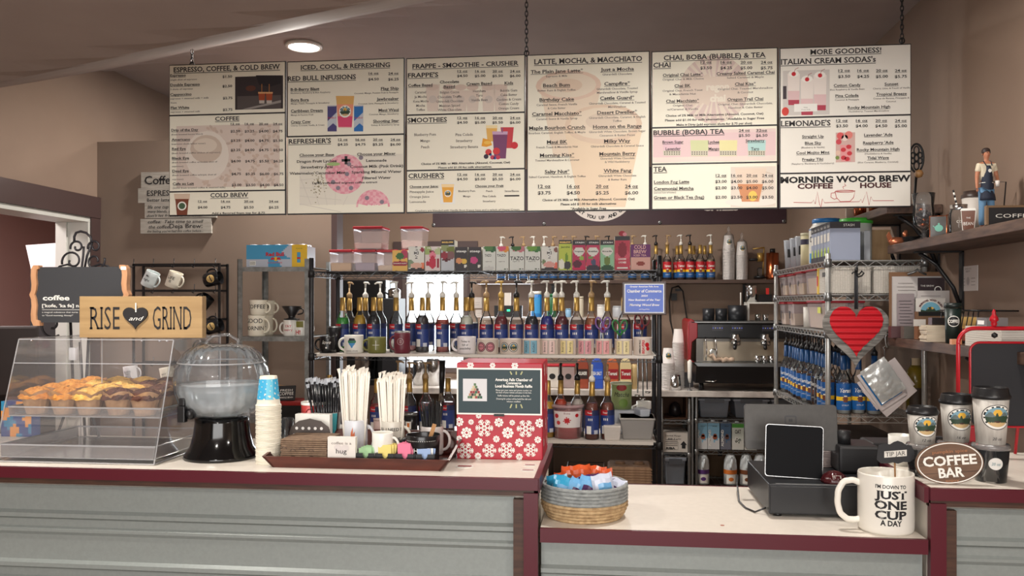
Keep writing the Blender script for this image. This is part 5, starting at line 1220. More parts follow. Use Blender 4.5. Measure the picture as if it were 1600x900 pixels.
for i,(a,b,c1,c2,q,w_) in enumerate(((754,774.5,C(80,130,70),C(50,100,60),'narrow white TAZO box with green leaves, left of the pink-flowered one',.5),(775,795,C(220,90,120),C(230,150,60),'white TAZO box with pink and orange flowers',.7),(796,819.5,C(60,110,50),C(200,120,130),'larger white TAZO box with dark green leaf, left of the two large ones',.9),(820,844.5,C(110,160,60),C(60,120,60),'larger white TAZO box with bright green leaves, right of the two large ones',.9))):
    teabox(a,b,385,q,blobs(C(222,224,216),[(.45,.95,.35,.14,c1),(.75,.9,.3,.14,c2),(.3,.84,.1,.07,c2)] + ([(.5,.1,.42,.09,C(206,206,200))] if i==0 else [(.72,.06,.1,.04,C(60,90,60)),(.9,.07,.06,.03,Kc)])),[('TAZO',.42 if i<2 else .5,.58 if i<2 else .43,.10 if i<2 else .15,w_,Kc),('organic tea',.45,.36,.035,.5,MGREY)])
teabox(845.5,871,385,'white and coral NUMI tea box right of the TAZO boxes',blobs(Wc,[(.5,.74,.11,.26,Kc),(.92,.86,.13,.1,C(140,90,80)),(.5,.24,.38,.12,C(220,160,150)),(.5,.04,.5,.08,Kc),(.15,.35,.12,.1,C(120,140,100)),(.95,.15,.2,.2,C(232,110,90))]),[('NUMI',.5,.75,.13,.42,WHITE,1)])
teabox(873,893.5,375,'bright yellow-green jasmine tea box with black top',blobs(YG_,[(.2,.2,.25,.16,C(236,236,220)),(.65,.16,.3,.14,Kc),(.6,.42,.1,.16,C(110,150,40))],Kc,.14),[('BIGELOW',.5,.905,.045,.85,GOLD),('Jasmine',.5,.74,.06,.7,C(60,90,30))])
def stash(a,b,q,bg,bl,nm): teabox(a,b,375,q,blobs(bg,[(.5,.62,.42,.15,Wc)] + bl,Kc,.17),[('STASH',.55,.89,.05,.7,WHITE),(nm,.5,.6,.05,.7,Kc)])
stash(894.5,915,'magenta STASH tea box with limes, leftmost of the three STASH boxes',C(190,50,90),[(.7,.4,.18,.08,C(150,180,80)),(.35,.2,.34,.12,C(90,30,50)),(.5,.06,.5,.1,C(200,30,80))],'Pomegranate')
stash(916,937,'pink STASH tea box with a blue teapot, middle of the three STASH boxes',C(196,60,96),[(.55,.26,.2,.1,C(70,80,110)),(.5,.06,.5,.13,C(50,40,56)),(.3,.42,.2,.05,C(120,150,80))],'Breakfast')
stash(938,959.5,'mint green STASH tea box, rightmost of the three STASH boxes',C(150,200,160),[(.5,.3,.25,.14,C(110,130,60)),(.5,.06,.5,.1,C(40,80,50)),(.5,.42,.08,.1,C(60,80,60))],'Moroccan Mint')
teabox(960.5,984.5,369,'tall pink-red berry tea box with cherries above its top',blobs(C(190,60,80),[(.5,.6,.3,.22,C(140,30,50)),(.2,.4,.2,.1,C(210,90,110)),(.8,.45,.2,.12,C(206,80,100)),(.5,.07,.4,.03,Wc)],Kc,.14),[('LOOSE',.5,.3,.05,.5,WHITE),('LYCHEE',.5,.2,.05,.5,WHITE)])
m = MB(); m.prism([(.018*cos(a),.014 + .014*sin(a)) for a in [2*PI*i/16 for i in range(16)]],-.001,.001,C(170,40,56)); m.prism([(.014 + .011*cos(a),.01 + .01*sin(a)) for a in [2*PI*i/16 for i in range(16)]],-.002,-.001,C(220,140,150)); one(m,'cardboard_topper','cut-out red cherry topper on the tall berry tea box','card',(XO(972,4.395),4.398,ZO(972,369,4.395)))
teabox(985.5,1016.5,382,'wide purple and pink COLD BREW ICED TEA box at the right end of the row',lambda u,v: C(112,46,110) if v>.52 else (C(150,60,50) if ((u - .5)/.2) ** 2 + ((v - .25)/.1) ** 2<1 else C(228,176,162)),[('COLD',.47,.83,.14,.6,C(240,190,180)),('BREW',.47,.65,.14,.65,C(240,190,180)),('ICED TEA',.47,.54,.07,.65,C(240,190,180))])
# ---------------- syrup bottles
def glassy(c,dens=.75): return clear('syrup_%d_%d_%d'%c,tuple(.35 + .65*s2l(x) for x in c),dens,tuple(s2l(x) for x in c),.7,.05)
BPROF = [(0.0,.003),(.034,0),(.0375,.004),(.0375,.160),(.034,.182),(.022,.203),(.0145,.222),(.0135,.30)]
PUMPC = {'w': C(222,220,212,.4),'k': C(24,22,24,.4),'t': C(170,140,100,.4),'g': C(196,160,80,.35)}
def bottle(px,Y,zb,label,syr,style='main',pump=None,fill=.17,grp=None,rz=0,X=None,sleeve='gold',s=1.0,prz=0.0):
    x = XO(px,Y) if X is None else X; t = thing('syrup_bottle',label,'syrup bottle',(x,Y,zb),rz,grp); t.scale = (s,s,s)
    gb = cpart('bg','glass_bottle',t,lambda m: m.lathe(BPROF,GLASS,20))
    if syr:
        def liq(m):
            pr = [(0.0,.005)] + [(r - .0022,z + .001) for r,z in BPROF[1:] if z<fill]
            r = .0353 if fill <= .16 else (.0353 - (fill - .16)*.5 if fill<.182 else (.031 - (fill - .182)*.5 if fill<.205 else .0125)); m.lathe(pr + [(r,fill),(0,fill)],glassy(syr),20)
        cpart('bl%s%.3f'%(syr,fill),'syrup',t,liq)
    def lab(m):
        R,Bb,Yl = C(178,30,40,.4),C(38,58,120,.4),C(236,190,40,.4)
        mp = around(.0375,off=.0005)
        if style=='main':
            fn = lambda u,v: (R if u<.5 else C(30,40,80)) if v>.78 else (WHITE if v<.33 and .22<u<.48 else (C(190,194,204) if v<.15 and .6<u<.8 else (Bb if not (.12<v<.15) else C(60,76,130)))); m.pic(mp,-.058,.058,.03,.155,30,18,fn)
            m.text(around(.0375,off=.001),'Torani',-.014,.137,.008,WHITE,w=.026,bold=.02,shear=.3)
            for i in range(3): m.rect(around(.0375,off=.001),-.02 + i*.009,-.016 + i*.009,.10,.112,WHITE)
        else:
            tc = R if style=='red' else C(24,84,150,.4); bc = C(28,82,140,.4) if style=='red' else C(24,92,160,.4)
            if style=='dark': tc = bc = C(34,26,34,.4)
            fn = lambda u,v: (Yl if .36<v<.50 and style != 'dark' else (tc if v>.36 else bc)) if ((u - .5)/.12) ** 2 + ((v - .42)/.14) ** 2>1 else (C(110,60,40) if v<.48 else C(230,226,214)); m.pic(mp,-.055,.055,.02,.158,30,20,fn)
            m.text(around(.0375,off=.001),'Torani',0,.112,.020,WHITE,w=.06,bold=.03,shear=.25)
            m.text(around(.0375,off=.001),'SYRUP',0,.042,.007,WHITE,w=.035)
    cpart('lb' + style,'label',gb,lab)
    if sleeve: cpart('sl' + sleeve,'cap_sleeve',gb,lambda m: m.lathe([(.0155,.228),(.0160,.23),(.0145,.303),(.0,.304)],GOLD if sleeve=='gold' else C(26,70,120,.35),16))
    if pump:
        def pf(m):
            c = PUMPC[pump]; m.solid([(.0165,.303),(.0165,.322),(.009,.332),(.005,.336),(.0045,.36)],c,14); m.tube([(0,0,.355),(0,0,.382),(.004,0,.389),(.02,0,.389),(.035,0,.381)],[.0045,.006,.0075,.006,.004],c,8); m.tube([(-.012,0,.389),(.006,0,.389)],.006,c,8)
        p = cpart('pu' + pump,'pump',t,pf); p.rotation_euler = (0,0,prz)
    return t
ZM_ = ZB_ + ZLN; CLR = None; DKR = (52,14,20); GREEN = (30,140,40)
colr = 'syrup bottles on the middle rack shelf'
prz = random.Random(12)
def bb(px,row,label,syr,pump=None,fill=.17,sty='main',sl='gold'): bottle(px,4.555 if row==0 else 4.69,ZM_,label,syr,sty,pump,fill,colr,0,None,sl,1.0,prz.choice((0.2,2.9,-.6,3.6)) if pump else 0)
bb(535.5,0,'syrup bottle of bright green syrup, leftmost on the middle shelf',(40,150,40),None,.19); bb(562,0,'syrup bottle of golden yellow syrup behind the white painted mug',(190,150,30),None,.205)
bb(584,0,'black-syrup bottle with gold cap sleeve, left one of the dark pair over the olive mug',(20,14,18),None,.205); bb(619,0,'nearly empty clear bottle with white pump over the maroon tumbler',(214,220,214),'w',.05)
bb(546,1,'clear bottle with tan pump behind the green bottle',None,'t'); bb(571,1,'clear bottle with white pump behind the yellow bottle',(200,200,200),'w',.1); bb(594,1,'bottle with white pump behind the dark pair',(40,40,46),'w',.12)
bb(643,1,'clear bottle with grey-white pump in front of the window',(150,60,50),'w',.1); bb(660,0,'dark brown syrup bottle with two gold caps side by side beyond the maroon tumbler',(40,16,18),None,.205); bb(669,1,'clear bottle with white pump at the window behind the dark brown one',None,'w')
bb(691.5,0,'amber-red syrup bottle with silver-capped pump, lit by the window',(150,52,30),'w',.18); bb(713,1,'bottle with white pump silhouetted against the window',(30,30,36),'w',.13)
bb(729,0,'pale cloudy syrup bottle without pump at the right edge of the window',(206,206,190),None,.20); bb(737,1,'clear bottle with black pump behind the cloudy bottle',(180,180,170),'k',.16)
bb(760,0,'clear bottle with tan pump over the pink-circled mug',(210,216,214),'t',.06); bb(783,0,'deep red syrup bottle with gold pump',(110,14,24),'g',.20); bb(807,0,'clear syrup bottle with black pump, nearly empty',(216,190,180),'k',.13)
bb(830.5,0,'black-looking syrup bottle with white pump, left of the blue syrup',(18,16,24),'w',.2); bb(854.5,0,'deep blue syrup bottle with white pump',(14,24,130),'w',.2); bb(877.5,0,'dark cherry syrup bottle with white pump, right of the blue syrup',(90,10,22),'w',.2)
bb(901,0,'clear pinkish syrup bottle with tall white pump',(216,180,170),'w',.15); bb(924,0,'amber syrup bottle with tan pump left of the purple scissors',(150,84,40),'t',.19); bb(949,0,'syrup bottle with white pump behind the purple scissors',(190,150,130),'w',.14)
bb(868,1,'bottle with white pump between the blue and cherry bottles, in the back',(60,50,50),'w',.14); bb(975,1,'dark-labelled bottle behind the green scissors',(90,40,40),None,.18)
bb(1000,1,'bottle at the right end of the middle shelf behind the award plaque',(60,30,40),None,.18)
# mugs on the middle shelf front
ZG = ZM_; YMg = 4.40; OLV = C(112,112,56,.4); MRN = C(104,36,50,.4)
t = mug('black mug with white heart lettering, upside-down text, leftmost on the middle shelf',512.5,ZG,YMg,26,.09,BM,-1,lambda m,mp: (m.text(mp,'love',.005,.05,.02,WHITE,shear=.3),m.disc(mp,.005,.03,.005,WHITE,8,1)))
t = thing('tall_tumbler','tall black travel tumbler behind the leftmost black mug','tumbler',(XO(523,4.48),4.48,ZG)); MB().lathe([(0,0),(.028,0),(.036,.14),(.034,.14),(.026,.004)],BM,24).build('body',t); MB().lathe([(.0365,.136),(.037,.142),(.034,.143)],STEEL,24).build('rim',t)
mug('white mug with blue-green heart and mountains, handle to the left',553,ZG,YMg,30,.098,WHITE,-1,lambda m,mp: (m.pic(mp,-.018,.026,.03,.082,16,16,lambda u,v: None if (abs(u - .5)>.5*(1.1 - abs(v - .65)*1.6) or v<abs(u - .5)) else (C(30,40,50) if v>.72 else (C(46,120,90) if v>.5 else C(60,140,200)))),m.text(mp,'IDAHO STATE',.004,.01,.007,INK)))
mug('olive green mug with a thin white cross mark',589,ZG,YMg,29,.088,OLV,-1,lambda m,mp: (m.rect(mp,-.012,.026,.045,.047,WHITE,4,1),m.rect(mp,.006,.008,.02,.07,WHITE)))
t = mug('maroon travel mug with steel rim and engraved crest',628.5,ZG,YMg,25,.112,MRN,-1,lambda m,mp: (m.disc(mp,.0,.065,.018,lambda u,v: C(190,170,170) if .85<math.hypot(u,v)<.97 else (C(180,150,150) if abs(u)<.4 and abs(v)<.5 and int(v*9)%2 else None),24,8)))
MB().lathe([(.039,.108),(.0395,.121),(.036,.121),(.035,.11)],STEEL,28).build('steel_rim',t)
mug('white mug lettered with script about possibility, handle left, below the window edge',729,ZG,YMg,29,.093,C(226,220,220,.35),-1,words(('Today is',.064,.010,INK),('full of',.045,.010,INK),('possibility',.026,.011,INK)))
def crest(c,c2=INK):
    def f(u,v):
        r = math.hypot(u,v)
        return c2 if .93<r or .66<r<.7 else (c if r>.7 else (LOGO(u*1.3,v*1.3) if c2 is INK and c is WHITE else c))
    return f
def smug(px,w_,label,base,c,txt,hand=0,circ=True,a0=0,H=.082):
    R = w_/2*T_(px,YMg)/F; t = thing('printed_mug',label,'mug',(XO(px,YMg),YMg,ZG),0,'printed mugs along the middle shelf front')
    cpart('smb%.4f%s'%(R,base.name),'body',t,lambda m: (m.lathe([(0,.002),(R*.95,0),(R,.004),(R,H - .004),(R*1.05,H),(R*.97,H),(R*.95,.006),(0,.006)],base,28)))
    m = MB()
    if circ:
        for a in (-.03,.022): m.disc(around(R,H=H),a,H*.48,.026,crest(c),26,8)
        for a in (-.03,.022): m.text(around(R,H=H,off=.001),txt,a,H*.44,.008,INK,w=.03)
    else:
        for a in (-.026,.014): m.rect(around(R,H=H),a - .016,a + .018,.006,H - .008,c,5,1); m.line(around(R,H=H,off=.001),[(a - .016,.006),(a + .018,.006),(a + .018,H - .008),(a - .016,H - .008)],.0012,INK,True); m.text(lambda p,q,a=a: around(R,H=H,off=.001)(a - q,H*.5 + p),txt,0,-.006,.012,INK,w=.05)
    m.build('print',t); m = MB(); m.pic(around(R*1.03,off=.0),R*1.2,R*1.9,.004,H*.98,2,1,lambda u,v: base); m.build('side_flap',t)
BG_ = C(222,208,196,.45); SPK = C(214,150,156,.5)
smug(762,33,'cream mug printed with pink round stamps',BG_,C(206,130,140,.5),'BREW'); smug(798,34,'cream mug printed with the round mountain logo',BG_,WHITE,'',0)
smug(831,30,'cream mug with a blue and black round print',BG_,C(120,170,190,.5),'ROAST',circ=False,a0=1); smug(859,28,'mug with pale pink panels of script',BG_,C(226,196,188,.5),'Brew love',circ=False); smug(887,27,'mug with yellow panels and a pink swirl',BG_,C(226,208,150,.5),'Road trip',circ=False)
smug(915,26,'mug with rose pink panels left of the purple scissors',BG_,SPK,'Whoa Mama',circ=False); smug(943,26,'mug with pink panels under the purple scissors',BG_,C(226,160,160,.5),'Morning',circ=False); smug(974,27,'mug with cream-yellow panels under the green scissors',BG_,C(232,216,166,.5),'Wild Wood',circ=False)
R = 14.5*T_(1004,YMg)/F; t = thing('printed_mug','white mug lettered BEAVERS in red with a red mark, rightmost on the middle shelf','mug',(XO(1004,YMg),YMg,ZG),0,'printed mugs along the middle shelf front')
MB().lathe([(0,.002),(R*.95,0),(R,.004),(R,.088),(R*1.05,.093),(R*.97,.093),(R*.95,.006),(0,.006)],BG_,28).build('body',t)
m = MB(); mp = around(R,off=.001); m.text(lambda p,q: mp(-.005 - q,.045 + p),'BEAVERS',0,-.012,.012,RED,w=.07,bold=.04); m.text(lambda p,q: mp(-.024 - q,.045 + p),'AMERICAN FALLS',0,-.012,.008,INK,w=.07,bold=.03); m.disc(mp,.022,.055,.012,RED,14,3); m.disc(mp,.026,.035,.010,RED,14,3); m.build('print',t)
# scissors
def scissors(px,py,label,c):
    Ys = 4.475; x,_,z = P(px,py,Ys); t = thing('scissors',label,'scissors',(x,Ys,ZM_ + .01)); h = z - ZM_ - .01
    for sg in (-1,1):
        n = 20; m = MB(); m.tube([(sg*.021 + .017*cos(a) + sg*.004*sin(a),0,h + .03*sin(a)) for a in [2*PI*i/n for i in range(n)]],.0045,c,8,True); m.tube([(sg*.016,0,h - .026),(sg*.004,0,h - .05)],.006,c,8); m.build('handle',t)
        m = MB(); m.tube([(sg*.004,0,h - .048),(-sg*.004,0,0.0)],[.005,.0015],STEEL,6); m.build('blade',t)
scissors(942,505,'purple-handled scissors standing points down on the middle shelf',C(110,76,140,.35)); scissors(968.5,509,'green-handled scissors standing beside the purple pair',C(40,130,60,.35)); scissors(1003,500,'dark red-handled scissors below the award plaque',C(120,28,36,.35))
# award plaque
Yp = 4.325; a,b = XO(972,Yp),XO(1041,Yp); z0,z1 = ZO(1006,492,Yp),ZO(1006,440,Yp); k = T_(1006,Yp)/F
t = thing('award_plaque','blue 2024 Chamber of Commerce award plate on a dark wood plaque, hung on the rack','plaque',((a + b)/2,Yp,z0)); W,H = (b - a)/2,z1 - z0; MB().box(-W,W,-.012,0,0,H,C(58,34,28,.35)).build('backing_board',t,.003)
MB().box(-W + 3.5*k,W - 3.5*k,-.0135,-.012,3*k,H - 3.5*k,C(214,218,226,.3)).build('silver_border',t); MB().box(-W + 5*k,W - 5*k,-.0145,-.0135,4.5*k,H - 5*k,C(34,84,190,.3)).build('blue_plate',t)
m = MB(); mp = front(-.0152)
for s,y,h,w_,sh in (('Greater American Falls Area',449,2.4,44,0),('Chamber of Commerce',457,4.6,53,0),('2024',463.5,2.6,10,.2),('New Business of the Year',470,3.2,49,.25),('Morning Wood Brew',478,3.4,46,.35)): m.text(mp,s,0,(492 - y)*k,h*k,WHITE,w=w_*k,shear=sh,bold=.02)
m.line(mp,[(-8*k,8.5*k),(-3*k,9*k),(0,8*k),(3*k,9*k),(8*k,8.5*k)],.5*k,WHITE); m.build('lettering',t)
# ---------------- lower shelf
ZN = ZC + ZLN; cl2 = 'syrup bottles on the lower rack shelf'
def lb(px,Y,label,syr,pump=None,fill=.17,prz_=0): bottle(px,Y,ZN,label,syr,'main',pump,fill,cl2,0,None,'gold',1.0,prz_)
lb(856,4.46,'yellow syrup bottle partly behind the gift box, on the lower rack shelf',(200,150,20),None,.19); lb(876,4.50,'orange-red syrup bottle with black pump above the red drink bucket',(190,60,20),'k',.2,1.5); lb(902,4.50,'pale cloudy bottle with black pump above the red drink bucket',(190,180,170),'k',.2,1.6)
lb(925,4.42,'amber syrup bottle with white pump just right of the red bucket',(120,54,34),'w',.19,1.6); lb(949,4.44,'brown syrup bottle with tan pump behind the small white basket',(130,60,40),'t',.19,1.5)
lb(589,4.44,'bottle with dark red sleeve standing between the white straw bundles',(150,50,40),None,.17); lb(640,4.50,'clear bottle with tan pump left of the stirrers, lower rack shelf',(120,30,30),'t',.1,.4); lb(665,4.50,'bottle of red syrup with tan pump behind the black stirrers',(150,40,46),'t',.17,.4); lb(622,4.60,'bottle with gold sleeve behind the cream lettered mug straws',(160,130,60),'t',.15); lb(700,4.55,'bottle with gold sleeve at the left of the gift box',(90,30,40),None,.17)
for i,(px,lbx) in enumerate(((515,'dark bottle behind the black straws'),(548,'dark cola-coloured bottle behind the flame mug straws'))): lb(px,4.66,lbx + ' on the lower rack shelf',(40,22,24),None,.18)
# red drink bucket
Yk = 4.375; xk = XO(887,Yk + .09); kb_ = T_(887,Yk + .09)/F; t = thing('drink_bucket','clear bucket of red fruit drink with printed white label on the lower rack shelf','bucket',(xk,Yk + .09,ZN)); H = ZO(887,634,Yk) - ZN; r0,r1 = 21.5*kb_,24.5*kb_
MB().lathe([(0,.001),(r0,0),(r1,H - .012),(r1 - .002,H - .012),(r0 - .002,.004)],clear('bucket_plastic',(.96,.9,.9),.15,(.9,.6,.6),.7),36).build('tub',t); MB().lathe([(0,.003),(r0 - .003,.002),(r1 - .004,H*.82),(0,H*.82)],clear('red_drink',(.9,.3,.3),.8,(.72,.03,.05),.4),36).build('drink',t)
MB().lathe([(r1 - .004,H - .016),(r1 + .004,H - .016),(r1 + .005,H - .004),(r1 - .002,H),(r1 - .01,H - .003),(0,H - .003)],clear('bucket_lid',(.95,.85,.87),.4,(.9,.62,.64),.8),36).build('lid',t)
m = MB(); mp = around(r0,r1,H,.001); m.rect(mp,-.075,.075,H*.34,H*.82,C(232,224,222),20,1); mp = around(r0,r1,H,.0016); m.disc(mp,.0,H*.55,.02,lambda u,v: RED if math.hypot(u,v)<.75 + .2*sin(8*math.atan2(v,u)) else None,20,5); m.disc(mp,-.055,H*.68,.012,RED,14,2)
m.disc(mp,-.045,H*.48,.011,C(200,60,60),12,2); m.text(mp,'Boba',0,H*.74,.009,C(120,20,30),w=.03); m.disc(mp,.05,H*.70,.010,RED,10,2); m.build('label',t)
t = thing('small_basket','small square white woven basket on the lower rack shelf','basket',(XO(956.5,4.42),4.42,ZN)); k = T_(956,4.42)/F; WBK = C(214,206,198,.6); MB().frus(23*k,.08,27*k,.095,0,23*k,WBK).build('basket',t,.004)
m = MB(); [m.box(-(11.5 + .1*j)*k,(11.5 + .1*j)*k,-.0405 - .0008*j - .001,-.0405 - .0008*j,(2 + j*2.4)*k,(3.2 + j*2.4)*k,C(190,182,174)) for j in range(8)]; m.build('weave',t)
t = thing('plastic_bin','grey plastic bin of utensils at the right end of the lower rack shelf','bin',(XO(995,4.50),4.50,ZN)); k = T_(995,4.44)/F; GB = C(142,138,134,.5); MB().frus(44*k,.16,54*k,.19,0,34*k,GB).build('bin',t,.006); MB().frus(55.5*k,.195,55.5*k,.195,31*k,34*k,C(160,156,150,.5)).build('rim',t,.003)
m = MB(); m.frus(.05,.1,.06,.11,0,.04,FROSTW); one(m,'clear_scoop','clear plastic scoop lying on the grey utensil bin','scoop',(XO(1003,4.5),4.5,ZN + 34*k + .001),.3,None,.006)
t = thing('folded_bags','folded clear plastic bags under the green matcha tin','bags',(XO(974,4.66),4.68,ZN)); MB().frus(.17,.13,.13,.12,0,.13,FROSTW).build('stack',t,.012)
t = thing('matcha_tin','pale green MATCHA tub with printed label behind the brown bottles','tin',(XO(971,4.66),4.68,ZN + .131)); k = T_(971,4.66)/F; MB().solid([(15.5*k,0),(16.5*k,38*k)],C(150,166,110,.5),32).build('tub',t); MB().solid([(17.3*k,38*k),(17.3*k,41*k)],C(200,204,170,.5),32).build('lid',t)
m = MB(); mp = around(16*k,off=.002); m.text(mp,'Matcha',0,20*k,7*k,INK,w=24*k,shear=.3); m.disc(mp,0,34*k,5*k,C(150,40,40),16,2,1.6); m.disc(mp,.01,10*k,7*k,C(110,140,60),14,2); m.build('label',t)
t = thing('insulated_mug','white and navy mug right of the matcha tin on the lower shelf','mug',(XO(1006,4.70),4.70,ZN)); MB().solid([(.035,0),(.04,.14)],C(44,60,100,.4),24).build('body',t); MB().lathe([(.041,.13),(.041,.17),(.037,.17),(.037,.14)],WHITE,24).build('collar',t); MB().tube([(-.038,0,.15),(-.062,0,.14),(-.066,0,.10),(-.04,0,.05)],.005,WHITE,8).build('handle',t)
# under shelf
t0 = thing('cup_carrier','brown moulded cardboard cup carrier in the stack under the lower rack shelf','cup carrier',(XO(983,4.52),4.50,ZD + .002),0,'stack of cardboard cup carriers'); k = T_(983,4.4)/F; KR = noisy('brown_pulp_card',(128,98,74),(158,126,98),40,.9)
m = MB(); m.frus(68*k,.2,62*k,.19,.004,.016,KR); m.box(-34.5*k,34.5*k,-.1,.1,.0,.005,KR)
for sx in (-1,1): m.solid([(.03,.016),(.022,.03)],KR,14,Matrix.Translation((sx*.05,0,0)))
m.build('carrier',t0)
for i in range(1,20): dup(t0,(XO(983,4.52) + .001*sin(i*3),4.50,ZD + .002 + i*.0135),.004*sin(i))
t = thing('wire_basket','black wire basket under the lower rack shelf, left of the cup carriers','basket',(XO(915,4.5),4.5,ZD + .002)); m = MB(); k = T_(915,4.4)/F
for j in range(6): m.tube([(sx*29*k,sy*.12,.25*j/5 + .003) for sx,sy in ((-1,-1),(1,-1),(1,1),(-1,1))],.0025,BLACK,5,True)
for i in range(15): x = -29*k + i*58*k/14; m.tube([(x,-.12,.003),(x,-.12,.253)],.002,BLACK,5)
m.build('basket',t); MB().frus(.2,.2,.2,.2,.005,.2,C(30,30,34,.5)).build('contents',t,.01)
for i,(px,w_,c,lbx) in enumerate(((600,90,C(60,50,46,.6),'dark brown storage crate low on the black rack at left'),(700,80,C(34,34,38,.5),'black storage crate low on the black rack at centre'),(800,80,C(40,40,44,.5),'dark storage crate low on the black rack behind the gift box'))):
    k = T_(px,4.5)/F; t = thing('storage_crate',lbx,'crate',(XO(px,4.55),4.57,ZD + .002)); MB().frus(w_*k*.92,.3,w_*k,.34,0,.26,c).build('crate',t,.01); MB().frus(w_*k*1.04,.36,w_*k*1.04,.36,.245,.262,c).build('rim',t,.004)
# frother stick and little things seen behind the straws
t = thing('coffee_bean_jar','black jar with a small orange flame label beside the cream lettered mug','jar',(XO(640,4.42),4.42 + .01,ZN)); MB().solid([(.04,0),(.04,.11)],C(20,20,22,.3),24).build('jar',t); MB().solid([(.041,.11),(.041,.125)],STEEL,24).build('lid',t); MB().rect(around(.04,off=.001),-.015,.015,.04,.08,WHITE,5,1).rect(around(.04,off=.0015),-.006,.006,.05,.072,C(220,120,40),3,1).build('label',t)
t = thing('pink_tin','pale pink round tin behind the two straw mugs on the lower shelf','tin',(XO(598,4.42),4.42,ZN)); MB().solid([(.05,0),(.05,.085)],C(222,196,190,.5),28).build('tin',t); MB().solid([(.051,.085),(.051,.095)],C(228,206,200,.5),28).build('lid',t)
t = thing('stick_blender','black and steel hand mixer standing upright in front of the window, left of gift box','hand mixer',(XO(690,4.56),4.56,ZN)); MB().tube([(0,0,0),(0,0,.12),(0,0,.22)],[.03,.022,.014],CHROME,14).build('whisk_shaft',t); MB().tube([(0,0,.22),(.002,0,.30),(.006,0,.40)],[.012,.016,.017],BLACK,12).build('grip',t)
# ================================================================ BACK COUNTER AND BACK WALL
YB0 = 6.38; ZM2 = 0.894
MARB = noisy('white_marble_laminate',(150,140,134),(214,206,198),5,0.3,detail=6,stretch=(1,3,1),thr=(.35,.55))
t = thing('back_counter','marble-patterned work counter along the back wall under the espresso machine','counter',(-0.35,YB,0)); BL0,BL1 = -1.62,1.02
MB().box(BL0 + .35,BL1 + .35 + .5,YB0 - YB,-.002,ZM2 - .045,ZM2,MARB).build('worktop',t,.003)
for x in (-1.2,-.1,1.007,1.83): MB().box(x,x + .012,YB0 - YB + .06,-.05,0,ZM2 - .046,STEEL).build('leg',t)
# banner on the back wall
YW = YB - .006; t = thing('vinyl_banner','dark maroon vinyl banner on the back wall, mostly hidden by the menus','banner',(XO(946,YW),YB - .001,ZO(946,352,YW))); k = T_(946,YW)/F; W = (XO(1222,YW) - XO(670,YW))/2; H = (352 - 262)*k
BANM = noisy('banner_vinyl',(54,32,40),(66,40,48),3,.5); MB().box(-W,W,-.004,0,0,H,BANM).build('sheet',t)
mp = front(-.0055); m = MB(); cx_,cz_ = (938 - 946)*k,(352 - 306)*k; m.disc(mp,cx_,cz_,40*k,lambda u,v: (INK if math.hypot(u,v)<.76 and math.hypot(u,v)>.73 else C(224,214,206)),48,12,1.25)
m.build('white_oval',t)
m = MB(); s_ = 'GET YOU UP AND GO'
for i,chh in enumerate(s_):
    a = -PI/2 + (i - (len(s_) - 1)/2)*.115; px_,pz_ = cx_ + 1.25*34.5*k*cos(a),cz_ + 34.5*k*sin(a)
    if chh != ' ': m.text(shift(front(-.007),px_,pz_,(a + PI/2)*.8),chh,0,-2*k,5*k,INK,bold=.04)
m.text(front(-.007),"CHILLS",(1122 - 946)*k,(352 - 331)*k,10*k,C(224,214,206),w=54*k,bold=.04); m.build('lettering',t)
for px in (673,850,1030,1217): MB().lathe([(.006,0),(.016,0),(.016,-.003),(.006,-.003)],STEEL,16,Matrix.Translation(((px - 946)*k,-.005,3.5*k)) @ Matrix.Rotation(-PI/2,4,'X')).build('grommet',t)
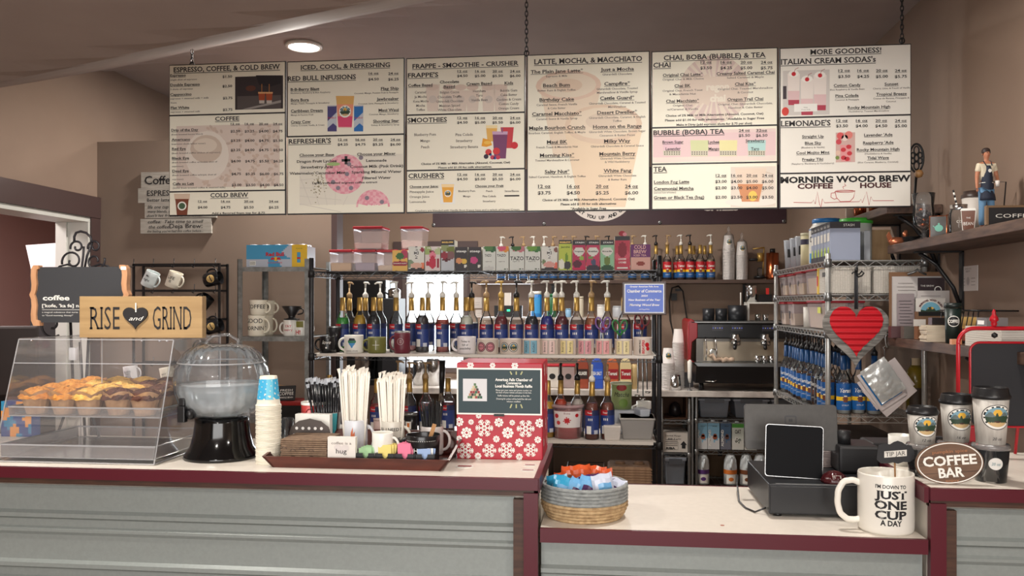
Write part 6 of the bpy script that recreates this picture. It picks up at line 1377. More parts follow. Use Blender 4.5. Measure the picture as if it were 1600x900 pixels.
# wall shelf with bottles
YSF = 6.98; ZSF = ZO(1120,437,YSF); x0,x1 = XO(745,YSF),XO(1216,YSF); WDK = noisy('dark_walnut_board',(62,46,40),(88,66,54),7,.55,stretch=(1,8,8))
t = thing('wall_shelf','dark brown wall shelf on the back wall holding syrup bottles and cups','shelf',((x0 + x1)/2,YB,ZSF)); W = (x1 - x0)/2
MB().box(-W,W,YSF - YB - .03,-.002,-.03,0,WDK).build('board',t,.002)
for x in (-W*.5,W*.12,W*.8): MB().box(x,x + .03,-.2,0,-.036,-.031,BLACK).box(x,x + .03,-.008,0,-.2,-.031,BLACK).build('bracket',t)
gr = 'syrup bottles on the back wall shelf'
for px,Y,lbx,c,st,pu,dx in ((1025,7.04,'red-labelled syrup bottle with black pump, half hidden by the rack post on the wall shelf',(60,24,20),'red','k',2.6),(1042.5,7.04,'red-labelled bottle with tan pump right of the rack post, on the wall shelf',(70,40,30),'red','t',0),(1064,7.03,'red-labelled bottle with white pump, left of the black-pumped one on the wall shelf',(110,60,40),'red','w',2.9),(1078,7.03,'red-labelled bottle with black pump in the middle of the wall shelf group',(60,30,30),'red','k',2.9),(1094,7.03,'red-labelled bottle with gold sleeve only, front of the wall shelf group',(150,130,110),'red',None,0),(1110.5,7.03,'red-labelled bottle with white pump, rightmost on the wall shelf',(140,120,90),'red','w',2.9),
    (1058,7.12,'gold-sleeved bottle behind the white-pumped one at left on the wall shelf',(90,60,40),'red',None,0),(1084,7.12,'gold-sleeved bottle behind the black-pumped one on the wall shelf',(90,60,40),'red',None,0),(1101,7.12,'gold-sleeved bottle in the back row, right, on the wall shelf',(90,60,40),'red',None,0),
    (783,7.05,'bottle with white pump rising behind the narrow tea boxes',(60,40,30),'red','w',0),(801,7.05,'bottle with black pump rising behind the first large tea box',(60,40,30),'red','k',3.0),(818,7.05,'bottle with tan pump rising between the two large tea boxes',(60,40,30),'red','t',3.1),(834,7.05,'bottle with white pump rising behind the second large tea box',(60,40,30),'red','w',3.1),(850,7.05,'bottle with white pump rising behind the coral tea box',(60,40,30),'red','w',0),(864,7.05,'bottle with tan pump rising right of the coral tea box',(60,40,30),'red','t',0),(880,7.05,'bottle with tan pump behind the yellow-green tea box',(60,40,30),'red','t',0),(895,7.05,'bottle with tan pump behind the gap of green and magenta boxes',(60,40,30),'red','t',0),(915,7.05,'bottle with black pump behind the magenta tea boxes',(60,40,30),'red','k',0),(931,7.05,'bottle with tan pump behind the teapot tea box',(60,40,30),'red','t',0),(951,7.05,'bottle with black pump behind the mint green tea box',(60,40,30),'red','k',3.0),(988,7.05,'bottle with tan pump behind the left end of the cold brew box',(60,40,30),'red','t',0),(1008,7.05,'bottle with white pump behind the cold brew box',(60,40,30),'red','w',3.0)):
    bottle(px,Y,ZSF + .001,lbx,c,st,pu,.18,gr,0,None,'gold',.95,dx)
# plastic-wrapped printed cup stacks
def cupstack(px,Y,zb,ytop,label,r,wrap=False,col=C(214,208,204,.5),logo=True,n=None,up=False):
    zt_ = ZO(px,ytop,Y); h = zt_ - zb; cup = .1*r/.04; n = n or max(2,int((h - cup)/.009)); st = (h - cup)/n; t = None
    t = thing('paper_cup_stack',label,'cup stack',(XO(px,Y),Y,zb))
    for i in range(n + 1):
        def cf(m): m.lathe([(r,0),(r*1.06,.001),(r*1.06,.005),(r,.006),(r*.74,cup),(0,cup)],col,24)
        cpart('cs%.3f%s'%(r,col.name),'cup',t,cf).location = (.001*sin(i*2.2),0,i*st)
    if logo: m = MB(); mp = lambda a,b: ((r*(1 - .26*(b - n*st)/cup) + .001)*sin(a/r),-(r*(1 - .26*(b - n*st)/cup) + .001)*cos(a/r),b); m.disc(mp,0,n*st + cup*.52,r*.62,LOGO,24,8); m.build('logo',t)
    if wrap: MB().lathe([(r*1.12,0),(r*1.15,h*.6),(r*.86,h),(r*.5,h + .015),(r*.18,h + .03),(r*.3,h + .05),(r*.14,h + .075),(0,h + .08)],clear('plastic_bag',(.98,.98,.98),.06,(.9,.9,.9),.7,.15),16,rib=lambda a,z: 1 + .05*sin(5*a + z*40)).build('plastic_bag',t)
    return t
cupstack(1138.5,7.05,ZSF,368,'bagged stack of logo paper cups on the wall shelf, the taller left one',.046,True); cupstack(1159,7.05,ZSF,378,'bagged stack of logo paper cups on the wall shelf, the shorter right one',.046,True)
COP = C(176,96,60,.25,.9)
t = thing('copper_press','copper and brass coffee press with long handle at the right end of the wall shelf','coffee press',(XO(1188,7.05),7.05,ZSF)); MB().solid([(.05,.012),(.05,.03)],BLACK,20).build('stand',t); MB().solid([(.025,.03),(.025,.09),(.012,.1)],GLASS,18).build('glass_cup',t)
m = MB(); m.tube([(.02,0,.03),(.03,0,.27)],.006,GOLD,8); m.tube([(.03,0,.265),(-.06,0,.255)],.006,GOLD,8); m.solid([(.024,.15),(.026,.22)],GOLD,18,Matrix.Translation((.0,0,0))); m.tube([(0,0,.17),(-.09,0,.165)],.01,BLACK,8); m.build('lever',t)
t = thing('copper_canister','tall copper ribbed canister with black cap on the wall shelf beside the chrome rack','canister',(XO(1207,7.05),7.05,ZSF)); MB().solid([(.05,0),(.052,.02),(.05,.22)],COP,24).build('body',t); MB().solid([(.022,.22),(.022,.255)],BLACK,16).build('cap',t)
m = MB(); m.solid([(.07,0),(.07,.018)],BLACK,20)
# cable with plug hanging from outlet
m = MB(); c0 = P(1053,452,YB - .02); m.tube([P(1060,447,YB - .012),P(1050,450,YB - .02),P(1046,470,YB - .03),P(1047,500,YB - .04),P(1054,530,YB - .05),P(1060,550,YB - .06),P(1052,556,YB - .07),(XO(1050,YB - .08),YB - .08,ZM2 + .004)],.006,DBLACK,6); m.tube([P(1060,447,YB - .012),P(1067,455,YB - .02),P(1072,490,YB - .03),P(1078,530,YB - .05),(XO(1079,YB - .06),YB - .06,ZM2 + .004)],.006,DBLACK,6)
one(m,'power_cable','black power cables looping down the back wall left of the espresso machine','cable')
m = MB(); a_ = P(1053,464,YB); m.box(a_[0] - .022,a_[0] + .022,YB - .03,YB - .001,a_[2] - .03,a_[2] + .03,DBLACK); m.box(a_[0] + .01,a_[0] + .06,YB - .02,YB - .001,a_[2] + .05,a_[2] + .07,DBLACK); one(m,'power_adapter','black plug adapter on the back wall below the wall shelf','plug')
# ---- espresso machine
YE = 6.46; kE = T_(1150,YE)/F; ex0,ex1 = XO(1079,YE),XO(1079,YE) + .80
t = thing('espresso_machine','two-group black, steel and red espresso machine on the marble counter','espresso machine',(ex0,YE,ZM2)); EW = ex1 - ex0; zz = lambda py: ZO(1150,py,YE) - ZM2
BK2 = C(26,26,28,.3); ST2 = C(120,116,110,.28,.8)
MB().box(.04,EW - .04,.03,.50,zz(576),zz(503),ST2).build('body',t,.006)
MB().box(.03,EW - .03,-.02,.06,zz(529),zz(505),BK2).build('control_panel',t,.008); MB().box(.0,EW,-.03,.52,zz(505),zz(502),STEEL).build('top_tray',t,.004)
for i,px in enumerate((1120,1150,1196)): m = MB(); q = (px - 1079)*kE; m.box(q - 8*kE,q + 8*kE,-.024,-.0205,zz(517),zz(508),C(52,50,54,.3)); [m.disc(front(-.0245),q + (j - 2)*3.4*kE,zz(512.5),.005,C(170,170,180) if j%2 else C(90,110,220),8,1) for j in range(5)]; m.build('button_panel',t)
m = MB(); vs = [(-.02,zz(502)),(.0,zz(498)),(.05,zz(505)),(.05,zz(528)),(.01,zz(535)),(.0,zz(562)),(.03,zz(566)),(-.015,zz(566)),(-.02,zz(530))]; m.prism([(x + .0,z) for x,z in vs],-.03,.5,C(150,20,30,.3)); m.build('red_side_panel',t,.006)
MB().prism([(.04,zz(571)),(EW,zz(571)),(EW,zz(566)),(.02,zz(566))],-.12,.4,STEEL).build('drip_tray',t); MB().add([(x,y,z) for x in (.03,EW - .01) for (y,z) in ((-.12,zz(571)),(-.06,zz(598)),(.4,zz(598)),(.4,zz(571)))],[(0,1,2,3),(7,6,5,4),(0,4,5,1),(1,5,6,2),(2,6,7,3),(3,7,4,0)],BK2).build('lower_body',t)
m = MB(); m.box(.10,EW - .10,.02,.029,zz(564),zz(534),C(196,182,160,.25,.7)); m.build('backsplash',t)
for px in (1147,1192):
    q = (px - 1079)*kE; MB().solid([(.038,0),(.038,.03),(.03,.04),(.03,.06)],CHROME,20,Matrix.Translation((q,-.04,zz(534)))).build('group_head',t)
    m = MB(); m.solid([(.036,-.025),(.037,0)],CHROME,20,Matrix.Translation((q,-.04,zz(534)))); m.tube([(q,-.06,zz(536)),(q - .02,-.14,zz(539)),(q - .03,-.20,zz(542))],[.012,.015,.013],BLACK,10); m.tube([(q - .01,-.04,zz(538)),(q - .01,-.04,zz(543))],.006,CHROME,8); m.build('portafilter',t)
for px in (1101,1116): q = (px - 1079)*kE; MB().tube([(q,-.03,zz(527)),(q,-.06,zz(532)),(q + .005,-.08,zz(545)),(q - .0,-.07,zz(562))],.005,CHROME,8).build('steam_wand',t)
m = MB(); m.lathe([(.022,0),(.03,0),(.03,.012),(.022,.012)],CHROME,24,Matrix.Translation(((1114 - 1079)*kE,.0,zz(551))) @ Matrix.Rotation(PI/2,4,'X')); m.disc(front(.002),(1114 - 1079)*kE,zz(551),.024,WHITE,20,2); m.build('gauge',t)
for x in (.08,EW - .08): MB().solid([(.02,0),(.016,zz(598))],BLACK,12,Matrix.Translation((x,0,0))).build('foot',t)
MB().tube([(.10,-.09,zz(594)),(.16,-.10,zz(595)),(.18,-.10,zz(592))],.005,CHROME,6).build('front_valve',t)
ZET = ZM2 + zz(502)
for px,w_,yt,lbx in ((1107,18,482,'dark grey round pitcher on top of the espresso machine, leftmost'),(1127,18,482,'dark round pitcher on top of the espresso machine, middle'),(1152,29,477,'wide dark grey round pitcher on top of the espresso machine, right of the small ones')):
    Y = 6.62; R = w_/2*T_(px,Y)/F; h = ZO(px,yt,Y) - ZET; m = MB(); m.lathe([(0,0),(R,0),(R,h),(R*.94,h),(R*.93,.01),(0,.01)],C(44,46,50,.35,.3),28); t = thing('round_pitcher',lbx,'pitcher',(XO(px,Y),Y,ZET)); m.build('body',t)
# white riser with steel cups
YQ2 = 6.65; kq2 = T_(1190,YQ2)/F; t = thing('white_riser','white metal riser shelf on top of the espresso machine','shelf',(XO(1192,YQ2),YQ2,ZET)); h = ZO(1190,472,YQ2) - ZET; a = 23*kq2; MB().box(-a,a + .12,0,.18,h - .012,h,WHITE).build('top_board',t)
for x in (-a,a + .108): MB().box(x,x + .012,0,.18,0,h - .0125,WHITE).build('side_leg',t)
m = MB(); [m.solid([(.02,0),(.024,.05)],CHROME,16,Matrix.Translation((XO(px,6.7),6.7,ZET))) for px in (1184,)]; one(m,'shot_pitcher','small steel shot pitcher under the white riser, left','pitcher'); m = MB(); m.solid([(.02,0),(.024,.05)],CHROME,16); one(m,'shot_pitcher','small steel shot pitcher under the white riser, right','pitcher',(XO(1196,6.7),6.7,ZET))
m = MB(); m.solid([(.045,0),(.045,.09),(.04,.11),(.046,.13)],CHROME,20); one(m,'milk_pitcher','shiny steel milk pitcher on the white riser','pitcher',(XO(1174,6.72),6.73,ZET + h)); m = MB(); m.box(-.05,.05,-.04,.04,0,.06,BLACK); m.box(.01,.03,-.02,.0,.06,.11,C(210,40,36)); one(m,'black_gadget','black gadget with red lever on the white riser','gadget',(XO(1195,6.72),6.73,ZET + h))
m = MB(); m.tube([(0,0,.0),(0,0,.14)],.005,WHITE,6); one(m,'white_spoon','white long spoon standing at the left edge of the riser','spoon',(XO(1158,6.6),6.62,ZET + .08))
for i,px in enumerate((1184,1195,1206)): m = MB(); m.solid([(.022,0),(.026,.055)],CHROME,16); one(m,'steel_shot_cup','steel shot cup on the drip tray, %s of three'%('left','middle','right')[i],'cup',(XO(px,6.40),6.40,ZM2 + zz(566)))
m = MB(); rnd = random.Random(1); pts = [(-.09 + .02*i,.01*sin(i*2),.02 + .012*abs(sin(i*1.3)) + (.03 if i<2 else 0)) for i in range(10)]; m.tube(pts,[.012 + .006*abs(sin(i*1.7)) for i in range(10)],noisy('beige_cloth',(190,160,136),(214,190,168),20,.9),8); one(m,'bar_cloth','crumpled beige cloth on the espresso machine drip tray','cloth',(XO(1128,6.40),6.40,ZM2 + zz(566) - .004))
# cups, pitcher left of the machine
cupstack(1044,6.48,ZM2,544,'short wide stack of logo paper cups by the rack post on the marble counter',.047); cupstack(1060,6.60,ZM2,514,'tall stack of white paper cups left of the espresso machine',.044,logo=False)
m = MB(); m.lathe([(0,0),(.048,0),(.044,.04),(.040,.115),(.036,.115),(.04,.01),(0,.008)],CHROME,28); t = thing('steaming_pitcher','polished steel steaming pitcher on the marble counter','pitcher',(XO(1055,6.42),6.45,ZM2)); m.build('body',t)
m = MB(); m.tube([(0,0,0),(0,0,.06)],.004,STEEL,6); m.solid([(.02,.0),(.02,.006)],STEEL,14); m.tube([(0,0,.06),(0,0,.1),(0,0,.22),(0,0,.235)],[.008,.016,.018,.006],WHITE,10); one(m,'milk_frother','white upright hand frother on its stand left of the espresso machine','frother',(XO(1078,6.40),6.41,ZM2))
m = MB(); m.box(-.14,.14,-.07,.07,0,.008,C(216,206,200)); one(m,'paper_towel','folded white towel on the marble counter under the pitcher','towel',(XO(1046,6.42) + .0,6.4,ZM2 - .0))if False else None
m = MB(); m.box(-.06,.06,-.05,.05,0,.11,C(70,68,72,.4)); one(m,'grey_box','small dark grey box beside the espresso machine foot','box',(XO(1073,6.6),6.75,ZM2))
# ---- things on the back counter seen between the rack shelves
t = thing('coffee_brewer','tall black coffee brewer behind the left end of the rack','coffee brewer',(XO(566,6.5),6.55,ZM2)); k = T_(566,6.5)/F; h = ZO(566,437,6.5) - ZM2
MB().box(-36*k,36*k,.12,.36,0,h,C(20,20,22,.4)).build('tower',t,.01); MB().box(-36*k,36*k,-.02,.12,h*.72,h,C(18,18,20,.3)).build('brew_head',t,.01); MB().box(-36*k,36*k,-.02,.12,0,.05,BLACK).build('base',t,.006)
MB().solid([(.08,.052),(.085,.3),(.05,.34)],CHROME,24,Matrix.Translation((0,.03,0))).build('thermal_jug',t)
t = thing('glass_kettle','round clear kettle with dark lid band behind the straws','kettle',(XO(566,6.3),6.42,ZM2)) if False else None
t = thing('steel_kettle','steel ridged kettle with black handle behind the rack beside the window','kettle',(XO(616,6.5),6.5,ZO(616,466,6.5))); MB().lathe([(0,0),(.05,0),(.05,.03),(.046,.034),(.05,.04),(.05,.065),(.03,.08),(0,.082)],CHROME,24).build('body',t); MB().tube([(-.045,0,.03),(-.08,0,.05),(-.07,0,.09)],.007,BLACK,8).build('handle',t)
t2 = thing('black_cabinet','black box cabinet under the steel kettle on the back counter','cabinet',(XO(611,6.5),6.52,ZM2)); k = T_(611,6.5)/F; MB().box(-12*k,15*k,-.08,.15,0,ZO(616,466,6.5) - ZM2 - .001,C(26,26,30,.5)).build('body',t2,.006)
for px,w_,yt,lbx in ((655,20,563,'left steel canister standing before the window on the back counter'),(678,24,560,'right steel canister standing before the window on the back counter')):
    Y = 6.6; R = w_/2*T_(px,Y)/F; h = ZO(px,yt,Y) - ZM2; m = MB(); m.solid([(R,0),(R,h*.9),(R*.9,h)],CHROME,24); one(m,'steel_canister',lbx,'canister',(XO(px,Y),Y,ZM2))
# small things on a white riser at eye level
zr = ZO(880,496,6.8); x0,x1 = XO(752,6.8),XO(1022,6.8); t = thing('narrow_shelf','narrow white shelf on the back wall holding tubs, seen between bottles','shelf',((x0 + x1)/2,YB,zr)); W = (x1 - x0)/2; MB().box(-W,W,6.78 - YB,-.002,-.018,0,C(170,160,152,.5)).build('board',t)
for x in (-W*.8,0,W*.8): MB().box(x,x + .02,-.25,0,-.022,-.0185,WHITE).box(x,x + .02,-.006,0,-.15,-.0185,WHITE).build('bracket',t)
def cyl(px,w_,yt,Y,zb,name,label,cat,c,capc=None,lab=None):
    R = w_/2*T_(px,Y)/F; h = ZO(px,yt,Y) - zb; t = thing(name,label,cat,(XO(px,Y),Y,zb)); MB().solid([(R*.96,0),(R,.005),(R,h*.84),(R*.85,h*.88)],c,24).build('body',t); MB().solid([(R*.92,h*.87),(R*.92,h)],capc or c,20).build('lid',t)
    if lab: MB().rect(around(R,off=.001),-R*.8,R*.8,h*.15,h*.75,lab,8,1).build('label',t)
cyl(838,17,455,6.92,zr,'wipes_tub','white-capped blue tub of wipes seen between the bottles','tub',C(40,120,190,.4),WHITE,C(60,150,210)); cyl(862,15,459,6.92,zr,'green_tub','green tub beside the blue wipes tub','tub',C(20,90,50,.4),C(20,100,56)); cyl(908,8,463,6.92,zr,'squeeze_bottle','pale squeeze bottle behind the tall white pumps','bottle',C(190,180,160,.4)); cyl(939,12,476,6.92,zr,'white_jar','small white lettered jar left of the award plaque','jar',C(206,204,200,.5),None,C(220,220,216))
cyl(888,9,482,6.92,zr,'blue_cone_bottle','small pale blue bottle behind the cherry syrup pump','bottle',C(130,170,200,.4)); cyl(965,16,478,6.92,zr,'glass_jar','clear jar left of the award plaque on the narrow shelf','jar',FROSTW)
t = thing('kitchen_scale','black digital scale with green light behind the gold-pump bottle','scale',(XO(794,6.92),6.92,zr)); k = T_(794,6.92)/F; MB().box(-22*k,22*k,0,.02,.0,18*k,BLACK).build('panel',t); MB().rect(front(-.001),-2*k,3*k,9*k,12*k,emis('green_led',(.05,.9,.3),1.6)).build('led',t); MB().box(-6*k,4*k,.005,.015,18*k + .001,38*k,C(214,206,196,.5)).build('card',t)
for px,py,w_,h_,lbx in ((746,473,15,17,'square white note pinned to the back wall right of the window'),(748,490,10,12,'small light switch plate right of the window')): k = T_(px,YB)/F; m = MB(); m.box(-w_/2*k,w_/2*k,-.006,0,-h_/2*k,h_/2*k,C(206,196,188,.6)); m.line(front(-.007),[(-w_*.2*k,0),(w_*.3*k,.003)],.0014,MGREY); m.line(front(-.007),[(-w_*.3*k,-.02),(w_*.2*k,-.018)],.0014,MGREY); p = P(px,py,YB - .001); one(m,'wall_note',lbx,'note',p)
# canisters and bags on the marble behind the lower shelf
for px,lbx in ((863,'white square canister with red lid and black clasp, left of two on the back counter'),(888,'grey-white square canister with red lid and black clasp, right of two on the back counter')):
    Y = 6.5; k = T_(px,Y)/F; h = ZO(px,570,Y) - ZM2; t = thing('square_canister',lbx,'canister',(XO(px,Y),Y,ZM2)); c = C(206,198,188,.4) if px<870 else C(160,140,136,.4)
    MB().box(-10*k,10*k,0,.14,0,h*.92,c).build('body',t,.006); MB().box(-10.5*k,10.5*k,-.003,.143,h*.921,h,RLID).build('lid',t,.004); MB().disc(front(-.002),0,h*.5,4.5*k,INK,16,2,1.1).build('clasp_label',t)
def jug(px,w_,yt,lbx,c,capc,txt,tc=WHITE):
    Y = 6.46; k = T_(px,Y)/F; h = ZO(px,yt,Y) - ZM2; a = w_/2*k; t = thing('sauce_jug',lbx,'sauce jug',(XO(px,Y),Y,ZM2),0,'sauce jugs on the back counter'); MB().prism([(-a,0),(a,0),(a,h*.7),(a*.6,h*.88),(a*.35,h*.9),(-a*.35,h*.9),(-a*.8,h*.85),(-a,h*.7)],0,.09,c).build('jug',t,.006)
    MB().solid([(a*.35,h*.9),(a*.35,h)],capc,14,Matrix.Translation((0,.045,0))).build('cap',t); m = MB(); m.rect(front(-.001),-a*.9,a*.9,h*.3,h*.6,tc if tc is not WHITE else c); m.text(front(-.002),txt,0,h*.42,h*.1,WHITE,w=a*1.5,bold=.03); m.build('label',t)
jug(910,19,556,'brown sauce jug with dark label, leftmost of the four jugs on the back counter',C(150,66,40,.4),INK,'HOLLANDER',C(50,30,28)); jug(933,19,556,'bright blue pouch jug on the back counter',C(40,80,180,.4),C(60,100,200),'SEA SALT',C(50,96,200)); jug(957,19,556,'caramel-orange jug with red label on the back counter',C(190,96,50,.4),WHITE,'Torani',C(150,24,36)); jug(978,18,556,'cream-coloured jug with red label, rightmost of the four on the back counter',C(220,200,150,.4),WHITE,'Torani',C(160,24,36))
t = thing('wooden_pestle','pale wooden muddler jar beside the sauce jugs','jar',(XO(991,6.5),6.5,ZM2)); MB().solid([(.03,0),(.03,.16),(.02,.19)],C(196,170,120,.5),16).build('body',t)
# measuring spoons hanging from the rack
m = MB(); xs_ = XO(1003,4.77)
for i,(dx,l) in enumerate(((-.02,.20),(.005,.22),(.025,.18))): m.tube([(dx,0,0),(dx*1.2,0,-l)],.004,STEEL,6); m.lathe([(0,-.012),(.012,-.010),(.018,0),(.016,0),(0,-.009)],CHROME,16,Matrix.Translation((dx*1.3,0,-l - .01)))
one(m,'measuring_spoons','steel measuring spoons hanging behind the right end of the middle rack shelf','spoons',(xs_,4.77,ZB_ - .035))
# ---- low storage under the marble counter
def smallrack(label,px0,px1,Y0,zs_,top_,dep=.42):
    return wire_rack(label,XO(px0,Y0),XO(px1,Y0),Y0,Y0 + dep,zs_,top_,STEEL,STEEL,(),8,True,18)
Yr = 6.20; lv = [ZO(1150,655,Yr),ZO(1150,705,Yr),ZO(1150,762,Yr)]
# chrome rack under the counter's front
smallrack('low chrome wire rack under the marble counter holding cartons and jugs',1088,1250,YB0 + .08,[ZO(1150,y_,YB0 + .08) for y_ in (655,704,760)],ZM2 - .05,.45)
Yr = YB0 + .08; lv = [ZO(1150,y_,Yr) + .003 for y_ in (655,704,760)]
def bin_(px0,px1,yt,zb,Y,label):
    k = T_(px0,Y)/F; w_ = (px1 - px0)*k; h = ZO(px0,yt,Y) - zb; t = thing('storage_bin',label,'storage bin',(XO((px0 + px1)/2,Y),Y + .185,zb)); MB().frus(w_*.82,.26,w_*.93,.3,0,h*.9,clear('bin_plastic',(.8,.84,.9),.45,(.4,.44,.5),.6,.2)).build('bin',t,.01); MB().frus(w_,.32,w_,.32,h*.88,h,C(150,156,166,.4)).build('lid',t,.006)
    m = MB(); m.box(-w_*.3,w_*.3,-.164,-.158,h*.78,h*.97,C(90,94,100,.4)); m.build('latch',t)
bin_(1092,1142,623,lv[0],Yr,'grey-clear lidded bin under the marble counter, left one'); bin_(1147,1203,624,lv[0],Yr,'grey-clear lidded bin under the marble counter, behind the screen corner'); bin_(1207,1246,625,lv[0],Yr,'grey-clear lidded bin under the marble counter, right of the rack foot')
def carton(px0,px1,yt,zb,label,dark=False,mtxt='ALMOND'):
    Y = Yr + .02; k = T_(px0,Y)/F; w_ = (px1 - px0)*k; h = ZO(px0,yt,Y) - zb; t = thing('milk_carton',label,'carton',(XO((px0 + px1)/2,Y),Y,zb)); LB = C(130,180,206,.5) if not dark else C(70,100,130,.5); WW = C(206,206,206,.5) if not dark else C(110,112,124,.5)  # dark carton: the same print with shade put into its colours
    if mtxt != 'ALMOND': LB = C(200,206,196,.5); WW = C(214,214,206,.5)
    MB().box(-w_/2,w_/2,0,.09,0,h,WW).build('carton',t,.002); m = MB(); mp = front(-.001); m.pic(mp,-w_/2,w_/2,0,h,8,12,lambda u,v: LB if v>.4 + .3*u - .3*(u>.5) else WW); mp = front(-.002)
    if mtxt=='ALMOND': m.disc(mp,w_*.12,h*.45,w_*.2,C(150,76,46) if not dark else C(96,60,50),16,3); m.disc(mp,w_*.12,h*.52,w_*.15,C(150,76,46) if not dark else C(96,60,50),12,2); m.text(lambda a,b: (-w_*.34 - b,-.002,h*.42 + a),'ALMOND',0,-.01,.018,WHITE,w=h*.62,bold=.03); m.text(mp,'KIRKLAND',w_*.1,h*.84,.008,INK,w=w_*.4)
    else: m.disc(mp,0,h*.35,w_*.25,lambda u,v: C(60,70,60) if sin(u*9)*sin(v*9)>.1 else None,14,4); m.rect(mp,-w_/2,w_/2,h*.85,h,C(80,160,60)); m.text(mp,'OAT',0,h*.62,.03,INK,w=w_*.5,bold=.02)
    m.build('print',t); MB().solid([(.016,0),(.016,.012)],C(200,206,210,.4),14,Matrix.Translation((0,.045,h + .0005))).build('cap',t)
carton(1088,1105,660,lv[1],'blue and white almond milk carton, leftmost on the low chrome rack'); carton(1106,1124,660,lv[1],'blue and white almond milk carton, second on the low chrome rack'); carton(1126,1142,660,lv[1],'blue almond milk carton with shade in its colours, third on the low chrome rack',True); carton(1144,1162,662,lv[1],'white and green oat milk carton beside the almond ones',False,'OAT'); carton(1164,1182,662,lv[1],'white and green oat milk carton hidden behind the screen',False,'OAT')
def bigjug(px,c,label,w_=20):
    Y = Yr + .06; k = T_(px,Y)/F; zb = lv[2]; h = ZO(px,709,Y) - zb; a = w_/2*k; t = thing('smoothie_jug',label,'jug',(XO(px,Y),Y,zb),0,'white smoothie jugs on the low rack'); WJ = C(214,220,222,.35)
    MB().lathe([(0,0),(a,.004),(a,h*.58),(a*.92,h*.8),(a*.62,h*.96),(a*.4,h),(0,h)],WJ,28).build('jug',t); MB().lathe([(a*1.01,h*.36),(a*1.01,h*.50)],c,28).build('colour_band',t)
    MB().tube([(a*.2,-a*.75,h*.9),(a*.1,-a*1.12,h*.78),(a*.0,-a*1.12,h*.6),(0,-a*.95,h*.54)],.010,WJ,8).build('handle',t); m = MB(); m.rect(around(a,off=.002),-a*.7,a*.7,h*.06,h*.34,WHITE,8,1); m.disc(around(a,off=.003),.0,h*.2,a*.3,c,12,2,1.3); m.build('label',t)
bigjug(1098,C(90,50,120,.4),'white jug with a purple band, leftmost on the lowest rack shelf'); bigjug(1141,C(216,120,50,.4),'white jug with an orange band on the lowest rack shelf'); bigjug(1166,C(120,70,40,.4),'white jug with a brown band beside the cash drawer'); bigjug(1187,C(190,150,90,.4),'white jug partly hidden behind the cash drawer')
m = MB(); m.box(0,.9,0,.012,0,.30,C(110,88,64,.7)); t = thing('cardboard_box','flat brown cardboard case behind the white jugs','box',(XO(1100,Yr + .3),Yr + .36,lv[2])); m.build('panel',t); MB().box(.115,.15,-.001,0,.16,.22,DBLACK).build('hand_hole',t)
# left column under the counter: boxes on a second narrow rack
Yq = 6.44; smallrack('narrow wire rack under the marble counter beside the black rack post',1034,1077,Yq,[ZO(1055,656,Yq),ZO(1055,708,Yq),ZO(1055,760,Yq)],ZO(1055,640,Yq) if False else ZM2 - .06,.4)
l3 = [ZO(1055,y_,Yq) + .003 for y_ in (656,708,760)]; k = T_(1055,Yq)/F
t = thing('open_box','brown open-fronted box with a dark bag inside under the marble counter','box',(XO(1055,Yq),Yq + .02,l3[0])); W = 19.5*k; H = .19
for nm,a in (('side',(-W,-W + .01,0,.3,0,H)),('side',(W - .01,W,0,.3,0,H)),('top',(-W,W,0,.3,H,H + .008)),('bottom',(-W,W,0,.3,-.0,.006)),('back',(-W,W,.29,.3,.006,H))): MB().box(*a,C(96,64,44,.7)).build(nm,t)
MB().solid([(.03,.008),(.05,.03),(.04,.09),(.012,.12)],C(40,34,36,.3),14,Matrix.Translation((.01,.12,0))).build('dark_bag',t)
t = thing('shipping_box','white cardboard case with handwriting and a black house arrow mark','box',(XO(1056,Yq),Yq + .02,l3[1])); H = 31*k; W = 19*k; MB().box(-W,W,0,.3,0,H,C(206,198,188,.7)).build('box',t,.002); mp = front(-.001); m = MB()
m.text(mp,'Dermal Mango',-4*k,H*.8,.012,INK,w=24*k,shear=.2); m.text(mp,'BIB 5 Lbs',-2*k,H*.64,.012,INK,w=20*k,shear=.2); m.line(mp,[(-W + .01,.02),(-W + .01,H*.52),(W*.2,H*.52),(W*.2,.02)],.002,INK,True)
[m.rect(mp,-W + .018,W*.15,.05 + i*.014,.054 + i*.014,MGREY) for i in range(4)]; m.text(mp,'RIBA',-W*.4,.024,.014,INK,w=14*k,bold=.05); m.flat([(W*.5,H*.2),(W*.8,H*.2),(W*.8,H*.38),(W*.92,H*.38),(W*.65,H*.58),(W*.38,H*.38),(W*.5,H*.38)],[(0,1,2,3,5,6),(3,4,5)],mp,INK); m.build('print',t)
bin_(1039,1073,716,l3[2],Yq,'grey-clear lidded bin on the lowest level beside the black rack post')
# ================================================================ RIGHT SIDE: CHROME RACK
RX0,RX1,RY0,RY1 = 1.05,1.485,4.08,5.28; L1,L2,L3,L4,L5 = 1.758,1.598,1.422,1.022,.62
wire_rack('chrome wire rack by the right wall crowded with tubs, baskets and blue-labelled bottles',RX0,RX1,RY0,RY1,[L1,L2,L3,L4,L5],1.79,WIRE,STEEL,(),10,True,34)
MB_ = MB(); 
def XS(px,Y): return XO(px,Y)
def deepx(px): # depth of a point standing just inside the rack's left edge
    u = (px - 800)/F; return (RX0 + .02)*(ct + u*st_)/(u*ct - st_)
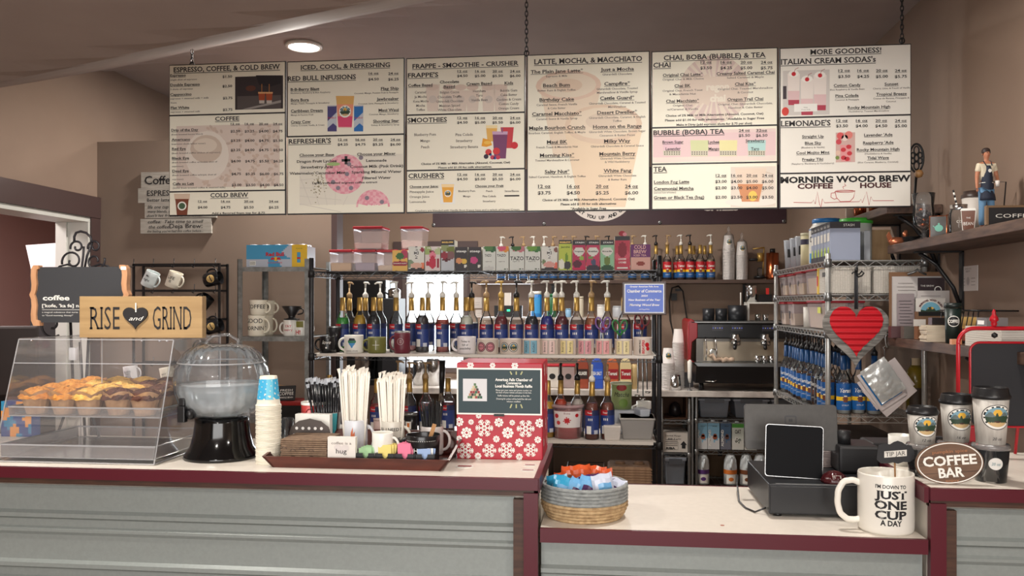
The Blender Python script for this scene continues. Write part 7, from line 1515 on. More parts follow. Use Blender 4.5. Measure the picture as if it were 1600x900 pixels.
# top level: along the left side, far to near
ZT1 = L1 + .002
for i,(px,lbx) in enumerate(((1222,'clear plastic pitcher with black mark, farthest on the rack top'),(1231,'clear plastic pitcher, second on the rack top'),(1239,'clear plastic pitcher, third on the rack top'))):
    Y = deepx(px); m = MB(); t = thing('clear_pitcher',lbx,'pitcher',(RX0 + .075,Y,ZT1)); m.lathe([(0,.002),(.035,0),(.045,.17),(.047,.175),(.043,.172),(.033,.005),(0,.005)],FROSTW,20); m.build('body',t); MB().solid([(.032,.006),(.037,.09)],C(196,186,170,.7),16).build('contents',t); MB().rect(around(.042,off=.003,a0=-.5),-.01,.01,.07,.12,INK,3,1).build('mark',t)
Y = deepx(1246); t = thing('yellow_jar','pale yellow jar with dark band between pitchers and white tub','jar',(RX0 + .08,Y,ZT1)); MB().solid([(.042,0),(.042,.17)],C(206,196,156,.5),24).build('jar',t); MB().solid([(.043,.17),(.043,.185)],C(196,190,160,.5),24).build('lid',t); MB().lathe([(.0425,.12),(.0425,.15)],C(50,46,70,.4),24).build('band',t)
t = thing('protein_tub','big white tub with blue screw lid on the rack top','tub',(RX0 + .13,4.62,ZT1)); MB().solid([(.085,0),(.088,.01),(.088,.19),(.07,.215),(.07,.225)],C(220,218,210,.35),36).build('tub',t); MB().lathe([(0,.245),(.068,.245),(.072,.24),(.072,.222),(0,.222)],C(40,120,190,.35),36).build('lid',t)
m = MB(); mp = around(.088,off=.001,a0=-.9); m.lathe([(.0885,.185),(.0885,.19)],C(40,120,190,.4),36); m.rect(mp,-.05,.05,.01,.06,C(50,140,200,.4),10,1); m.text(mp,'Ovaltine',0,.12,.03,INK,w=.09,bold=.03); m.rect(mp,-.02,.02,.08,.09,RED,4,1); m.build('label',t)
t = thing('green_lid_tub','tub with bright green lid behind the grey STASH boxes on the rack top','tub',(RX0 + .22,4.40,ZT1)); MB().solid([(.075,0),(.075,.195)],C(214,214,206,.4),32).build('tub',t); MB().solid([(.08,.196),(.08,.222)],C(70,180,60,.35),32).build('lid',t)
for i in range(6):
    Y = 4.14 + i*.062; h = .185 - .0; t = thing('tea_box','grey-blue STASH tea box standing in the row on the rack top, %s from the front'%('first','second','third','fourth','fifth','sixth')[i],'tea box',(RX0 + .055,Y,ZT1),0,'grey STASH boxes on the chrome rack'); W = .14; D = .056; sc_ = C(150,158,178,.5)
    MB().box(-.03,-.03 + W,0,D,0,h,sc_).build('carton',t,.001); m = MB(); m.rect(side(-.031,sg=-1),-D + .001,-.001,h*.82,h,Kc).rect(front(-.001),-.03,-.03 + W,h*.83,h,Kc); m.rect(side(-.031,sg=-1),-D + .006,-.008,h*.5,h*.72,WHITE); m.pic(side(-.0312,sg=-1),-D,0,0,h*.42,6,6,lambda u,v: (Kc if v<.3 else C(190,210,80) if abs(u - .5)<.2 and v<.8 else (C(90,110,60) if abs(u - .5)<.35 and v<.6 else None)))
    m.text(lambda a,b: (-.0318,-(a + D/2)*1.0 + 0 + 0,h*.89 + b),'STASH',0,-.004,.012,WHITE,w=D*.7) if False else m.text(lambda a,b: (-.0318,D/2 - a,h*.88 + b),'STASH',0,-.004,.012,WHITE,w=D*.75)
    m.text(front(-.0018),'STASH',-.03 + W*.62,h*.88,.012,WHITE,w=.05); m.build('print',t)
    
t = thing('clear_organiser','clear plastic organiser of tea bags right of the grey tea boxes','organiser',(RX0 + .215,4.25,ZT1)); MB().box(0,.03,0,.14,0,.15,FROSTW).build('holder',t,.003); MB().box(.005,.025,.01,.12,.002,.08,Kc).build('tea_bags',t)
t = thing('wood_crate','unfinished pine box on the rack top beside the right wall','crate',(1.37,4.45,ZT1)); MB().box(-.06,.085,0,.16,0,.17,noisy('pine_wood',(176,140,98),(198,162,120),6,.6,stretch=(6,6,1))).build('box',t,.002); MB().box(-.061,-.03,-.003,0,0,.05,DBLACK).build('dark_gap',t)
# second level
ZT2 = L2 + .002
for i,(px,h) in enumerate(((1223,.125),(1236,.125),(1249,.13))):
    Y = deepx(px) + .05; t = thing('storage_tub','red-lidded tub with black round label on the second rack level, %s from the back'%('first','second','third')[i],'food tub',(RX0 + .11,Y,ZT2)); MB().frus(.15,.13,.17,.15,0,h - .012,FROST).build('tub',t,.006); MB().frus(.13,.11,.14,.12,.005,h*.5,C(206,186,150,.8)).build('contents',t); MB().frus(.175,.155,.175,.155,h - .011,h,RLID).build('lid',t,.003); m = MB(); m.disc(side(-.0855,sg=-1),0,h*.5,.016,INK,14,2,.8); m.build('label_patch',t)
t = thing('storage_tub','large red-lidded tub of oats, nearest on the second rack level','food tub',(RX0 + .12,4.50,ZT2)); MB().frus(.19,.2,.2,.22,0,.12,FROST).build('tub',t,.006); MB().frus(.17,.18,.18,.2,.005,.085,C(210,190,160,.8)).build('contents',t); MB().frus(.206,.226,.206,.226,.121,.134,RLID).build('lid',t,.003)
m = MB(); m.box(0,.16,0,.022,0,.13,C(226,190,60,.5)); m.box(-.001,0,0,.022,.04,.09,RED); one(m,'yellow_packet','yellow and red packet wedged beside the woven basket','packet',(RX0 + .02,4.345,ZT2))
WVN = noisy('white_woven',(176,170,160),(212,206,196),90,.8,bump=.8)
def woven(x0,x1,y0,y1,zb,h,label,hole=None):
    t = thing('woven_basket',label,'basket',((x0 + x1)/2,y0,zb)); W = (x1 - x0)/2; D = y1 - y0; MB().box(-W,W,0,D,0,h,WVN).build('basket',t,.006); m = MB()
    n = int(h/.008)
    for i in range(n): z = .004 + i*h/n; m.box(-W - .0018,W + .0018,-.0018,D + .0018,z,z + .0035,C(206,200,190,.8))
    for i in range(int(2*W/.011)): x = -W + .005 + i*.011; m.box(x,x + .004,-.0026,0,0,h,C(190,184,174,.8))
    m.build('weave',t)
    if hole: MB().box(-W - .003,-W,D*.3,D*.7,h*.66,h*.84,C(70,60,54)).build('handle_hole',t)
woven(RX0 + .02,RX0 + .2,4.10,4.32,ZT2,.125,'small white woven basket at the near left of the second rack level',True); woven(RX0 + .215,RX1 - .01,4.10,4.40,ZT2,.128,'wide white woven basket at the front of the second rack level')
# third level
ZT3 = L3 + .002
for i,(px,w_) in enumerate(((1224,.12),(1238,.12))):
    Y = deepx(px) + .05; t = thing('storage_tub','red-lidded tub with black label on the third rack level, %s'%('farthest','second from the back')[i],'food tub',(RX0 + .1,Y,ZT3)); MB().frus(.14,w_,.16,w_ + .02,0,.125,FROST).build('tub',t,.006); MB().frus(.13,w_ - .02,.14,w_ - .01,.004,.07,C(214,196,170,.8)).build('contents',t); MB().frus(.165,w_ + .025,.165,w_ + .025,.126,.138,RLID).build('lid',t,.003); MB().rect(side(-.083,sg=-1),-.015,.015,.04,.085,INK).build('label_patch',t)
t = thing('storage_tub','large red-lidded tub with a yellow sticky note on the third rack level','food tub',(RX0 + .12,4.42,ZT3)); MB().frus(.18,.3,.2,.32,0,.13,FROST).build('tub',t,.008); MB().frus(.17,.28,.18,.3,.004,.11,C(220,206,186,.8)).build('contents',t); MB().frus(.205,.325,.205,.325,.131,.143,RLID).build('lid',t,.003); MB().rect(side(-.1015,sg=-1),.07,.13,.08,.11,C(206,210,70)).build('sticky_note',t)
m = MB(); m.solid([(.028,0),(.03,.11)],C(216,212,204,.5),20); one(m,'white_jar','slim white jar between the red-lidded tubs of the third level','jar',(RX0 + .05,4.66,ZT3))
m = MB(); m.box(0,.02,0,.2,0,.36,C(150,106,66,.6))
# fourth level: bottles along the rack
ZT4 = L4 + .002; gsf = 'blue-labelled syrup bottles on the chrome rack'; ordn = ['farthest','second from the back','third from the back','fourth from the back','fifth from the back','sixth from the back','seventh from the back','eighth from the back','ninth from the back','tenth from the back','eleventh from the back','nearest']
n = 12
for c_ in range(2):
    for i in range(n):
        Y = 5.20 - i*(5.20 - 4.22)/(n - 1); dk = i in (8,9)
        bottle(0,Y,ZT4,'%s-labelled pump bottle, %s in the %s file along the chrome rack'%('dark' if dk else 'blue',ordn[i],('outer','inner')[c_]),(70,30,24) if i%3==1 else ((120,70,30) if i%3==2 else (190,190,186)),'dark' if dk else 'sf','k',.17 if i%2 else .05,gsf,-.75,RX0 + .045 + c_*.09 + .008*sin(i),'blue',.92,2.6)
for px,s_,lbx in ((1318,0,'blue-labelled bottle facing the room at the near left corner of the rack'),(1341,.02,'blue-labelled bottle facing the room, behind and right of the corner one'),(1366,-.01,'blue-labelled bottle facing the room, below the hanging foil pack')):
    bottle(px,4.16 + s_,ZT4,lbx,(200,204,200),'sf','k',.04,gsf,0,None,'blue',.92,2.6)
t = thing('oil_bottle','bottle of golden oil with a black cap right of the hanging foil pack','bottle',(XO(1430,4.15),4.15,ZT4)); h = ZO(1430,560,4.15) - ZT4; MB().lathe([(0,0),(.04,0),(.042,.18),(.036,.21),(.018,.24),(.016,h - .03)],clear('golden_oil',(.6,.5,.1),.6,(.28,.2,.02),.8),24).build('bottle',t); MB().solid([(.02,h - .03),(.02,h)],BLACK,16).build('cap',t); MB().rect(around(.042,off=.001),-.04,.04,.03,.13,C(60,46,30),10,1).rect(around(.018,off=.004),-.02,.02,.235,.27,C(170,150,120),6,1).build('label',t)
# dark stored things on the lowest level
t = thing('dark_crate','dark crate low on the chrome rack behind the card printer','crate',(1.2,4.3,L5 + .002)); MB().box(-.13,.27,-.1,.5,0,.26,C(60,48,40,.7)).build('crate',t,.01)
m = MB(); m.box(-.06,.06,0,.1,0,.2,C(150,100,110,.5)); one(m,'pink_packet','pink and purple packet standing low on the chrome rack behind the screen','packet',(1.18 - .03,4.09,L5 + .002))
# heart hanging on a lanyard
YH = 4.04; hx,_,hz = P(1337,513,YH); k = T_(1337,YH)/F; t = thing('heart_sign','red corrugated heart on a bigger weathered grey heart, hanging on the chrome rack','wall decoration',(hx,YH,hz)); WGR = noisy('weathered_grey_boards',(86,82,78),(150,146,140),24,.8,stretch=(.4,1,4),thr=(.35,.65))
def hpoly(w_,h_,n=72): return [(x,z - h_*.5 + h_*.42) for x,z in heart(w_,h_,n)]
m = MB(); m.prism([(x,z - 6*k) for x,z in hpoly(100*k,96*k)],-.006,.006,WGR); m.build('grey_heart',t)
# corrugated red heart: rows of strips with ribs
m = MB(); hp = [(x,z + 1*k) for x,z in hpoly(80*k,80*k,160)]; z0,z1 = min(p[1] for p in hp),max(p[1] for p in hp); N_ = 80; REDH = C(196,24,38,.45)
def spans(z):
    xs = []
    for i in range(len(hp)):
        a,b = hp[i],hp[(i + 1)%len(hp)]
        if (a[1] - z)*(b[1] - z)<0: xs.append(a[0] + (b[0] - a[0])*(z - a[1])/(b[1] - a[1]))
    xs.sort(); return [(xs[i],xs[i + 1]) for i in range(0,len(xs) - 1,2)]
per = (z1 - z0)/8.5
rows_ = [z0 + (z1 - z0)*(j + .5)/N_ for j in range(N_)]
for j in range(N_ - 1):
    A,B = spans(rows_[j]),spans(rows_[j + 1])
    if len(A) != len(B): B = A if len(A)<len(B) else B; A = B
    ya,yb = [-.011 - .0035*sin(2*PI*(z - z0)/per) for z in (rows_[j],rows_[j + 1])]
    for (a0,a1),(b0,b1) in zip(A,B): m.add([(a0,ya,rows_[j]),(a1,ya,rows_[j]),(b1,yb,rows_[j + 1]),(b0,yb,rows_[j + 1])],[(0,1,2,3)],REDH,True)
m.build('red_heart',t)
MB().tube([(-1*k,-.006,30*k),(-1.5*k,-.008,60*k),(-1*k,-.008,92*k)],.005,C(40,40,44,.7),6).tube([(2*k,-.006,30*k),(1.5*k,-.01,60*k),(1*k,-.008,100*k)],.004,C(60,60,64,.7),6).build('lanyard',t); m = MB(); m.tube([(x*k,-.012,z*k) for x,z in ((-7,85),(-4,88),(0,84),(3,80),(8,82),(11,86),(8,89),(4,84),(0,86))],.004,DBLACK,6); m.solid([(.007,0),(.007,.02)],DBLACK,10,Matrix.Translation((0,-.012,88*k))); m.build('clip',t)
# foil pack and cards on an S hook
YF2 = 3.98; fx,_,fz = P(1383,560,YF2); k = T_(1383,YF2)/F; t = thing('hanging_card_pack','shiny silver foil pack and white cards hanging tilted from an S hook','packet',(fx,YF2,fz))
MB().tube([(x*k,0,z*k) for x,z in ((-1,-1),(-1,13),(-3,17),(1,20),(3,17),(1,22),(0,32),(2,38),(5,36))],.0022,STEEL,6).build('s_hook',t)
def tiltrect(cx,cz,w_,h_,a,y0,y1): 
    c,s__ = cos(a),sin(a); return [((cx + x*c - z*s__)*k,(cz + x*s__ + z*c)*k) for x,z in ((-w_/2,-h_/2),(w_/2,-h_/2),(w_/2,h_/2),(-w_/2,h_/2))]
CW = C(200,190,188,.6)
for cx,cz,w_,h_,a,y_ in ((8,-52,62,52,.75,.004),(2,-40,70,52,.62,.008),(-5,-42,46,66,.6,.0)): m = MB(); m.prism(tiltrect(cx,cz,w_,h_,a,0,0),y_,y_ + .0015,CW); m.build('card',t)
m = MB(); m.prism(tiltrect(-6,-40,38,56,.6,0,0),-.003,-.001,C(30,110,170,.4)); m.build('blue_backing',t)
FOIL = noisy('crumpled_foil',(196,200,198),(240,242,240),14,.2,metal=.45,bump=1.2); m = MB(); nx,nz = 14,20; rnd = random.Random(8); a = .6; vs = []
for j in range(nz + 1):
    for i in range(nx + 1): x = (i/nx - .5)*44; z = (j/nz - .5)*60; vs.append(((-4 + x*cos(a) - z*sin(a))*k,-.006 - .008*sin(PI*i/nx)*sin(PI*j/nz) - rnd.uniform(0,.007),(-34 + x*sin(a) + z*cos(a))*k))
m.add(vs,[(j*(nx + 1) + i,j*(nx + 1) + i + 1,(j + 1)*(nx + 1) + i + 1,(j + 1)*(nx + 1) + i) for j in range(nz) for i in range(nx)],FOIL,True); m.build('foil_pouch',t)
# ================================================================ RIGHT WALL SHELVES
WS = noisy('rustic_shelf_board',(64,48,42),(104,80,66),8,.6,stretch=(8,1,8))
def wshelf(label,x0,y0,y1,z,th,brs):
    t = thing('wall_shelf',label,'shelf',(XR,(y0 + y1)/2,z)); D = (y1 - y0)/2; MB().box(x0 - XR,-.002,-D,D,-th,0,WS).build('board',t,.003)
    for y in brs:
        yy = y - (y0 + y1)/2; m = MB(); L = .2; m.box(-L,-.001,yy - .016,yy + .016,-th - .008,-th - .001,BLACK); m.box(-.010,-.001,yy - .016,yy + .016,-th - .27,-th - .001,BLACK)
        m.tube([(-L + .02,yy,-th - .01),(-L*.55,yy,-th - .06),(-L*.2,yy,-th - .16),(-.008,yy,-th - .25)],.009,BLACK,6); m.build('bracket',t)
wshelf('highest rustic wall shelf on the right wall, ending behind the menu',1.30,4.03,4.74,2.01,.04,[4.08,4.6]); wshelf('rustic wall shelf with jars and the small figure on the right wall',1.30,2.5,4.02,1.82,.038,[3.82,2.75]); wshelf('lower rustic wall shelf with papers and cards on the right wall',1.30,2.5,4.02,1.398,.04,[3.35,2.7])
# on the highest shelf
t = thing('iron_reel','round black scrolled iron ornament just right of the menu','ornament',(XO(1432,4.1),4.10,2.011)); k = T_(1432,4.1)/F; cz_ = ZO(1432,247,4.1) - 2.011; R = 22*k; m = MB()
m.tube([(R*.42*1.4*cos(a)*.8,0,cz_ + R*1.0*sin(a)) for a in [2*PI*i/32 for i in range(32)]],.005,DBLACK,6,True)
for dx,dz,r1 in ((0,.55,.28),(0,-.55,.28),(0,0,.22),(.25,.2,.2),(-.25,.2,.2),(.25,-.2,.2),(-.25,-.2,.2)): m.tube([(R*dx + R*r1*.6*cos(a),0,cz_ + R*dz + R*r1*sin(a)) for a in [2*PI*i/16 for i in range(16)]],.0035,DBLACK,6,True)
m.build('wheel',t); MB().tube([(0,0,0),(-.01,0,.02),(0,0,cz_ - R)],.006,DBLACK,6).solid([(.03,0),(.03,.008)],DBLACK,16).build('stand',t); MB().lathe([(0,-.02),(.014,-.015),(.02,0),(.014,.015),(0,.02)],C(150,110,66,.5),14,Matrix.Translation((.0,-.03,cz_ - R - .012))).build('wooden_knob',t)
t = thing('copper_pot_set','copper pots standing at the far end of the highest wall shelf','pots',(1.42,4.62,2.011))
for i,(x,y,r,h) in enumerate(((-.06,.02,.03,.10),(0,-.08,.025,.07),(-.05,-.22,.035,.09),(.04,.05,.03,.08))): MB().lathe([(0,0),(r,0),(r*1.1,h*.6),(r*.8,h),(r*.75,h),(0,.004)],COP,20,Matrix.Translation((x,y,0))).build('pot',t)
m = MB(); m.box(-.03,.03,-.001,.006,0,.06,C(206,196,180)); one(m,'small_card','small white card standing at the far left end of the highest wall shelf','card',(1.34,4.72,2.011))
# on the middle wall shelf
ZW = 1.821
def onw(px,X): u = (px - 800)/F; Y = X*(ct + u*st_)/(u*ct - st_); return (X,Y,ZW)
ROO = C(196,120,86,.3,.7); t = thing('copper_rooster','small copper hen ornament at the far end of the middle wall shelf','ornament',onw(1402,1.37)); m = MB(); m.lathe([(0,0),(.028,.006),(.034,.025),(.02,.042),(0,.045)],ROO,16,sc=(1.2,.7)); m.lathe([(0,-.014),(.012,0),(.008,.016),(0,.02)],ROO,12,Matrix.Translation((.035,0,.052))); m.prism([(-.05,.05),(-.04,.07),(-.03,.055),(-.02,.03),(-.04,.02)],-.004,.004,ROO); m.prism([(.03,.065),(.034,.078),(.038,.068),(.042,.077),(.046,.064)],-.002,.002,ROO); m.build('body',t)
t = thing('black_saucers','stack of small black saucers beside the copper hen','saucers',onw(1424,1.43)); [MB().lathe([(0,i*.007),(.03,i*.007),(.045,i*.007 + .006),(.044,i*.007 + .008),(0,i*.007 + .004)],BLACK,24).build('saucer',t) for i in range(6)]
t = thing('goblet','tall footed glass goblet filled with dark and copper pods','goblet',onw(1443,1.35)); GH = .2
MB().lathe([(0,0),(.032,.001),(.03,.005),(.008,.014),(.013,.024),(.008,.034),(.02,.045),(.040,.07),(.044,.11),(.040,.15),(.046,GH),(.044,GH),(.038,.15),(.041,.11),(.036,.072),(.0,.05)],GLASS,32).build('glass',t)
rnd = random.Random(11); [MB().lathe([(0,-.009),(.009,-.004),(.011,.004),(0,.01)],(COP if i%4==0 else C(50,38,36,.4)),10,Matrix.Translation((rnd.uniform(-.02,.02),rnd.uniform(-.02,.02),.066 + i*.0052))).build('pod',t) for i in range(14)]
t = thing('mint_teapot_frame','small copper-edged glass frame with a mint teapot picture on the middle wall shelf','picture frame',onw(1466,1.35),-.25); MB().box(-.03,.03,0,.004,0,.085,C(70,66,62,.3)).build('panel',t); m = MB(); m.tube([(-.031,0,0),(-.031,0,.087),(.031,0,.087),(.031,0,0)],.0025,COP,6,True); m.tube([(.031,0,.09),(.045,.04,.095),(.045,.04,0)],.0025,COP,6); m.build('edge',t); m = MB(); m.disc(front(-.001),.002,.038,.014,C(120,190,170),16,2,1.1); m.line(front(-.0012),[(-.011,.04),(-.02,.048)],.003,C(120,190,170)); m.disc(front(-.001),.002,.055,.004,C(120,190,170),8,1); m.build('teapot_print',t)
t = thing('black_box','small black box behind the copper-edged frame','box',onw(1462,1.47)); MB().box(-.04,.05,0,.05,0,.105,DBLACK).build('box',t,.002)
t = thing('mason_jar','clear mason jar mug with metal lid and striped straw','jar',onw(1498,1.36)); MB().lathe([(0,.002),(.030,0),(.034,.01),(.034,.08),(.028,.095),(.027,.10)],GLASS,28).build('jar',t); MB().lathe([(.030,.096),(.031,.112),(0,.113)],CHROME,28).build('lid',t)
m = MB(); [m.tube([(-.005 - .0022*i,0,.10 + .010*i),(-.005 - .0022*(i + 1),0,.10 + .010*(i + 1))],.0034,WHITE if i%2 else INK,8) for i in range(7)]; m.build('striped_straw',t); MB().text(around(.034,off=.001),'COFFEE',0,.04,.010,WHITE,w=.04).build('lettering',t)
t = thing('white_tumbler','large white travel cup with a dark lid beside the figure','cup',onw(1521,1.45)); MB().solid([(.03,0),(.042,.15)],C(210,204,196,.5),28).build('cup',t); MB().lathe([(.044,.148),(.045,.16),(.036,.165),(.036,.175),(0,.175)],C(60,46,40,.4),28).build('lid',t)
t = thing('bean_cup_cutout','brown cup-shaped plaque lettered BEAN in front of the mason jar','ornament',onw(1513,1.325),-.2); m = MB(); m.prism([(-.019,0),(.019,0),(.024,.072),(-.024,.072)],0,.006,C(112,70,52,.4)); m.build('cup',t); MB().prism([(-.026,.0725),(.026,.0725),(.022,.08),(-.022,.08)],-.001,.007,WHITE).build('lid',t); m = MB(); m.text(front(-.001),'THE',0,.042,.006,WHITE,w=.014); m.text(front(-.001),'BEAN',0,.018,.012,WHITE,w=.032); m.line(front(-.001),[(-.019,0),(.019,0),(.024,.072),(-.024,.072)],.002,WHITE,True); m.build('lettering',t)
x_,y_,z_ = onw(1552,1.33); t = thing('coffee_letter_board','wood-framed black letter board reading COFFEE at the right edge of the shelf','sign',(x_ + .03,y_ - .02,ZW)); MB().box(-.055,.10,0,.012,.0,.058,C(26,24,26,.6)).build('board',t); MB().box(-.062,-.055,-.003,.014,0,.066,C(120,94,66,.5)).box(-.0549,.10,-.003,.014,.0585,.066,C(120,94,66,.5)).build('frame',t); MB().text(front(-.001),'COFFEE',.028,.024,.013,WHITE,w=.12).build('lettering',t)
# note on the wall
p = [(XR - .002,0,0)]; u = (1514 - 800)/F; Yn = XR*(ct + u*st_)/(u*ct - st_); zn = ZO(1514,432,Yn); W = .09
m = MB(); m.box(-.002,0,-W,W,-.062,.045,C(206,200,196,.7)); mp = side(-.003,sg=-1)
for s,z,h,w_ in (('MORNING WOOD',.03,.006,.06),('BREW',.018,.008,.04)): m.text(mp,s,0,z,h,MGREY,w=w_)
m.disc(mp,0,-.02,.018,C(170,166,164),16,2,.8)
for i in range(3): m.rect(mp,-.07,-.03,-.01 - i*.014,-.008 - i*.014,MGREY); m.rect(mp,.03,.07,-.01 - i*.014,-.008 - i*.014,MGREY)
one(m,'paper_notice','white printed notice taped to the right wall under the shelf','notice',(XR - .001,Yn,zn))
# on the lower wall shelf
ZV = 1.399
def onv(px,X): u = (px - 800)/F; Y = X*(ct + u*st_)/(u*ct - st_); return (X,Y,ZV)
def board(px,X,py0,w_,name,label,cat,c,rz=-.15,th=.004,parts=None,dz=0):
    p = (XO(px,X),X,ZV); h = ZO(px,py0,p[1]) - ZV - dz; t = thing(name,label,cat,(p[0],p[1],ZV + dz),0); W = w_/2*T_(px,p[1])/F; MB().box(-W,W,0,th,0,h,c).build('panel',t); 
    if parts: m = MB(); parts(m,W,h,t); m.build('print',t)
    return t
def lines_(m,x0,x1,z0,z1,n,y=-.0015,c=MGREY): [m.rect(front(y),x0 + .004*(i%2),x1 - .006*(i%3),z0 + (z1 - z0)*i/n,z0 + (z1 - z0)*i/n + .002,c) for i in range(n)]
board(1432,4.0,425,82,'clipboard','brown clipboard with silver clip leaning on the lower wall shelf','clipboard',C(124,90,62,.5),-.1,.004,lambda m,W,h,t: (MB().tube([(-.04,-.006,h - .012),(-.01,-.012,h + .002),(.0,-.012,h + .012),(.01,-.012,h + .002),(.04,-.006,h - .012)],.005,STEEL,8).build('clip',t),m.rect(front(-.001),-W*.9,W*.9,.02,h - .02,C(190,186,184))))
board(1416,3.985,433,40,'order_sheet','white printed sheet clipped in front of the clipboard, left','paper',C(196,190,186,.7),-.1,.001,lambda m,W,h,t: lines_(m,-W*.7,W*.7,h*.6,h*.95,6)); board(1415,3.97,459,26,'menu_card','tall grey-mauve printed menu card on the lower wall shelf','card',C(150,138,140,.7),-.1,.001,lambda m,W,h,t: lines_(m,-W*.8,W*.8,h*.1,h*.9,11,c=INK))
board(1455,3.98,434,40,'dark_flyer','dark maroon flyer with a round white seal behind the cards','flyer',C(50,34,38,.6),-.1,.001,lambda m,W,h,t: (m.disc(front(-.001),W*.5,h*.8,.016,lambda u,v: WHITE if .7<math.hypot(u,v)<.95 else None,20,8),m.text(front(-.001),'THE BREW',-W*.3,h*.85,.008,WHITE,w=W)))
board(1459,3.96,454,48,'white_flyer','white flyer standing behind the logo card','flyer',C(196,190,186,.7),-.1,.001,lambda m,W,h,t: lines_(m,-W*.8,W*.5,h*.6,h*.95,5))
def lg(m,W,h,t):
    m.disc(front(-.002),0,h*.66,W*.68,lambda u,v: None if v<0 else (C(110,168,190) if math.hypot(u,v)>.55 and v>abs(u)*.3 else LOGO(u*.7,v*.7 - .1)),30,8)
    for i,ch_ in enumerate('MORNING WOOD BREW'): a = PI*(.84 - .68*i/16); m.text(shift(front(-.003),W*.82*cos(a),h*.66 + W*.82*sin(a),a - PI/2),ch_,0,-.003,.0075,C(90,30,34),bold=.05) if ch_ != ' ' else None
board(1454,3.93,466,44,'logo_card','white card with arched coffee house logo above the black card box','card',C(220,216,208,.6),-.1,.0015,lg)
board(1456,3.86,487,44,'black_card_box','black and kraft card holder on the lower wall shelf','card holder',C(120,90,66,.7),-.1,.03,lambda m,W,h,t: m.rect(front(-.001),-W*.9,W,h*.84,h,DBLACK))
board(1437,3.82,499,18,'logo_postcard','white postcard with a corner of the round logo, leaning left of the card stack','card',C(216,210,202,.6),-.2,.002,lambda m,W,h,t: m.disc(front(-.001),0,h*.5,W*.7,LOGO,20,8))
for i,(px,w_,c,lbx,Yb_) in enumerate(((1404,22,C(88,60,62,.5),'maroon little box, left of the grey one on the lower wall shelf',3.90),(1424,22,C(90,86,80,.5),'grey little box in the middle of the row on the lower wall shelf',3.80),(1442,16,C(124,84,56,.6),'brown little box right in the row on the lower wall shelf',3.71))): board(px,Yb_,510,w_,'small_box',lbx,'box',c,0,.04)
t0 = None; p = onv(1464,1.315)
for i in range(11): m = MB(); m.box(-.04,.04,0,.07,0,.0055,C(206,192,170,.7)); o = one(m,'coaster','cream card in the stack beside the dark coffee mug, %s'%('bottom','second from bottom','third from bottom','fourth','fifth','middle','seventh','eighth','third from top','second from top','top')[i],'card',(p[0] + .002*sin(i*2),p[1],ZV + i*.006),.05*sin(i),'stack of cream cards')
m = MB(); m.box(-.025,.025,0,.04,0,.028,C(40,36,38,.3)); one(m,'glass_block','small dark glossy block on the stack of cream cards','ornament',(p[0] + .01,p[1] + .01,ZV + .068))
t = thing('travel_mug','dark green travel mug with a round white COFFEE emblem','mug',onv(1489,1.33)); MB().solid([(.026,0),(.03,.135)],C(26,40,36,.4),24).build('body',t); MB().solid([(.032,.136),(.031,.155)],C(24,34,32,.4),24).build('lid',t); m = MB(); m.disc(around(.028,off=.0015),-.008,.085,.021,lambda u,v: WHITE if .85<math.hypot(u,v) else DBLACK,24,8); m.text(around(.028,off=.002),'COFFEE',-.008,.079,.012,WHITE,w=.036,bold=.03); m.build('emblem',t)
m = MB(); m.box(-.018,.018,0,.02,0,.02,C(214,150,110,.5)); one(m,'wood_block','small orange wooden block below the travel mug','block',(onv(1489,1.303)[0],onv(1489,1.303)[1] - .035,ZV))
pa,pb = onv(1500,1.46),onv(1560,1.46); t = thing('wire_file_basket','black wire desk basket on the lower wall shelf holding papers','basket',(1.46,(pa[1] + pb[1])/2,ZV)); D = (pa[1] - pb[1])/2; h = .125; m = MB()
for z in (.003,h): m.tube([(-.08,-D,z),(.07,-D,z),(.07,D,z),(-.08,D,z)],.003,BLACK,6,True)
for i in range(9): y = -D + 2*D*i/8; m.tube([(-.08,y,.003),(-.08,y,h*.5),(-.07,y,h)],.0024,BLACK,5)
m.build('basket',t); MB().box(-.04,-.03,-D + .02,D - .03,.006,.10,C(196,160,90,.6)).build('yellow_folder',t); MB().box(-.05,-.042,-D + .02,D - .06,.006,.055,C(150,70,46,.6)).build('orange_folder',t)
pa = onv(1535,1.31); 
for i in range(9): m = MB(); m.box(0,.09,-.14,.14,0,.0075,C(206,200,190,.7)); one(m,'paper_booklet','white booklet in the pile behind the red chalkboard, %s'%('lowest','second lowest','third lowest','fourth from the bottom','middle','fourth from the top','third from the top','second from the top','topmost')[i],'booklet',(pa[0],pa[1] + .002*sin(i*3),ZV + i*.008),0,'pile of white booklets')
m = MB(); m.box(0,.07,-.04,.04,0,.03,C(110,104,104,.5)); m.box(-.001,0,-.02,.03,.006,.02,WHITE); one(m,'tape_dispenser','small grey dispenser on the pile of booklets','dispenser',(pa[0] + .01,pa[1] + .03,ZV + .073))
# ================================================================ POINT OF SALE ON THE LOW COUNTER
DX0,DX1,DY0,DY1 = .478,.838,2.505,2.875; DH_ = .098; DB = C(24,25,29,.4)
t = thing('cash_drawer','wide black cash drawer on the low counter under the screens','cash drawer',((DX0 + DX1)/2,DY0,ZL)); W = (DX1 - DX0)/2
MB().box(-W,W,.004,DY1 - DY0,.010,DH_,DB).build('case',t,.002); MB().box(-W + .004,W - .004,0,.004,.014,DH_ - .006,C(20,21,24,.35)).build('drawer_front',t,.001)
for x in (-W + .03,W - .03):
    for y in (.03,DY1 - DY0 - .03): MB().solid([(.012,0),(.012,.0095)],BLACK,12,Matrix.Translation((x,y,0))).build('foot',t)
MB().box(-W + .02,W - .05,.004,.012,DH_ + .0002,DH_ + .0012,STEEL).build('edge_strip',t)
ZDR = ZL + DH_ + .001
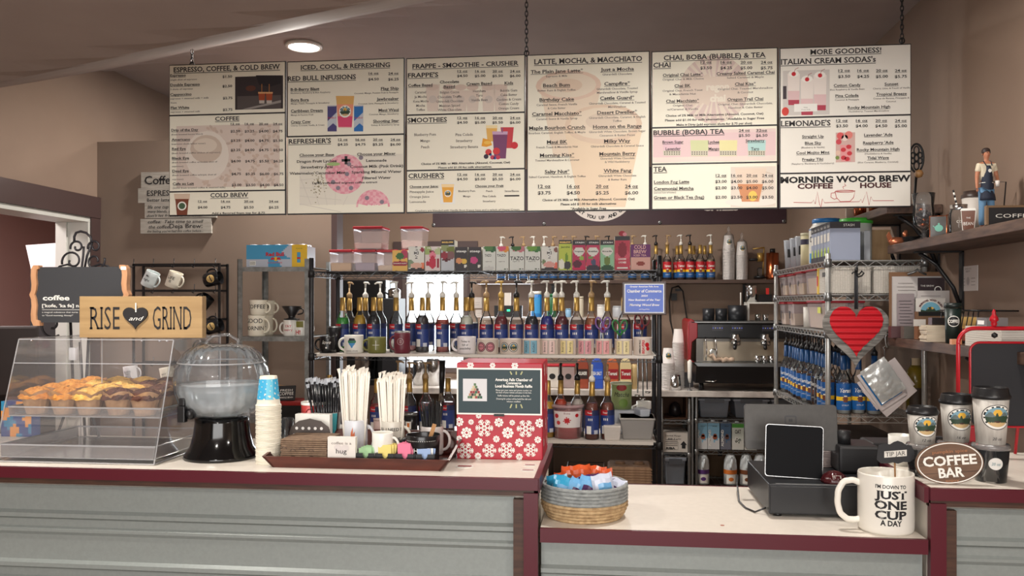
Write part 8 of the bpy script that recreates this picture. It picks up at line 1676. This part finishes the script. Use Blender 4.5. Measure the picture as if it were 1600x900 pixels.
# merchant screen seen from the back
YS1 = 2.74; a,b = XO(1163,YS1),XO(1308,YS1); k = T_(1235,YS1)/F; z0,z1 = ZO(1235,703,YS1),ZO(1235,632,YS1)
t = thing('register_screen','wide grey register screen seen from behind, with a square logo','screen',((a + b)/2,YS1,ZDR)); W = (b - a)/2; H = z1 - z0; zc = (z0 + z1)/2 - ZDR; GREYM = noisy('dark_grey_aluminium',(66,64,62),(72,70,67),80,.45,metal=.3)
def rrect(w_,h_,r,n=6,cx=0,cz=0): return [(cx + sx*(w_ - r) + r*cos(a0 + PI/2*i/n),cz + sz*(h_ - r) + r*sin(a0 + PI/2*i/n)) for sx,sz,a0 in ((1,1,0),(-1,1,PI/2),(-1,-1,PI),(1,-1,3*PI/2)) for i in range(n + 1)]
s = MB(); s.prism(rrect(W,H/2,.012),-.006,.006,GREYM); o = s.build('back_shell',t,.0015); o.location = (0,0,zc); o.rotation_euler = (-.14,0,0)
s = MB(); s.prism(rrect(W - .002,H/2 - .002,.011),.0062,.009,C(170,170,170,.3,.6)); q = s.build('bezel',t); q.location = (0,0,zc); q.rotation_euler = (-.14,0,0)
s = MB(); mp = front(-.0066); lx = 0.0; s.line(mp,[(x + lx,z + .022) for x,z in rrect(.0165,.0125,.004)],.005,C(40,40,42,.4),True); s.rect(mp,lx - .006,lx + .006,.0175,.0265,C(22,22,24,.4)); q = s.build('square_logo',t); q.location = (0,0,zc); q.rotation_euler = (-.14,0,0)
MB().tube([(0,.02,0.004),(0,.02,.05),(0,.012,zc)],[.05,.022,.02],C(60,60,62,.4),16).build('stand',t)
# customer display
YS2 = 2.585; xc = XO(1240,YS2); k = T_(1240,YS2)/F; t = thing('customer_display','black customer tablet with a thin silver edge facing the camera on the cash drawer','tablet',(xc,YS2,ZDR),-.05); W = 44*k; H = 82*k
s = MB(); s.prism(rrect(W,H/2,.010,cz=H/2),0,.008,C(160,160,160,.25,.8)); o = s.build('silver_edge',t,.001); s = MB(); s.prism(rrect(W - .0025,H/2 - .0025,.009,cz=H/2),-.0012,0,C(8,8,11,.5,0,.1)); o2 = s.build('glass_screen',t)
for q in (o,o2): q.rotation_euler = (-.10,.035,0); q.location = (0,0,.002)
MB().add([(-.05,.01,.0),(.05,.01,.0),(.05,.08,0),(-.05,.08,0),(-.04,.022,H*.7),(.04,.022,H*.7)],[(0,3,2,1),(0,1,5,4),(1,2,5),(2,3,4,5),(3,0,4)],C(50,50,52,.4)).build('rear_wedge',t)
t = thing('maroon_candy_dome','small dark maroon ribbed dome lettered TOFFEE on the cash drawer','candy',(XO(1304,2.54),2.545,ZDR)); MB().lathe([(0,0),(.035,0),(.037,.006),(.03,.022),(.016,.032),(0,.036)],C(66,22,26,.2),40,rib=lambda a,z: 1 + .04*sin(10*a)).build('dome',t); MB().text(lambda a,b: (a,-.031 + b*.6,.018 + b),'TOFFEE',0,0,.007,WHITE,w=.026).build('lettering',t)
t = thing('receipt_printer','black receipt printer behind the customer tablet at the right of the drawer','printer',(XO(1338,2.72),2.68,ZDR)); k = T_(1338,2.7)/F; MB().box(-.062,.06,0,.15,0,.085,C(26,26,28,.45)).build('body',t,.008); MB().solid([(.028,0),(.028,.11)],C(22,22,24,.5),24,Matrix.Translation((-.05,.04,.088)) @ Matrix.Rotation(0,4,'Y')).build('paper_roll_cover',t) if False else MB().solid([(.02,0),(.02,.04)],C(22,22,24,.5),20,Matrix.Translation((-.035,.05,.0855))).build('top_knob',t)
m = MB(); m.add([(-.03,0,0),(.035,0,.012),(.03,.05,.03),(-.03,.05,.02)],[(0,1,2,3)],C(214,206,196,.7))
t = thing('paper_bag_cups','stack of pale ribbed lids behind the tablet','lids',(XO(1288,2.80),2.80,ZDR)); [MB().solid([(.026,i*.006),(.024,i*.006 + .005)],C(176,160,156,.5),20).build('lid',t) for i in range(9)]
t = thing('card_printer','low black machine on the right counter behind the tip jar sign','printer',(XO(1392,2.83),2.80,ZT)); MB().box(-.082,.055,-.04,.09,0,.047,C(28,28,31,.5)).build('body',t,.008); MB().text(front(-.0412),'epson',-.03,.02,.006,C(120,120,124),w=.022).build('maker_mark',t)
m = MB(); m.tube([(XO(1153,2.86),2.86,ZL + .05),(XO(1152,2.8),2.8,ZL + .03),(XO(1155,2.68),2.68,ZL + .004),(XO(1165,2.6),2.6,ZL + .004),(XO(1180,2.55),2.55,ZL + .004),(DX0 - .002,2.54,ZL + .02)],.0028,BLACK,6); one(m,'charging_cable','thin black cable curling onto the counter left of the cash drawer','cable')
m = MB(); m.solid([(.006,0),(.006,.0006)],C(170,100,80),12); one(m,'counter_speck','tiny brown speck on the low counter before the cash drawer','speck',(XO(1131,2.37),2.40,ZL))
# tip mug
YT = 2.405; xt = XO(1384,YT); k = T_(1384,YT)/F; t = thing('tip_mug','huge white mug lettered I\'M DOWN TO JUST ONE CUP A DAY, used as tip jar','mug',(xt,YT,ZL)); R = 41*k; H = ZO(1384,737,YT) - ZL; MGW = C(226,222,212,.25)
MB().lathe([(0,.004),(R*.93,0),(R*.99,.008),(R,.02),(R,H - .004),(R*.985,H),(R*.955,H - .003),(R*.95,.012),(0,.010)],MGW,64).build('body',t)
m = MB(); pts = [(-R*.95,0,H*.80),(-R*1.2,0,H*.85),(-R*1.55,0,H*.82),(-R*1.75,0,H*.66),(-R*1.78,0,H*.45),(-R*1.68,0,H*.27),(-R*1.42,0,H*.17),(-R*1.15,0,H*.16),(-R*.95,0,H*.18)]
sp = []
for i in range(len(pts) - 1):
    for j in range(5): f = j/5; sp.append(tuple(pts[i][q]*(1 - f) + pts[i + 1][q]*f for q in range(3)))
sp.append(pts[-1]); sp2 = [sp[0]] + [tuple((sp[i - 1][q] + sp[i][q] + sp[i + 1][q])/3 for q in range(3)) for i in range(1,len(sp) - 1)] + [sp[-1]]
m.tube(sp2,.0085,MGW,12); m.build('handle',t)
m = MB(); mp = around(R,off=.0008,a0=-.12)
for s,y,h,w_,sl in (("I'M DOWN TO",764,5.5,45,False),('JUST',780,11.5,48,True),('ONE',796,12,48,True),('CUP',811.5,12,47,True),('A DAY',822,8,31,True)):
    m.text(mp,s,0,ZO(1384,y,YT - R) - ZL,h*k,INK,w=w_*k,slab=sl,bold=.035 if sl else .02)
m.build('lettering',t)
t = thing('tip_jar_sign','black scalloped tag reading TIP JAR standing on a stick in the huge mug','sign',(XO(1400,YT + .03),YT + .03,ZL + .012),.0); k = T_(1400,YT)/F; zc = ZO(1400,711,YT) - ZL - .012; zc_ = zc
MB().tube([(0,0,0),(-2*k,0,zc - .01)],.0025,C(150,110,70,.6),6).build('stick',t)
pl = [(-30,-10),(-29,4),(-27,13),(-18,15),(-10,14),(-4,18),(2,20),(8,18),(14,14),(22,13),(26,6),(27,0),(26,-8),(20,-13),(10,-13),(2,-16),(-6,-14),(-14,-16),(-24,-16)]
m = MB(); m.prism([(x*k,zc + z*k) for x,z in pl],-.006,-.003,C(30,30,33,.6)); m.build('tag',t); MB().rect(lambda a,b: (a,-.0068,zc + b + a*.10),-19*k,15*k,-5*k,5*k,C(214,210,202,.6),4,1).build('white_strip',t); MB().text(lambda a,b: (a,-.0074,zc + b + a*.10),'TIP JAR',-2*k,-3.2*k,6.6*k,INK,w=30*k,slab=True).build('lettering',t)
t = thing('pen_mug','plain white mug with a green-tipped pen behind the 12 oz cup','mug',(XO(1408,2.66),2.66,ZT)); MB().lathe([(0,.003),(.036,0),(.037,.09),(.034,.09),(.033,.006),(0,.006)],WHITE,28).build('body',t); MB().tube([(0.01,0,.01),(.03,-.005,.105)],.0035,C(60,200,60,.4),6).build('green_pen',t)
# ---- jars of beans with sample cups on them
BEAN = noisy('coffee_beans',(34,22,18),(64,42,32),120,.4,bump=1.2)
GRAIN = noisy('whitewashed_wood_print',(178,172,164),(206,202,194),18,.6,stretch=(6,6,.8))
def samp(px,Y,ptop,pmid,pbot,w0,oz,jl,cl,jar_w):
    k = T_(px,Y)/F; zb = ZT; zm = ZO(px,pmid,Y); x = XO(px,Y); jr = jar_w/2*k; jh = zm - zb
    t = thing('bean_jar',jl,'jar',(x,Y,zb)); MB().lathe([(0,.002),(jr*.85,0),(jr,jh - .014),(jr*.98,jh - .014),(jr*.83,.004),(0,.004)],GLASS,36).build('cup',t); MB().lathe([(0,.005),(jr*.82,.005),(jr*.95,jh*.82),(0,jh*.82)],BEAN,36).build('beans',t)
    MB().lathe([(jr*1.0,jh - .016),(jr*1.05,jh - .014),(jr*1.05,jh - .006),(jr*.98,jh - .001),(0,jh - .001)],clear('jar_lid',(.93,.93,.93),.25,(.7,.66,.64),1.5,.08),36).build('lid',t)
    m = MB(); m.disc(around(jr*.92,jr,jh,.002),-.006,jh*.52,.0165,C(214,212,206,.5),24,4); m.text(around(jr*.92,jr,jh,.003),oz,-.006,jh*.48,.008,C(70,120,130),w=.020,shear=.2); m.build('round_label',t)
    t = thing('sample_cup',cl,'paper cup',(x,Y,zm + .0)); h = ZO(px,ptop,Y) - zm; r1 = w0/2*k; r0 = r1*.76; ch = h*.82
    MB().lathe([(0,.003),(r0,0),(r1*.95,ch),(0,ch)],GRAIN,48).build('cup',t); MB().lathe([(r1*.97,ch - .004),(r1*1.03,ch),(r1*1.03,ch + .006),(r1*.95,ch + .01),(r1*.9,h - .002),(r1*.84,h),(r1*.80,h - .005),(0,h - .005)],C(26,26,28,.35),48).build('lid',t)
    m = MB(); mp = around(r0,r1*.95,ch,.001); m.disc(mp,.0,ch*.60,r1*.72,LOGO,40,18); m.text(mp,oz,.0,ch*.10,.008,INK,w=.022,shear=.25); m.build('logo_print',t)
samp(1441,2.50,634.5,692,745,46,'12 oz','clear jar of coffee beans under the 12 oz cup, partly behind the oval sign','smallest sample cup, 12 oz, with black lid and mountain logo',46); samp(1494,2.55,615,689,742,48,'16 oz','clear jar of coffee beans under the middle cup, behind the oval sign','middle sample cup, 16 oz, with black lid and mountain logo',52); samp(1548,2.44,604.5,692,757,54,'20 oz','clear jar of coffee beans with a 20 oz round label at the right edge','tallest sample cup, 20 oz, with black lid at the right edge',52)
# oval sign
YO = 2.385; xo,_,zo = P(1484,723.5,YO); k = T_(1484,YO)/F; t = thing('oval_sign','oval brown plank sign reading COFFEE BAR leaning before the bean jars','sign',(xo,YO,ZT)); zc = zo - ZT; PLK = noisy('brown_planks',(84,60,44),(120,90,68),9,.6,stretch=(1,1,7))
tl = -.09
ov = lambda w_,h_,n=48: [(w_*cos(2*PI*i/n),h_*sin(2*PI*i/n)) for i in range(n)]
def placeo(o): o.location = (0,0,zc); o.rotation_euler = (-.12,-tl*-1*1.0 + 0,0)
m = MB(); m.prism(ov(50.5*k,32.5*k),0,.009,PLK); placeo(m.build('plank_oval',t)); m = MB(); m.line(front(-.0008),ov(48*k,30.5*k),1.6*k,WHITE,True); placeo(m.build('white_rim',t))
m = MB(); mp = front(-.001)
for z in (11,-2,-15): x = 47*k*math.sqrt(max(0,1 - (z/30) ** 2)); m.rect(mp,-x,x,z*k,(z + .7)*k,C(60,42,32))
placeo(m.build('plank_groove',t)); m = MB(); mp = front(-.0016); m.text(mp,'COFFEE',0,-3*k,14.5*k,WHITE,w=80*k,slab=True,bold=.03); m.text(mp,'BAR',0,-21.5*k,14.5*k,WHITE,w=38*k,slab=True,bold=.03); m.text(mp,'pumpkin spice',2*k,15.5*k,5*k,C(176,116,76),w=52*k); m.text(mp,'enjoy',0,-28.5*k,3.6*k,C(176,116,76),w=20*k); placeo(m.build('lettering',t))
MB().tube([(0,.012,zc*1.1),(0,.05,.003)],.003,BLACK,6).build('easel_leg',t)
# red framed chalkboard
YR2 = 2.80; x0,x1 = XO(1497,YR2),1.535; zt_ = ZO(1530,513,YR2) - ZT; RM = C(176,20,34,.3); t = thing('red_chalkboard','black chalkboard in a red metal frame with a finial, on the right counter','chalkboard',((x0 + x1)/2,YR2,ZT)); W = (x1 - x0)/2
m = MB(); rr = .05; arc_ = [(-W,0,.0)] + [(-W,0,zt_ - rr)] + [(-W + rr - rr*cos(a),0,zt_ - rr + rr*sin(a)) for a in [PI/2*i/8 for i in range(9)]] + [(W - rr + rr*sin(a),0,zt_ - rr + rr*cos(a)) for a in [PI/2*i/8 for i in range(9)]] + [(W,0,.0)]
m.tube(arc_,.0065,RM,8); m.build('outer_frame',t); W2 = W - .036; z2 = zt_ - .045; m = MB(); m.tube([(-W2,0,.10),(-W2,0,z2 - .03)] + [(-W2 + .03 - .03*cos(a),0,z2 - .03 + .03*sin(a)) for a in [PI/2*i/6 for i in range(7)]] + [(W2 - .03 + .03*sin(a),0,z2 - .03 + .03*cos(a)) for a in [PI/2*i/6 for i in range(7)]] + [(W2,0,.10)],.004,RM,8,True); m.build('inner_frame',t)
MB().prism(rrect(W2 - .003,(z2 - .10)/2,.028,cz=(z2 + .10)/2),.001,.006,C(34,34,38,.7)).build('slate',t)
xf = XO(1553,YR2) - (x0 + x1)/2; MB().lathe([(0,.056),(.004,.052),(.006,.044),(.005,.040),(.012,.028),(.014,.02),(.008,.014),(.010,.008),(.006,0)],RM,20,Matrix.Translation((xf,0,zt_ + .006))).build('finial',t); MB().lathe([(0,-.010),(.009,-.004),(.009,.004),(0,.010)],DBLACK,14,Matrix.Translation((xf,-.004,zt_ - .022))).build('knob',t)
for sg in (-1,1): MB().tube([(sg*W,0,.0),(sg*(W - .02),-.04,.004),(sg*(W - .06),-.02,.02),(sg*(W - .03),0,.06)],.005,RM,8).build('scroll_foot',t)
MB().tube([(0,.0,z2),(0,.075,.003)],.005,RM,8).build('rear_leg',t)
m = MB(); m.box(-.02,.02,0,.03,0,.075,C(38,40,46,.6)); m.line(front(-.001),[(-.01,.04),(.01,.06)],.002,WHITE); m.line(front(-.001),[(.01,.04),(-.01,.06)],.002,WHITE); one(m,'dark_pouch','dark pouch with a white floral mark between the first two sample cups','pouch',(XO(1465,2.72),2.72,ZT))
m = MB(); m.box(-.015,.015,0,.02,0,.11,C(170,30,44,.5)); one(m,'red_packet','red printed packet standing between the last two bean jars','packet',(XO(1520,2.70),2.70,ZT))
# ================================================================ SMALL FIGURE ON THE WALL SHELF
fx,fy,_ = onw(1541,1.40); DS = .305
t = thing('toy_barista_figure','doll of a dark-haired man in cream shirt, navy apron and jeans on the wall shelf','doll',(fx,fy,ZW),.12); SKN = C(178,118,88,.5)
def skin(name,parent,pts,edges,rad,mat,root=0,sub=2):
    me = bpy.data.meshes.new(name); me.from_pydata([tuple(c*DS for c in p) for p in pts],edges,[]); me.materials.append(mat); o = bpy.data.objects.new(name,me); SC.collection.objects.link(o); o.parent = parent
    sk = o.modifiers.new('skin','SKIN'); sk.use_smooth_shade = True
    me.skin_vertices.new() if not me.skin_vertices else None
    for i,r in enumerate(rad): v = me.skin_vertices[0].data[i]; rr = r if isinstance(r,tuple) else (r,r); v.radius = (rr[0]*DS,rr[1]*DS); v.use_root = i==root
    s_ = o.modifiers.new('sub','SUBSURF'); s_.levels = s_.render_levels = sub; return o
# unit height figure: z 0..1
pts = [(0,0,.53),(0,0,.60),(0,0,.70),(0,0,.79),(0,0,.835),(0,0,.865),(0,-.005,.90),(0,-.004,.95),(0,0,.975),
       (-.045,0,.49),(-.05,-.004,.28),(-.052,.008,.06),(-.055,-.03,.02),(.045,0,.49),(.055,-.008,.28),(.06,.004,.06),(.062,-.035,.02),
       (-.085,0,.795),(-.115,0,.66),(-.122,-.015,.54),(-.122,-.02,.50),(.085,0,.795),(.125,.005,.67),(.115,-.05,.575),(.09,-.085,.555)]
ed = [(0,1),(1,2),(2,3),(3,4),(4,5),(5,6),(6,7),(7,8),(0,9),(9,10),(10,11),(11,12),(0,13),(13,14),(14,15),(15,16),(3,17),(17,18),(18,19),(19,20),(3,21),(21,22),(22,23),(23,24)]
rad = [(.075,.05),(.062,.045),(.08,.055),(.07,.05),.026,.024,(.036,.042),(.040,.046),(.028,.034),.045,.033,.022,.016,.045,.033,.022,.016,.033,.024,.018,.014,.033,.024,.018,.014]
skin('body',t,pts,ed,rad,SKN)
JN = C(96,136,170,.7); SHT = C(206,196,172,.7); AP = C(28,36,54,.7)
skin('jeans',t,[(0,0,.54),(-.045,0,.48),(-.05,-.004,.28),(-.052,.006,.05),(.045,0,.48),(.055,-.008,.28),(.06,.004,.05)],[(0,1),(1,2),(2,3),(0,4),(4,5),(5,6)],[(.084,.06),.052,.042,.036,.052,.042,.036],JN)
skin('shirt',t,[(0,0,.56),(0,0,.70),(0,0,.79),(-.088,0,.79),(-.108,0,.70),(.088,0,.79),(.115,.003,.71)],[(0,1),(1,2),(2,3),(3,4),(2,5),(5,6)],[(.074,.055),(.09,.064),(.075,.054),.040,.034,.040,.034],SHT,0)
m = MB(); Z = lambda q: q*DS
pr = [(.50,-.060,.078),(.40,-.072,.095),(.36,-.075,.098),(.54,-.066,.082),(.60,-.06,.072),(.68,-.068,.066),(.74,-.066,.050),(.78,-.06,.040)]
pr = sorted(pr); vs = []
for z,y,w_ in pr:
    for i in range(7): f = i/6*2 - 1; vs.append((w_*f*DS,(y - .006 + .045*f*f)*DS,z*DS))
m.add(vs,[(j*7 + i,j*7 + i + 1,(j + 1)*7 + i + 1,(j + 1)*7 + i) for j in range(len(pr) - 1) for i in range(6)],AP,True); o = m.build('apron',t); so = o.modifiers.new('solid','SOLIDIFY'); so.thickness = .0012
m = MB(); m.tube([(-.035*DS,-.06*DS,.78*DS),(-.045*DS,-.02*DS,.835*DS),(0,.03*DS,.85*DS),(.045*DS,-.02*DS,.835*DS),(.035*DS,-.06*DS,.78*DS)],.0018,AP,6); m.tube([(.078*DS*cos(a),.06*DS*sin(a),.575*DS) for a in [2*PI*i/20 for i in range(20)]],.0015,WHITE,5,True); m.build('apron_strap',t)
MB().disc(front(-.078*DS),.0,.715*DS,.022*DS,WHITE,14,2).build('apron_badge',t)
HR = C(44,30,26,.6); m = MB(); m.lathe([(.046,-.012),(.049,.012),(.046,.034),(.032,.05),(0,.056)],HR,20,Matrix.Translation((0,.004*DS,.945*DS)) @ Matrix.Scale(DS,4) @ Matrix.Rotation(-.35,4,'X')); m.build('hair',t)
m = MB(); mp_ = front(-.052*DS); [m.disc(front(-.0535*DS),s_*.016*DS,.935*DS,.006*DS,C(40,30,30),8,1,1.3) for s_ in (-1,1)]; [m.rect(front(-.0535*DS),s_*.016*DS - .008*DS,s_*.016*DS + .008*DS,.948*DS,.952*DS,HR) for s_ in (-1,1)]; m.rect(front(-.052*DS),-.011*DS,.011*DS,.897*DS,.902*DS,C(150,70,66)); m.prism([(-.005*DS,.915*DS),(.005*DS,.915*DS),(.002*DS,.935*DS),(-.002*DS,.935*DS)],-.060*DS,-.045*DS,SKN); m.build('face',t)
m = MB(); [m.lathe([(0,-.010),(.006,-.004),(.006,.004),(0,.010)],SKN,8,Matrix.Translation((s_*.046*DS,.002*DS,.925*DS)) @ Matrix.Scale(DS,4)) for s_ in (-1,1)]; m.build('ear',t)
for hx_,hy_,hz_,dx,dz in ((-.122,-.02,.50,0,-1),(.09,-.085,.555,-1,0)):
    m = MB()
    for i in range(4): o_ = (i - 1.5)*.006; L = (.030,.035,.034,.028)[i]; m.tube([((hx_ + (o_ if dz else 0))*DS,(hy_ + (0 if dz else 0))*DS,(hz_ + (0 if dz else o_))*DS),((hx_ + (o_ if dz else dx*L*.6))*DS,(hy_ - .006)*DS,(hz_ + (-L*.6 if dz else o_))*DS),((hx_ + (o_ if dz else dx*L))*DS,(hy_ - .0)*DS,(hz_ + (-L if dz else o_))*DS)],.0032*DS,SKN,6)
    m.tube([(hx_*DS,hy_*DS,hz_*DS),((hx_ + .014)*DS,(hy_ - .012)*DS,(hz_ - .014)*DS)],.0035*DS,SKN,6); m.build('finger',t)
t2 = thing('tiny_paper_cup','tiny white cup held at the apron by the doll','cup',(fx,fy,ZW),.12); MB().solid([(.018*DS,0),(.026*DS,.07*DS)],C(214,208,202,.6),16,Matrix.Translation((.075*DS,-.105*DS,.52*DS))).build('cup',t2)
t3 = thing('iron_plate_stand','thin black metal stand behind the doll','stand',(fx + .075,fy + .08,ZW)); MB().tube([(-.04,0,.19),(.03,0,.19),(.015,0,0)],.0025,BLACK,6).tube([(-.04,0,.19),(-.03,.03,0)],.0025,BLACK,6).build('frame',t3)
